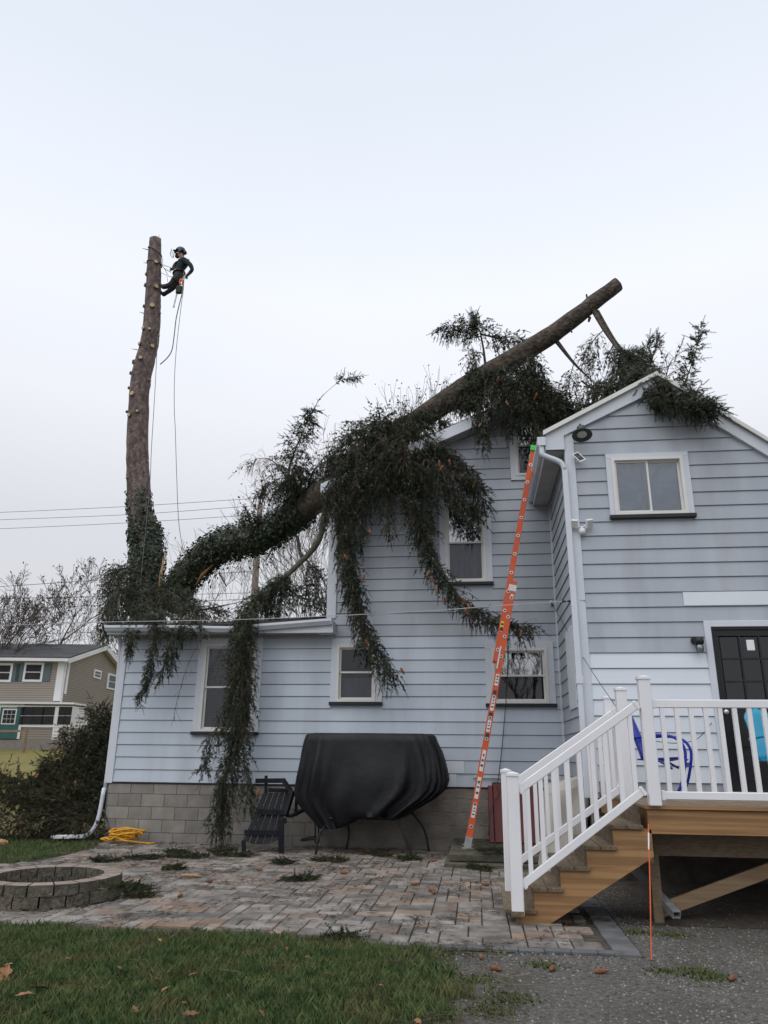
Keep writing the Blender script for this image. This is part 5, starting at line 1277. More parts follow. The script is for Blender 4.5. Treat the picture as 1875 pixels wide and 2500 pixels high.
FB([(1530, 930, -1.4), (1570, 960, -2.4), (1600, 965, -2.9)], .02, 50, (.2, .34), droop=.5)
FB([(1400, 1000, -1.0), (1450, 985, -1.3), (1510, 955, -1.7), (1560, 928, -2.1)], .02, 46, (.2, .38), droop=.2, bare=.3)
FB([(1440, 960, -.6), (1490, 950, -1.2), (1540, 930, -1.8), (1590, 915, -2.3)], .02, 50, (.22, .42), droop=.3, bare=.25)
FB([(1540, 900, -1.6), (1580, 915, -2.2), (1610, 935, -2.75), (1625, 945, -2.8)], .02, 50, (.2, .36), droop=.45, bare=.15)
# boughs round the foot of the standing trunk, hanging over the gutter
SB_ = lambda path, r0, nb, L, **k: bough(stree, pp(*path), r0, nb, L, **{**H, **k})
SB_([(352, 1460, 3.6), (400, 1440, 2.6), (450, 1470, 1.2), (470, 1500, 0), (478, 1530, -.48)], .04, 95, (.3, .5), droop=.45)
SB_([(345, 1470, 3.6), (350, 1470, 2.2), (370, 1490, 1.0), (385, 1505, -.2), (390, 1530, -.5)], .04, 85, (.3, .55), droop=.45)
SB_([(345, 1400, 3.6), (300, 1388, 3.0), (272, 1425, 2.6), (262, 1500, 2.4), (262, 1540, 2.3)], .035, 80, (.3, .6), droop=.75)
SB_([(340, 1430, 3.5), (310, 1430, 2.6), (290, 1470, 1.8), (285, 1520, 1.0)], .035, 80, (.3, .55), droop=.6)
SB_([(380, 1480, 3.4), (440, 1470, 2.2), (500, 1490, 1.4), (540, 1505, .8)], .03, 60, (.3, .5), droop=.35)
SB_([(385, 1500, .0), (382, 1535, -.52), (368, 1610, -.56), (345, 1700, -.58)], .014, 44, (.18, .32), fwd=.9)
SB_([(430, 1500, .0), (425, 1540, -.52), (405, 1610, -.56), (390, 1650, -.58)], .012, 22, (.2, .3), fwd=.9)
SB_([(455, 1500, .0), (448, 1540, -.52), (425, 1600, -.56), (415, 1630, -.58)], .012, 20, (.16, .28), fwd=.9)
SB_([(500, 1500, .1), (500, 1540, -.5), (460, 1620, -.56), (430, 1720, -.6), (425, 1760, -.6)], .006, 10, (.2, .4), bare=1.0, tip=False, fwd=.9)
SB_([(330, 1520, 0), (320, 1545, -.5), (318, 1590, -.55)], .012, 22, (.18, .3), bare=.3, fwd=.9)
FB([(450, 1490, 2.4), (500, 1488, 2.0), (545, 1478, 1.6), (590, 1468, 1.0), (640, 1440, .7)], .03, 14, (.2, .5), bare=1.0, tip=False, bark='mossy', droop=.3)
print('twigs', TWIGS)
# ------------------------------------------------------------------ cones
def cone_mesh():
    m = MB(); prof = [(.004, 0), (.014, .008), (.020, .03), (.021, .06), (.018, .09), (.012, .115), (.004, .13)]
    m.lathe(prof, (0, 0, 0), (0, 0, -1), 9); m.smooth = True; return m.mesh('cone', M['cone'])
CM = cone_mesh(); crn = random.Random(5)
for (x, y, yy) in ((1072, 1130, -.85), (1082, 1142, -.86), (1096, 1128, -.86), (1160, 1182, -.8), (1128, 1465, -1.1), (1142, 1480, -1.12), (1133, 1490, -1.12), (1063, 1440, -.95), (1052, 1415, -.95), (1086, 1465, -1.0), (1050, 1400, -.92), (892, 1568, -.85), (978, 1638, -.85), (1275, 1545, -1.3), (900, 1300, -.8), (890, 1410, -.85), (630, 1935, -.95), (1192, 840, 0), (1150, 790, .1), (1258, 850, 0), (1312, 965, -.6), (1218, 925, -.4), (840, 1360, -.8), (1235, 985, -.7), (1175, 1040, -.7)):
    c = at(x, y, Y=yy); place('cone', CM, c+Vector((0, 0, .05)), fall, rot=(crn.uniform(-.5, .5), crn.uniform(-.6, .6), crn.uniform(0, 6)), scale=(1, 1, crn.uniform(.85, 1.15)))

# ------------------------------------------------------------------ ivy
def ivy(name, P, Rr, z_sel, n, seed, parent, lift=.05, size=(.035, .075), hang=0):
    r = np.random.default_rng(seed); P = np.array([tuple(p) for p in P]); Rr = np.array(Rr); k = len(P)
    i = r.integers(z_sel[0], z_sel[1], n); f = r.random(n)[:, None]; i2 = np.minimum(i+1, k-1)
    c = P[i]*(1-f)+P[i2]*f; T = unit(P[i2]-P[i]+1e-6); a = r.normal(size=(n, 3)); o = unit(a-T*np.sum(a*T, 1, keepdims=True))
    ctr = c+o*(Rr[i]*1.0+r.uniform(0, lift, n)**1.0)[:, None]+np.array([0, 0, -1])*(r.exponential(hang, n)[:, None] if hang else 0)
    nrm = unit(o+r.normal(size=(n, 3))*.45+np.array([0, 0, .25])); u = unit(np.cross(nrm, r.normal(size=(n, 3)))); v = np.cross(nrm, u); s = r.uniform(*size, n)[:, None]
    shape = [(0, -.5), (.45, -.25), (.55, .15), (.2, .25), (0, .65), (-.2, .25), (-.55, .15), (-.45, -.25)]
    V = np.stack([ctr+u*s*x+v*s*y+nrm*s*.12*(abs(x)) for x, y in shape], 1).reshape(-1, 3)
    Fc = (np.arange(n)[:, None, None]*8+np.array([[0, 1, 2], [0, 2, 3], [0, 3, 4], [0, 4, 5], [0, 5, 6], [0, 6, 7]])[None]).reshape(-1, 3)
    return np_mesh(name, V, Fc, M['ivy'], parent, kind='stuff')
zi = [i for i, p in enumerate(TP) if 3.5 < p.z < 6.75]; ivy('ivy', TP, TR, (zi[0], zi[-1]), 5200, 31, trunk, .12)
zi = [i for i, p in enumerate(TP) if 6.6 < p.z < 7.9]; ivy('ivy', TP, np.array(TR)*.98, (zi[0], zi[-1]), 800, 32, trunk, .05)
kf = len(FP); ivy('ivy', FP, FR, (2, int(kf*.42)), 6000, 33, ftrunk, .10)
ivy('ivy', FP, np.array(FR)*.9, (int(kf*.12), int(kf*.36)), 500, 34, ftrunk, .12, hang=.16)
top_i = int(kf*.25); ivy('ivy', FP, np.array(FR)*1.25, (top_i-3, top_i+4), 600, 35, ftrunk, .10)
# ================================================================== the climber
def zp(x, y, dy=0.0): return at(340+.09644*x, 590+.09644*y, Y=TY-.05+dy)
sk_v = []; sk_e = []; sk_t = []
def node(p, r, t, parent=None):
    sk_v.append((p, r)); sk_t.append(t); i = len(sk_v)-1
    if parent is not None: sk_e.append((parent, i))
    return i
# y offset: negative = towards the camera (near side)
pel = node(zp(1000, 850), .135, 'trousers')
waist = node(zp(1010, 760), .125, 'jacket', pel); belly = node(zp(1030, 680), .135, 'jacket', waist); chest = node(zp(1100, 570), .155, 'jacket', belly)
up_c = node(zp(1130, 490), .12, 'jacket', chest); neck = node(zp(1080, 415), .058, 'skin', up_c); headb = node(zp(1045, 350), .078, 'skin', neck); head = node(zp(1035, 270), .095, 'skin', headb)
nose = node(zp(945, 300), .022, 'skin', headb)
# near (right) arm bent behind to the hip
sh = node(zp(1190, 500, -.17), .078, 'jacket', up_c); ua = node(zp(1300, 590, -.22), .066, 'jacket', sh); el_ = node(zp(1345, 710, -.22), .056, 'jacket', ua); fa = node(zp(1270, 800, -.22), .048, 'jacket', el_); wr = node(zp(1215, 850, -.22), .032, 'glove', fa)
hd = node(zp(1195, 880, -.22), .038, 'glove', wr)
for k, (dx, dy_) in enumerate(((-40, 60), (-10, 75), (15, 72), (35, 55))): f_ = node(zp(1195+dx*.6, 880+dy_*.5, -.24+.015*k), .011, 'glove', hd); node(zp(1195+dx, 880+dy_, -.245+.015*k), .009, 'glove', f_)
t_ = node(zp(1160, 880, -.25), .012, 'glove', wr); node(zp(1150, 905, -.255), .010, 'glove', t_)
# far (left) arm forward to the lanyard
sh2 = node(zp(1060, 510, .17), .075, 'jacket', up_c); ua2 = node(zp(930, 560, .2), .062, 'jacket', sh2); el2 = node(zp(880, 630, .12), .055, 'jacket', ua2); fa2 = node(zp(860, 680, .0), .046, 'jacket', el2); wr2 = node(zp(835, 700, -.06), .033, 'glove', fa2)
hd2 = node(zp(815, 705, -.09), .036, 'glove', wr2)
for k, (dx, dy_) in enumerate(((-28, -30), (-38, -10), (-38, 12), (-28, 32))): f_ = node(zp(815+dx, 705+dy_, -.11), .011, 'glove', hd2); node(zp(815+dx*.8, 705+dy_+6, -.14), .009, 'glove', f_)
t_ = node(zp(825, 670, -.11), .012, 'glove', wr2); node(zp(805, 665, -.13), .010, 'glove', t_)
# near leg
hp = node(zp(960, 900, -.10), .115, 'trousers', pel); th = node(zp(880, 990, -.12), .10, 'trousers', hp); kn = node(zp(800, 1090, -.12), .078, 'trousers', th); sn = node(zp(700, 1130, -.12), .072, 'trousers', kn); an = node(zp(610, 1160, -.12), .055, 'boot', sn); he = node(zp(560, 1180, -.12), .050, 'boot', an); fo = node(zp(535, 1100, -.12), .047, 'boot', an); to = node(zp(505, 1020, -.12), .036, 'boot', fo)
# far leg, lower
hp2 = node(zp(1000, 930, .10), .115, 'trousers', pel); th2 = node(zp(930, 1060, .12), .098, 'trousers', hp2); kn2 = node(zp(850, 1180, .12), .078, 'trousers', th2); sn2 = node(zp(740, 1255, .12), .070, 'trousers', kn2); an2 = node(zp(640, 1330, .12), .055, 'boot', sn2); he2 = node(zp(580, 1385, .12), .048, 'boot', an2); fo2 = node(zp(560, 1300, .12), .045, 'boot', an2); to2 = node(zp(525, 1235, .12), .034, 'boot', fo2)
me = bpy.data.meshes.new('person'); me.from_pydata([tuple(p) for p, r in sk_v], sk_e, []); tmp = bpy.data.objects.new('person_skeleton', me); col.objects.link(tmp)
tmp.modifiers.new('skin', 'SKIN'); sub = tmp.modifiers.new('sub', 'SUBSURF'); sub.levels = 2; sub.render_levels = 2
for i, (p, r) in enumerate(sk_v): me.skin_vertices[0].data[i].radius = (r, r)
me.skin_vertices[0].data[pel].use_root = True
dg = bpy.context.evaluated_depsgraph_get(); dg.update()
bme = bpy.data.meshes.new_from_object(tmp.evaluated_get(dg)); bpy.data.objects.remove(tmp)
order = ['jacket', 'trousers', 'boot', 'glove', 'skin']; bme.materials.clear()
for nm in order: bme.materials.append(M[nm])
segs = [(np.array(sk_v[a][0]), np.array(sk_v[b][0]), order.index(sk_t[b])) for a, b in sk_e]; idx = []
for poly in bme.polygons:
    c = np.array(poly.center); best = None
    for a, b, t_ in segs:
        ab = b-a; t = max(0, min(1, (c-a).dot(ab)/max(1e-9, ab.dot(ab)))); dd = np.linalg.norm(c-a-ab*t)
        if best is None or dd < best[0]: best = (dd, t_)
    idx.append(best[1])
bme.polygons.foreach_set('material_index', idx); bme.polygons.foreach_set('use_smooth', [True]*len(idx))
person = bpy.data.objects.new('person', bme); col.objects.link(person)
tag(person, 'climber in dark jacket, trousers and helmet hanging near the top of the limbless trunk', 'person')
hc = zp(1035, 262); fw = (zp(900, 275)-zp(1035, 255)).normalized(); upv = Vector((.12, 0, 1)).normalized()
m = MB(); n = 18
for j in range(8):
    v_ = j/7*math.pi/2*1.08
    for i in range(n):
        a = 2*math.pi*i/n; rr = .132*math.cos(v_*.92); m.v.append(tuple(hc+Vector((rr*math.cos(a)*1.12, rr*math.sin(a)*.88, .02+.135*math.sin(v_)))))
for j in range(7):
    for i in range(n): m.f.append((j*n+i, j*n+(i+1) % n, (j+1)*n+(i+1) % n, (j+1)*n+i)); m.m.append(0)
m.f.append(tuple(7*n+i for i in range(n))); m.m.append(0); m.v = [tuple(Matrix.Translation(hc) @ Matrix.Rotation(R(14), 4, 'Y') @ Matrix.Translation(-hc) @ Vector(v)) for v in m.v]
m.build('helmet', M['helmet'], person, smooth=True)
MB().beam(hc+fw*.12+upv*.035, hc+fw*.19+upv*.045, .17, .012, up=(0, 0, 1)).build('helmet_peak', M['helmet'], person)
for s in (-1, 1): MB().lathe([(.045, 0), (.05, .02), (.035, .035)], hc+Vector((.03, s*.10, -.045)), (0, s, 0), 12).build('ear_muff', M['helmet'], person, smooth=True)
MB().lathe([(.03, -.03), (.06, -.01), (.065, .03), (.04, .06)], hc+Vector((.125, 0, -.03)), (1, 0, -.4), 10).build('helmet_dial', M['helmet'], person, smooth=True)
m = MB(); vc = hc+fw*.19+upv*.02
for j in range(5):
    for i in range(9):
        a = (i/8-.5)*2.2; m.v.append(tuple(hc+fw*(.20+.09*math.cos(a)*.6)+Vector((0, .12*math.sin(a), 0))+upv*(.075-.16*j/4)))
for j in range(4):
    for i in range(8): m.f.append((j*9+i, j*9+i+1, (j+1)*9+i+1, (j+1)*9+i)); m.m.append(0)
vo = m.build('visor', M['visor'], person, smooth=True)
rim = [m.v[i] for i in range(9)]+[m.v[j*9+8] for j in range(1, 5)]+[m.v[36+i] for i in range(7, -1, -1)]+[m.v[j*9] for j in range(3, -1, -1)]
MB().tube(rim, .005, 4).build('visor_rim', M['helmet'], person)
bc = zp(965, 360)
MB().lathe([(.02, -.07), (.055, -.05), (.07, 0), (.055, .05), (.02, .065)], bc, (.35, 0, 1), 12).build('beard', M['beard'], person, smooth=True)
MB().tube([zp(985, 300, -.07), zp(950, 300, -.085), zp(925, 300, -.05)], .014, 6).build('safety_glasses', M['helmet'], person)
# harness belt
ring = []
for i in range(25):
    a = 2*math.pi*i/24; ring.append(zp(1005, 800)+Vector((.15*math.cos(a), .155*math.sin(a), .03*math.cos(a))))
MB().tube(ring, .028, 6).build('harness_belt', M['boot'], person)
for c_ in ((905, 985, -.12), (930, 1040, .12)):
    cc = zp(*c_); ax_ = (zp(800, 1090)-zp(960, 900)).normalized(); u = ax_.orthogonal().normalized(); w = ax_.cross(u)
    MB().tube([cc+.108*(math.cos(2*math.pi*i/18)*u+math.sin(2*math.pi*i/18)*w) for i in range(19)], .014, 5).build('leg_loop', M['boot'], person)
# chainsaw hanging from the harness
saw = thing('chainsaw', 'small chainsaw with orange handle hanging from the climber', 'chainsaw', tuple(zp(1010, 1350)))
o = zp(1010, 1220, -.25)
MB().box((o.x-.085, o.y-.05, o.z-.12), (o.x+.085, o.y+.05, o.z+.12)).build('engine_housing', M['boot'], saw, bevel=.025)
MB().tube(smooth_path([zp(1040, 1090, -.25), zp(1030, 1010, -.25), zp(1060, 950, -.25), zp(1095, 1000, -.25), zp(1090, 1090, -.25)], 4), .024, 8).build('handle', M['saw_orange'], saw, smooth=True)
a, b = zp(955, 1300, -.25), zp(872, 1650, -.25); MB().beam(a, b, .045, .008, up=(0, 1, 0)).build('guide_bar', M['galv'], saw, bevel=.003)
MB().tube([b-(b-a).normalized()*.01, b+(b-a).normalized()*.01], .024, 10).build('bar_nose', M['galv'], saw)
MB().tube([zp(1130, 760, -.2), zp(1125, 900, -.25), zp(1110, 1100, -.28)], .009, 6).build('lanyard', M['rope'], saw)
# ropes
def rope(pts, r_, label, mat='rope', group=None, nm='rope'):
    o = MB().tube(smooth_path(pts, 6), r_, 6).build(nm, M[mat], None, smooth=True); return tag(o, label, 'rope', group)
rope([zp(1110, 1080, -.3), zp(1080, 1330, -.3)]+[at(250+.2411*x, 540+.2411*y, Y=TY-.3) for x, y in ((790, 800), (748, 980), (728, 1150), (705, 1300), (660, 1380), (585, 1450))], .014, 'thick dark rope tail curling from the climber beside the trunk')
rope([zp(1140, 900, -.3), zp(1105, 1330, -.3)]+[at(250+.2411*x, 540+.2411*y, Y=TY-.3) for x, y in ((805, 800), (775, 1050), (748, 1300), (730, 1600), (728, 1900))]+[at(428, 1050, Y=TY-.3), at(431, 1150, Y=TY-.35), at(436, 1270, Y=TY-.4), at(447, 1345, Y=TY-.6)], .008, 'thin long rope falling from the climber to the broken stem')
rope([at(385, 820, Y=TY-.3), at(378, 960, Y=TY-.3), at(370, 1090, Y=TY-.3), at(366, 1180, Y=TY-.36), at(355, 1300, Y=TY-.44), at(345, 1400, Y=TY-.48), at(341, 1460, Y=TY-.5)], .008, 'thin rope hanging down along the standing trunk')
def loop(z_px, tilt, label):
    c0 = zp(390, z_px); i = min(range(len(TP)), key=lambda q: abs(TP[q].z-c0.z)); c = TP[i]; r_ = TR[i]*1.09
    return [Vector((c.x+r_*math.cos(a), c.y+r_*math.sin(a), c0.z+tilt*math.cos(a))) for a in [2*math.pi*k/20 for k in range(21)]]
l1 = loop(230, -.12, ''); l2 = loop(540, -.04, '')
rope(l1, .016, 'dark choker rope wound round the trunk above the climber')
rope(l2, .014, 'lanyard rope wound round the trunk at chest height of the climber')
k1 = zp(560, 570, -.1)
rope([k1, zp(690, 620, -.12), zp(815, 660, -.12)], .008, 'climbing line stretched from trunk to the left hand of the climber')
rope([k1, zp(640, 680, -.1), zp(720, 730, -.1), zp(800, 775, -.12)], .009, 'climbing line stretched from trunk to the belt of the climber')
rope([k1, zp(660, 720, .05), zp(740, 870, .05), zp(820, 880, .05)], .007, 'slack line between trunk and harness ring of the climber')
rope([zp(560, 790, .1), zp(690, 860, .05), zp(720, 1020, .0)], .006, 'short slack line below the harness ring')
rope([zp(545, 380, -.1), zp(590, 450, -.1), zp(575, 560, -.1), zp(550, 480, -.1), zp(545, 400, -.1)], .008, 'small rope bight knotted at the trunk')
# ================================================================== bare trees
def bare_tree(name, base, height, seed, label, levels=6, spread=.55, lean=(0, 0), r0=None, mat='bare', leaves=0, stems=1, group=None, first=.32, up=.35, kids=(2, 3), ratio=(.62, .82), leaf=(.03, .06), min_r=.006, zc=.9):
    r = random.Random(seed); t = thing(name, label, 'tree', tuple(base), group); tk = MB(); tw = MB(); tips = []
    r0 = r0 or height*.022
    def grow(p, d, L, rad, lev):
        n = 3; pts = [p]; q = p.copy(); dd = d.copy()
        for i in range(n):
            dd = (dd+Vector((r.gauss(0, .13), r.gauss(0, .13), r.gauss(.03, .08)))).normalized(); q = q+dd*(L/n); pts.append(q.copy())
        rr = max(min_r, rad); r1 = max(min_r*.7, rad*.68)
        (tk if lev < 2 else tw).tube(pts, [rr+(r1-rr)*i/n for i in range(n+1)], 7 if lev < 2 else 3, cap=False)
        if lev >= levels: tips.append((q, dd)); return
        for c in range(r.choice(kids)+(1 if r.random() < .25 else 0)):
            a = r.uniform(0, 2*math.pi); o = dd.orthogonal().normalized(); w = dd.cross(o); s_ = spread*r.uniform(.6, 1.35)
            nd = (dd*1.0+(o*math.cos(a)+w*math.sin(a))*s_+Vector((0, 0, up*.4))).normalized()
            st = pts[-1] if c == 0 or r.random() < .55 else pts[r.choice((1, 2))]
            grow(st, nd, L*r.uniform(*ratio), r1*r.uniform(.55, .85), lev+1)
    for s_ in range(stems):
        d = Vector((lean[0]+(r.gauss(0, .28) if stems > 1 else 0), lean[1]+(r.gauss(0, .2) if stems > 1 else 0), 1)).normalized()
        grow(Vector(base)+Vector((r.gauss(0, .1)*(stems > 1), 0, -.1)), d, height*first*r.uniform(.85, 1.1), r0*(1 if stems == 1 else .6), 0)
    tr_ = tk.build('trunk', M[mat], t, smooth=True)
    if tw.v: tw.build('crown', M[mat], t, kind='stuff')
    if leaves and tips:
        rr_ = np.random.default_rng(seed); n = leaves; idx = rr_.integers(0, len(tips), n)
        P = np.array([tuple(tips[i][0]) for i in idx])+rr_.normal(0, .05, (n, 3)); u = unit(rr_.normal(size=(n, 3))); v = unit(np.cross(u, rr_.normal(size=(n, 3)))); s_ = rr_.uniform(*leaf, n)[:, None]
        V = np.stack([P-u*s_, P+v*s_*.5, P+u*s_, P-v*s_*.5], 1).reshape(-1, 3); Fc = np.arange(n)[:, None]*4+np.array([[0, 1, 2, 3]])
        np_mesh('leaves', V, Fc, M['far_leaf'], t, kind='stuff')
    return t
Fh = Vector((-math.sin(YAW), math.cos(YAW), 0)); Rh = Vector((math.cos(YAW), math.sin(YAW), 0))
def atF(px, py, D):
    d = (px-IMG_W/2)*CR-(py-IMG_H/2)*CU+F_PX*_f; return CAM+d*(D/d.dot(Fh))
def ground_at(px, D):
    p = atF(px, 1800, D); return Vector((p.x, p.y, gz(p.x, p.y)))
b = ground_at(98, 56); bare_tree('bare_tree', b, atF(98, 1395, 56).z-b.z+1.0, 41, 'broad bare tree rising behind the tan house roof', levels=7, spread=.62, first=.34, kids=(2, 3), ratio=(.66, .84), leaves=900, leaf=(.06, .12), min_r=.016, r0=.34)
b = ground_at(-75, 47); bare_tree('bare_tree', b, 11.5, 43, 'bare tree leaning in over the left end of the tan house', levels=7, spread=.6, lean=(.35, 0), first=.34, leaves=500, leaf=(.05, .1), min_r=.014, r0=.3)
b = ground_at(215, 62); bare_tree('bare_tree', b, 10.5, 45, 'slender bare tree between the tan house and the ivy trunk', levels=6, spread=.55, first=.36, leaves=200, leaf=(.05, .09), min_r=.015)
b = ground_at(285, 58); bare_tree('bare_tree', b, 9.0, 46, 'low bare tree behind the left end of the white wing roof', levels=6, spread=.7, first=.34, leaves=300, leaf=(.05, .09), min_r=.015)
b = ground_at(40, 70); bare_tree('bare_tree', b, 11, 52, 'pale bare tree farthest behind the tan house', levels=6, spread=.6, first=.34, min_r=.018, mat='bare_pale')
# thin leafy-tipped saplings behind the white house
bare_tree('leafy_sapling', (3.0, 10.5, .3), 10.0, 61, 'thin tree with a few clinging leaves behind the upright spruce leader', levels=6, spread=.42, first=.40, stems=3, leaves=520, leaf=(.025, .06), min_r=.006, r0=.12, mat='bare_pale', up=.6)
bare_tree('leafy_sapling', (1.4, 9.5, .3), 9.2, 62, 'thin tree with clinging leaves behind the drooping bare twigs', levels=6, spread=.5, first=.40, stems=2, leaves=420, leaf=(.025, .06), min_r=.006, r0=.12, mat='bare_pale', up=.5)
bare_tree('leafy_sapling', (4.3, 9.5, .3), 9.0, 63, 'thin tree with clinging leaves rising behind the main roof', levels=6, spread=.36, first=.42, stems=2, leaves=420, leaf=(.025, .06), min_r=.006, r0=.12, mat='bare_pale', up=.7)
bare_tree('bare_sapling', (2.4, 8.0, .2), 4.8, 64, 'low bare thicket tree seen under the fallen stem', levels=6, spread=.75, first=.36, stems=3, leaves=260, leaf=(.02, .05), min_r=.007, r0=.10)
bare_tree('bare_sapling', (.2, 11.0, .3), 5.2, 65, 'low bare thicket tree behind the utility pole', levels=6, spread=.75, first=.36, stems=3, leaves=220, leaf=(.02, .05), min_r=.008, r0=.10)
bare_tree('bare_sapling', (3.6, 12.5, .4), 6.2, 66, 'wide bare thicket tree at the corner of the main house', levels=6, spread=.8, first=.34, stems=2, leaves=200, leaf=(.02, .05), min_r=.008, r0=.12)
# trees behind the viewer, seen only as reflections in the panes
for (x, y, h_, sd_, lab) in ((9, -42, 12, 71, 'tall bare tree behind the viewer opposite the door'), (16, -46, 13, 72, 'spreading bare tree behind the viewer beyond the drive'), (2, -48, 12, 73, 'bare tree behind the viewer beyond the lawn')):
    bare_tree('bare_tree', (x, y, 0), h_, sd_, lab, levels=6, spread=.62, first=.34, min_r=.02, r0=.35)
# ================================================================== neighbour house
ND = 43.0
def N_(x, y, D=ND): return atF(.2034*x, 1380+.2034*y, D)
c0 = N_(660, 2100); e0 = N_(800, 1130); Rc = ((c0-CAM).dot(Rh)+(e0-CAM).dot(Rh))/2
def G_(x, y):
    px, py = .2034*x, 1380+.2034*y; d = (px-IMG_W/2)*CR-(py-IMG_H/2)*CU+F_PX*_f; return CAM+d*(Rc/d.dot(Rh))
zb, ze = c0.z-.0, e0.z
def L_(r_, f_, z): return CAM.xy.to_3d()+Rh*r_+Fh*f_+Vector((0, 0, z))
apx = G_(1225, 985); apF = (apx-CAM).dot(Fh); apZ = apx.z; NL = (apF-ND)*2; W2 = 13.0
nb = thing('tan_house', 'tan sided two storey house with white sunroom and grey roof beyond the lawn', 'house', tuple(L_(Rc-5, ND+3, zb)))
def nbox(nm, r0_, r1_, f0, f1, z0, z1, mat, parent=None, bevel=0):
    m = MB(); m.prism([L_(r0_, f0, z0), L_(r1_, f0, z0), L_(r1_, f1, z0), L_(r0_, f1, z0)], (0, 0, z1-z0)); return m.build(nm, M[mat], parent or nb, bevel=bevel)
m = MB()
fr_ = [L_(Rc-W2, ND, zb), L_(Rc, ND, zb), L_(Rc, ND, ze), L_(Rc-W2, ND, ze)]; m.add(fr_, [(0, 1, 2, 3)])
m.add([L_(Rc, ND, zb-1), L_(Rc, ND+NL, zb-1), L_(Rc, ND+NL, ze), L_(Rc, apF, apZ), L_(Rc, ND, ze)], [(0, 1, 2, 3, 4)])
m.add([L_(Rc, ND+NL, zb-1), L_(Rc-W2, ND+NL, zb-1), L_(Rc-W2, ND+NL, ze), L_(Rc, ND+NL, ze)], [(0, 1, 2, 3)])
m.build('wall', M['nb_siding'], nb)
nbox('foundation', Rc-W2, Rc+.05, ND-.05, ND+NL, zb-1.2, zb, 'mortar')
sl_ = (apZ-ze)/(apF-ND); ov = .35
rf = MB(); rf.prism([L_(Rc-W2, ND-ov, ze-ov*sl_+.08), L_(Rc+.3, ND-ov, ze-ov*sl_+.08), L_(Rc+.3, apF, apZ+.08), L_(Rc-W2, apF, apZ+.08)], (0, 0, .10)); rf.build('roof', M['nb_roof'], nb)
rf = MB(); rf.prism([L_(Rc-W2, ND+NL+ov, ze-ov*sl_+.08), L_(Rc+.3, ND+NL+ov, ze-ov*sl_+.08), L_(Rc+.3, apF+.001, apZ+.08), L_(Rc-W2, apF+.001, apZ+.08)], (0, 0, .10)); rf.build('roof', M['nb_roof'], nb)
for (fa, fb, za, zb2) in ((ND-ov, apF, ze-ov*sl_, apZ), (ND+NL+ov, apF+.001, ze-ov*sl_, apZ)):
    m = MB(); m.prism([L_(Rc+.30, fa, za-.16), L_(Rc+.30, fb, zb2-.16), L_(Rc+.30, fb, zb2+.10), L_(Rc+.30, fa, za+.10)], Rh*.05); m.build('rake_trim', M['nb_trim'], nb)
    m = MB(); m.prism([L_(Rc+.01, fa, za-.10), L_(Rc+.01, fb, zb2-.10), L_(Rc+.01, fb, zb2-.06), L_(Rc+.01, fa, za-.06)], Rh*.29); m.build('rake_soffit', M['nb_trim'], nb)
nbox('gutter', Rc-W2, Rc+.3, ND-ov-.14, ND-ov, ze-ov*sl_-.06, ze-ov*sl_+.10, 'nb_trim')
nbox('soffit', Rc-W2, Rc, ND-ov, ND, ze-ov*sl_-.05, ze-ov*sl_, 'soffit')
nbox('corner_board', Rc-.42, Rc-.02, ND-.04, ND-.001, zb+2.1, ze-.1, 'nb_trim'); nbox('corner_board', Rc+.001, Rc+.04, ND-.04, ND+.12, zb, ze-.1, 'nb_trim')
def fpt(x, y, D=ND): p = N_(x, y, D); return (p-CAM).dot(Rh), p.z
def nwin(x0, x1, y0, y1, D=ND, shut=False):
    r0_, zt = fpt(x0, y0, D); r1_, zbm = fpt(x1, y1, D); w = nbox('window', r0_, r1_, D-.06, D-.001, zbm, zt, 'nb_trim'); g_ = .13
    zm = (zt+zbm)/2
    nbox('pane', r0_+g_, r1_-g_, D-.085, D-.062, zm+.03, zt-g_, 'dark', w); nbox('pane', r0_+g_, r1_-g_, D-.085, D-.062, zbm+g_, zm-.03, 'dark', w)
    if shut:
        for (a, b_) in ((r0_-.42, r0_-.02), (r1_+.02, r1_+.42)): nbox('shutter', a, b_, D-.05, D-.001, zbm+.03, zt-.05, 'nb_shutter')
nwin(305, 505, 1168, 1400, shut=True); nwin(-60, 132, 1175, 1402, shut=True)
# sunroom
SD = ND-1.6; sr1, szt = fpt(868, 1672, SD); _, szb = fpt(640, 2100, SD); sr0 = Rc-W2
nbox('sunroom_wall', sr0, sr1, SD, ND, szb, szt, 'nb_siding'); nbox('sunroom_roof', sr0, sr1+.15, SD-.2, ND, szt, szt+.10, 'nb_trim')
_, wt = fpt(500, 1685, SD); _, wb = fpt(500, 1945, SD)
nbox('window_band', sr0, sr1+.02, SD-.06, SD-.001, wb, wt, 'nb_trim'); nbox('window_band', sr1+.001, sr1+.06, SD-.06, ND-.05, wb, wt, 'nb_trim')
for (x0, x1) in ((215, 275), (290, 392), (405, 518), (528, 640), (720, 780), (788, 848)):
    r0_, zt = fpt(x0, 1700, SD); r1_, zbm = fpt(x1, 1912, SD); zm = (zt+zbm)/2; nbox('pane', r0_, r1_, SD-.09, SD-.062, zm+.02, zt, 'dark'); nbox('pane', r0_, r1_, SD-.09, SD-.062, zbm, zm-.02, 'dark')
r0_, zt = fpt(20, 1705, SD); r1_, zbm = fpt(205, 2085, SD)
nbox('door_trim', r0_-.2, r1_+.15, SD-.07, SD-.061, zbm, zt+.15, 'nb_trim'); dr_ = nbox('door', r0_, r1_, SD-.10, SD-.071, zbm, zt, 'nb_door')
g0, gt = fpt(60, 1735, SD); g1, gb = fpt(180, 1900, SD); nbox('lite_frame', g0-.05, g1+.05, SD-.115, SD-.101, gb-.05, gt+.05, 'nb_trim', dr_)
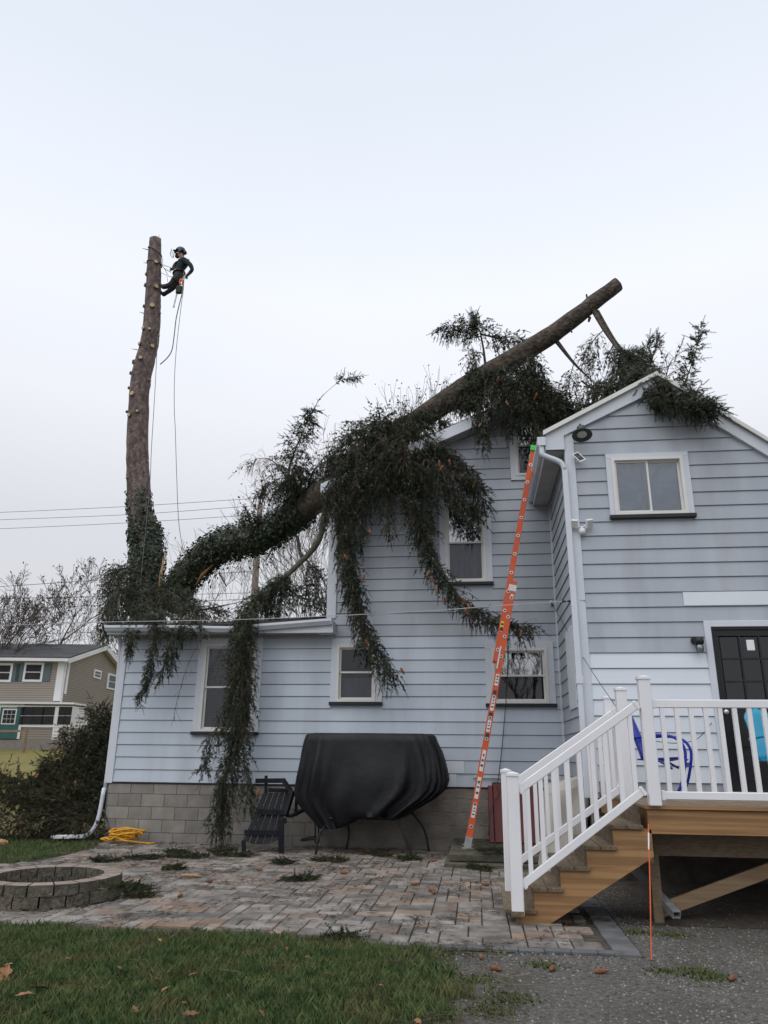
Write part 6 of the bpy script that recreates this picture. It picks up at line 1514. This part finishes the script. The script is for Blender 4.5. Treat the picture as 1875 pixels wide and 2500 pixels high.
for i in range(3):
    for j in range(3): nbox('lite', g0+(g1-g0)*(i+.06)/3, g0+(g1-g0)*(i+.94)/3, SD-.13, SD-.116, gb+(gt-gb)*(j+.06)/3, gb+(gt-gb)*(j+.94)/3, 'dark', dr_)
r0_, zt = fpt(640, 1945, SD); r1_, zbm = fpt(685, 2095, SD); nbox('corner_board', r0_, r1_+.05, SD-.04, SD-.001, zbm, zt, 'nb_trim')
nbox('corner_board', sr1+.001, sr1+.12, SD-.04, SD+.1, szb, wb, 'nb_trim')
nbox('foundation', sr0, sr1, SD-.05, ND, szb-1.0, szb, 'mortar')
# gable end windows and air conditioner
def gpt(x, y): p = G_(x, y); return (p-CAM).dot(Fh), p.z
def gwin(x0, x1, y0, y1):
    f0, zt = gpt(x0, y0); f1, zb1 = gpt(x1, y1); w = nbox('window', Rc+.001, Rc+.06, f0, f1, zb1, zt, 'nb_trim'); zm = (zt+zb1)/2; k = (f1-f0)*.16
    nbox('pane', Rc+.062, Rc+.08, f0+k, f1-k, zm+.03, zt-.12, 'nb_shutter', w); nbox('pane', Rc+.062, Rc+.08, f0+k, f1-k, zb1+.12, zm-.03, 'nb_shutter', w)
gwin(1125, 1200, 1243, 1372); gwin(1292, 1390, 1290, 1508); gwin(895, 985, 1715, 1900)
f0, zt = gpt(890, 1830); f1, zb1 = gpt(950, 1920); nbox('window_unit', Rc+.08, Rc+.45, f0, f1, zb1, zt, 'nb_trim')
nbox('downspout', Rc+.06, Rc+.16, ND+.15, ND+.25, zb+2.5, ze-.2, 'nb_trim')
# porch rail of the tan house
rl_ = thing('porch_rail', 'weathered wooden rail before the green door of the tan house', 'rail', tuple(N_(150, 2100, ND-4)))
MB().beam(N_(-40, 1990, ND-4), N_(330, 1990, ND-4), .08, .10).build('rail', M['lumber_old'], rl_)
for x in (-30, 325): a = N_(x, 1960, ND-4); MB().beam(a, (a.x, a.y, gz(a.x, a.y)-.1), .1, .1).build('post', M['lumber_old'], rl_)
# ================================================================== utility pole and wires
pb_, pt_ = at(626, 1500, Y=26), at(635, 1233, Y=26); pt_ = Vector((pb_.x+(pt_.x-pb_.x), 26, pt_.z))
up_ = thing('utility_pole', 'weathered wooden utility pole with wires behind the low wing', 'utility pole', (pb_.x, 26, gz(pb_.x, 26)))
MB().tube([(pt_.x+.02, 26, gz(pb_.x, 26)-.3), (pt_.x, 26, (pb_.z+pt_.z)/2), (pt_.x, 26, pt_.z)], [.20, .18, .15], 10).build('pole', M['pole'], up_, smooth=True)
i1, i2, i3 = at(635, 1216, Y=25.9), at(622, 1235, Y=25.9), at(652, 1255, Y=25.9)
for q_, w_ in ((i1, pt_), (i2, Vector((pt_.x, 26, pt_.z-.5))), (i3, Vector((pt_.x, 26, pt_.z-.75)))):
    MB().tube([w_, q_], .03, 6).build('insulator_arm', M['galv'], up_); MB().lathe([(.03, -.08), (.10, -.05), (.06, 0), (.11, .04), (.04, .10)], q_, (0, 0, 1), 8).build('insulator', M['dark'], up_, smooth=True)
MB().tube([(pt_.x-.25, 25.75, pt_.z-1.6), (pt_.x-.25, 25.75, pt_.z-2.4)], .16, 10).build('junction_can', M['galv'], up_)
def wire(pts, r_, label, mat='wire', group=None, n=8): o = MB().tube(smooth_path(pts, n), r_, 4, cap=False).build('overhead_wire', M[mat], None); return tag(o, label, 'wire', group)
GW = 'overhead wires'
wire([i1, at(320, 1236, Y=28), at(0, 1251, Y=30), at(-160, 1256, Y=31)], .014, 'top overhead wire running from the utility pole', group=GW); wire([i2, at(320, 1256, Y=28), at(0, 1269, Y=30), at(-160, 1274, Y=31)], .014, 'middle overhead wire running from the utility pole', group=GW)
wire([i3, at(320, 1276, Y=28), at(0, 1291, Y=30), at(-160, 1297, Y=31)], .014, 'lowest of the three wires at the utility pole head', group=GW)
for q_ in (i1, i2, i3): wire([q_, q_+Vector((10, 6, -.6)), q_+Vector((20, 12, -.4))], .014, {0: 'top wire leaving the pole towards the main house', 1: 'middle wire leaving the pole towards the main house', 2: 'lowest wire leaving the pole towards the main house'}[(i1, i2, i3).index(q_)], group='wires behind the main house')
pw = lambda x, y: at(x, y, Y=26)
wire([at(630, 1395, Y=26), at(440, 1404, Y=28), at(260, 1415, Y=29), at(0, 1432, Y=30), at(-160, 1440, Y=31)], .018, 'heavy cable above the bare trees', group=GW); wire([at(628, 1447, Y=26), at(262, 1456, Y=29), at(0, 1461, Y=30), at(-160, 1463, Y=31)], .016, 'cable crossing the upper bare branches', group=GW)
wire([at(628, 1462, Y=26), at(262, 1477, Y=29), at(0, 1488, Y=30), at(-160, 1493, Y=31)], .016, 'cable crossing the middle of the bare branches', group=GW); wire([at(628, 1535, Y=26), at(262, 1543, Y=29), at(0, 1549, Y=30), at(-160, 1551, Y=31)], .016, 'lowest cable just above the tan house roof', group=GW)
cn = Vector((7.80, DG-.05, at(1412, 1467, Y=DG).z))
wire([at(-120, 1530, Y=1.5), at(0, 1527, Y=.5), at(240, 1519, Y=-1), at(600, 1512, Y=-1.5), at(1000, 1494, Y=-1.9), at(1240, 1477, Y=-2.2), cn], .007, 'pale service wire from the gable corner across the low gutter', 'wire_light')
for k in range(4): c = cn+(at(1240, 1477, Y=-2.2)-cn).normalized()*(.06+.07*k); MB().tube([c, c+(at(1240, 1477, Y=-2.2)-cn).normalized()*.05], .013, 6).build('wire_clamp', M['black_metal'], house)
# clothes line with insulator
ins = at(1345, 1471, Y=-.05); pst = Vector((pt2.x-.03, RB, at(1505, 1737, Y=RB).z))
cl = thing('clothes_line', 'thin line with white insulator knob running down to the stair post', 'line', tuple(ins))
MB().lathe([(.012, -.05), (.03, -.035), (.03, .02), (.015, .035)], ins, (.1, -.4, 1), 10).build('insulator_knob', M['white_paint'], cl, smooth=True)
dv = (pst-ins).normalized()
for k in range(5):
    c = ins+dv*(.05+.05*k); u = dv.orthogonal().normalized() if k % 2 else dv.cross(dv.orthogonal()).normalized()
    MB().tube([c+dv*.028*math.cos(a)+u*.012*math.sin(a) for a in [2*math.pi*i/10 for i in range(11)]], .005, 5).build('chain_link', M['black_metal'], cl)
MB().tube(smooth_path([ins+dv*.3, ins.lerp(pst, .6)+Vector((0, 0, -.05)), pst], 6), .004, 4).build('line', M['wire'], cl)
R4 = lambda x, y, Y: at(1000+.2411*x, 1560+.2411*y, Y=Y)
cb = MB().tube(smooth_path([R4(1000, 60, -.06), R4(990, 400, -.07), R4(962, 800, -.06), R4(930, 1150, -.06), R4(900, 1400, -.06), R4(885, 1480, -.35), R4(905, 1560, -.42), R4(850, 1650, -.5), at(1197, 1990, Y=-.62), at(1192, 2040, Y=-.68)], 5), .007, 5).build('black_cable', M['wire'], None, smooth=True)
tag(cb, 'black cable hanging down the wall from the window to the red hatch', 'cable')
dw = MB().tube(smooth_path([z7(1000, 815, Y=-3.3), z7(1080, 830, Y=-3.2), z7(1180, 832, Y=-3.1), z7(1270, 805, Y=-2.9), z7(1345, 720, Y=DG-.03)], 6), .005, 5).build('deck_wire', M['wire'], None)
tag(dw, 'thin wire sagging in front of the siding behind the deck railing', 'wire')
# ================================================================== brush pile left of the house
bp_ = thing('brush_pile', 'heap of cut spruce boughs beside the corner downspout', 'brush pile', (-1.6, 1.2, 0))
def BP(path, r0, nb, L, **k): return bough(bp_, pp(*path), r0, nb, L, needle='needle_dry', **{**dict(droop=.35, bare=.2, spread=.9), **k})
BP([(285, 1960, .5), (270, 1880, .8), (255, 1800, 1.0), (232, 1735, 1.0)], .03, 85, (.3, .55), droop=.15, up=.15)
BP([(290, 1990, .6), (285, 1900, .9), (280, 1830, 1.0), (270, 1790, 1.0)], .03, 75, (.3, .55), droop=.2)
BP([(270, 2000, .4), (220, 1900, .6), (190, 1830, .8), (165, 1795, .8)], .03, 90, (.3, .55), droop=.2, up=.1)
BP([(280, 2010, .2), (210, 1950, .3), (150, 1900, .5), (110, 1870, .6)], .03, 90, (.3, .6), droop=.3)
BP([(250, 2010, .2), (170, 1965, .2), (90, 1935, .3), (20, 1905, .3), (-40, 1880, .3)], .035, 105, (.35, .6))
BP([(200, 2015, .0), (120, 1990, .0), (40, 1960, .1), (-50, 1930, .1)], .035, 95, (.35, .6), bare=.35)
BP([(240, 2000, 1.0), (180, 1900, 1.1), (120, 1895, 1.2), (70, 1915, 1.2)], .03, 70, (.3, .5))
BP([(160, 1990, .9), (90, 1940, 1.0), (20, 1920, 1.0), (-40, 1915, 1.0)], .03, 70, (.3, .5), bare=.35)
BP([(290, 2030, .0), (230, 2020, -.05), (170, 2015, -.05), (120, 2020, -.05)], .02, 60, (.25, .45), droop=.3, bare=.3)
BP([(110, 2025, -.2), (50, 2010, -.2), (-10, 2000, -.2), (-60, 1990, -.2)], .02, 60, (.25, .45), droop=.3, bare=.35)
BP([(280, 1900, 1.2), (240, 1830, 1.4), (215, 1780, 1.5)], .03, 60, (.3, .5))
BP([(250, 1900, .7), (200, 1850, .8), (150, 1850, .9), (120, 1870, .9)], .03, 70, (.3, .5))
BP([(285, 1850, 1.0), (262, 1800, 1.0), (275, 1760, 1.0), (290, 1740, 1.0)], .02, 40, (.25, .4), droop=.1)
for (x, y, yy) in ((143, 1812, .6), (152, 1818, .6), (140, 1826, .6), (184, 1905, .1), (52, 2008, -.3), (95, 1888, .3), (262, 1865, .5), (60, 1885, .0)):
    place('cone', CM, at(x, y, Y=yy), bp_, rot=(crn.uniform(-1, 1), crn.uniform(-1, 1), 0))
# ================================================================== sprigs, sticks, cones and leaves on the ground
dr_r = random.Random(77)
def where(c):
    if inside(c.x, c.y, PATIO): return 'the patio pavers'
    if c.x > gx(c.y): return 'the gravel beside the patio'
    return 'the lawn' if c.y < -4 else 'the grass by the brush pile'
sprigs = [(720, 2142, .16, 'pale green sprig on the central pavers'), (1000, 2095, .2, 'sprig by the right leg of the covered seat'), (540, 2075, .3, 'sprig piled against the block foundation'), (430, 2078, .3, 'sprig piled over the yellow rope tail'), (415, 2118, .34, 'large green spruce sprig beside the orange wood chunk'), (585, 2085, .40, 'dense spruce sprig heaped beside the slatted chair legs'), (470, 2088, .42, 'spruce sprig lying beside the yellow rope'), (365, 2092, .34, 'spruce sprig with bare stem before the yellow rope'), (250, 2098, .26, 'small dark sprig lying between the pit and the rope'), (700, 2102, .24, 'flat sprig on the pavers in front of the slatted chair'), (815, 2098, .32, 'spruce sprig on the pavers under the black cover'), (920, 2082, .28, 'sprig tangle on the pavers by the cover legs'), (290, 2165, .30, 'spruce sprig drooping over the rim of the fire pit'), (325, 2180, .26, 'small sprig beside the fire pit'), (745, 2143, .22, 'thin sprig on the central pavers'), (1165, 2115, .30, 'sprigs lying at the concrete slab'), (1220, 2075, .35, 'dry sprig lying on the concrete slab by the red hatch'), (830, 2280, .2, 'sprig at the edge of the lawn'), (640, 2050, .4, 'spruce sprig under the hanging bough by the foundation')]
for i, (x, y, ln, lab) in enumerate(sprigs):
    if y > 2098 and x > 400 and x < 1150: ln *= .5
    c = at(x, y, Z=.06); a = dr_r.uniform(0, 6.28); d = Vector((math.cos(a), math.sin(a)*.7, .0)).normalized()
    if (x, y) == (290, 2165): c = at(x, y, Z=.27)
    if (x, y) == (1220, 2075): c = at(x, y, Z=.25)
    t = thing('spruce_sprig', lab, 'sprig', (c.x, c.y, 0)); _seed[0] += 1; s = Spruce(_seed[0])
    o_ = np.array([0, 0, 0.])
    s.bough([c-d*ln*.6, c+Vector((0, 0, .02)), c+d*ln*.6], .008, int(6+ln*16), (.08, .18), droop=.05, bare=.12, up=0, s0=0, spread=.9)
    zl = c.z-.028
    for k in range(len(s.b)):
        s.b[k] = np.array([s.b[k][0], s.b[k][1], zl+.010+abs(s.b[k][2]-zl)*.2]); s.d[k] = unit(np.array([s.d[k][0], s.d[k][1], abs(s.d[k][2])*.2]))
    s.stem.v = [(a_, b_, zl+.004+abs(c_-zl)*.28) for a_, b_, c_ in s.stem.v]; s.dry.v = [(a_, b_, zl+.004+abs(c_-zl)*.28) for a_, b_, c_ in s.dry.v]
    s.emit(t, 'twig', 'needle_dry', name='stem')
sticks = [(740, 2160, .5), (900, 2190, .35), (640, 2160, .4), (1010, 2190, .5), (1080, 2160, .45), (480, 2140, .45), (430, 2200, .4), (560, 2110, .5), (950, 2140, .6), (860, 2150, .4), (1130, 2240, .4), (700, 2215, .35), (350, 2090, .8), (300, 2100, .5), (1240, 2300, .5), (1390, 2270, .4), (180, 2085, .8), (600, 2390, .45), (360, 2360, .4), (710, 2360, .35), (1190, 2380, .6), (1250, 2400, .5), (990, 2120, .5), (790, 2120, .35), (1170, 2200, .4)]
for (x, y, ln) in sticks:
    on_slab = False; c = at(x, y, Z=.045 if y < 2290 and x < 1500 else .03); a = dr_r.uniform(-.7, .7)+(math.pi if dr_r.random() < .5 else 0); d = Vector((math.cos(a), math.sin(a), 0)); sd = Vector((-d.y, d.x, 0))
    pts = [c+d*ln*(k/4-.5)+sd*dr_r.gauss(0, .035)+Vector((0, 0, abs(dr_r.gauss(0, .012)))) for k in range(5)]
    m = MB(); rr = dr_r.uniform(.003, .0065); m.tube(smooth_path(pts, 3), [rr*(1-.6*q/12) for q in range(13)], 5)
    for k in range(2): p_ = pts[k+1]; m.tube([p_, p_+d*ln*.18+sd*dr_r.choice((-1, 1))*ln*.14+Vector((0, 0, .01))], [rr*.6, rr*.25], 4)
    tag(m.build('stick', M['twig'], None), 'thin dead spruce twig lying on '+where(c), 'twig', 'dead twigs scattered on the ground')
for (x, y) in ((1023, 2158), (1352, 2349), (1790, 2372), (1050, 2100), (1195, 2160), (1175, 2328), (1045, 2172), (205, 2200), (445, 2185), (970, 2090), (625, 2122), (1195, 2350), (1450, 2360), (1060, 2180), (830, 2130), (1650, 2210), (520, 2150)):
    c = at(x, y, Z=.05); place('spruce_cone', CM, (c.x, c.y, .052 if y < 2320 else .022), None, rot=(math.pi/2, 0, dr_r.uniform(0, 6.28)), scale=(.85, .85, .8), label='brown spruce cone lying on '+where(c), cat='cone', group='fallen cones on patio and gravel')
def leaf_mesh(seed):
    r = random.Random(seed); n = 11; pts = []
    for i in range(n): t = i/(n-1); w = math.sin(math.pi*min(1, t*1.02))**.8*(.5+.22*math.cos(t*19)); pts.append((t-.5, w*.42))
    m = MB(); vs = [(x, y, .10*y*y*4+.10*math.sin(x*3+seed)) for x, y in pts]+[(x, 0, .05*math.sin(x*3+seed)) for x, y in pts]+[(x, -y, .12*y*y*4+.10*math.sin(x*3+seed)) for x, y in pts]
    m.add(vs, [(i, i+1, n+i+1, n+i) for i in range(n-1)]+[(n+i, n+i+1, 2*n+i+1, 2*n+i) for i in range(n-1)]); return m.mesh('dead_leaf', M['dead_leaf'])
LMs = [leaf_mesh(i) for i in range(4)]
leafpts = [(10, 2385, .17), (95, 2420, .12), (60, 2435, .11), (88, 2377, .08), (235, 2418, .07), (405, 2420, .08), (290, 2368, .06), (465, 2480, .09), (470, 2385, .07), (380, 2395, .05), (450, 2455, .06), (330, 2470, .06), (165, 2345, .05), (150, 2330, .05), (640, 2480, .06), (700, 2320, .05), (750, 2340, .05), (800, 2385, .08), (860, 2360, .07), (690, 2345, .05), (630, 2400, .06), (590, 2305, .06), (390, 2300, .05), (450, 2300, .05), (20, 2360, .06), (110, 2480, .08), (560, 2440, .05), (870, 2480, .06), (930, 2410, .05), (1010, 2360, .06), (1020, 2500, .07), (1150, 2330, .06), (1300, 2345, .06), (1240, 2270, .06), (1100, 2215, .05), (940, 2215, .05), (1180, 2190, .05), (850, 2290, .05), (245, 2300, .05), (1590, 2350, .05), (1680, 2330, .05)]
for (x, y, s_) in leafpts:
    hz_ = .05 if y > 2290 and x < 1090 else (.035 if y < 2330 else .015); c = at(x, y, Z=hz_)
    place('dead_leaf', dr_r.choice(LMs), (c.x, c.y, hz_+.012), None, rot=(dr_r.uniform(-.35, .35), dr_r.uniform(-.35, .35), dr_r.uniform(0, 6.28)), scale=(s_*1.1, s_, s_), label='curled brown dead leaf lying on '+where(c), cat='leaf', group='dead leaves on lawn and patio')
# needle litter and moss
def litter(name, pts, lmin, lmax, seed, mat, label, z0):
    r = np.random.default_rng(seed); n = len(pts); a = r.uniform(0, 6.28, n); l = r.uniform(lmin, lmax, n); w = l*r.uniform(.06, .16, n); z = z0+r.uniform(0, .012, n)
    d = np.column_stack([np.cos(a), np.sin(a)]); q = np.column_stack([-d[:, 1], d[:, 0]])
    V = np.stack([np.column_stack([pts+d*l[:, None]*sx+q*w[:, None]*sy, z+dz*l]) for sx, sy, dz in ((-1, 0, 0), (0, 1, .15), (1, 0, .05), (0, -1, .1))], 1).reshape(-1, 3)
    return np_mesh(name, V, np.arange(n)[:, None]*4+np.array([[0, 1, 2, 3]]), mat, label=label, cat='litter', kind='stuff')
def clumpy(a, b, k): return .5+.5*math.sin(a*2.3+k)*math.sin(b*2.9-k)+.5*math.sin(a*5.1-b*3.7+k)
lt = scatter(26000, .0, 7.45, -6.3, -.05, lambda a, b: inside(a, b, PATIO) and rnd.random() < max(0, clumpy(a, b, 1.))*(.25+.75*min(1, max(0, (b+5.2)/4.0))), 71)
lt2 = scatter(9000, .2, 7.45, -6.25, -.1, lambda a, b: inside(a, b, PATIO) and math.hypot(a-1.98, b+4.92) > .75 and rnd.random() < max(0, clumpy(a, b, 1.4))**2, 81)
litter('bark_litter', lt2, .015, .06, 82, M['litter'], 'dark bark flakes and broken twigs strewn over the pavers', .036)
litter('needle_litter', lt, .008, .036, 72, M['litter'], 'brown needle litter strewn over the patio pavers', .033)
lt = scatter(9000, 4.9, 11.5, -9, -3.2, lambda a, b: not inside(a, b, PATIO) and a > gx(b)-.3 and rnd.random() < max(0, clumpy(a, b, 2.))*.8, 73)
litter('leaf_litter', lt, .006, .028, 74, M['litter'], 'brown leaf litter over the gravel by the deck', .012)
lt = scatter(2600, 5.9, 7.5, -1.9, -.1, lambda a, b: True, 75); litter('slab_litter', lt, .008, .035, 76, M['litter'], 'dead needles covering the concrete slab', .203)
lt = scatter(15000, .8, 6.5, -9, -6.1, lambda a, b: a < gx(b)+.6 and rnd.random() < max(0, clumpy(a, b, 3.))*.9, 77); litter('lawn_litter', lt, .008, .04, 78, M['litter'], 'dry brown thatch lying in the lawn', .03)
tV = []
for (x, y, rad, n) in ((1730, 2388, .10, 420), (1700, 2375, .07, 260), (1625, 2375, .06, 200), (1640, 2285, .09, 300), (1560, 2280, .07, 220), (1330, 2360, .06, 200), (1245, 2440, .10, 380), (1200, 2470, .10, 380), (1160, 2395, .10, 360), (1150, 2300, .05, 120)):
    c = at(x, y, Z=.0); r = np.random.default_rng(int(x+y)); P = np.column_stack([r.normal(c.x, rad, n), r.normal(c.y, rad*.8, n)]); a = r.uniform(0, 6.28, n); h = r.uniform(.008, .026, n)
    b_ = np.column_stack([P, np.full(n, .004)]); t = np.column_stack([np.cos(a)*.006, np.sin(a)*.006, np.zeros(n)]); tV.append(np.stack([b_-t, b_+t, b_+np.column_stack([np.cos(a+1)*h, np.sin(a+1)*h, h])], 1).reshape(-1, 3))
tV = np.concatenate(tV); np_mesh('moss', tV, np.arange(len(tV)).reshape(-1, 3), M['moss'], label='low green moss growing in the gravel', cat='moss', kind='stuff')
print('twigs total', TWIGS)
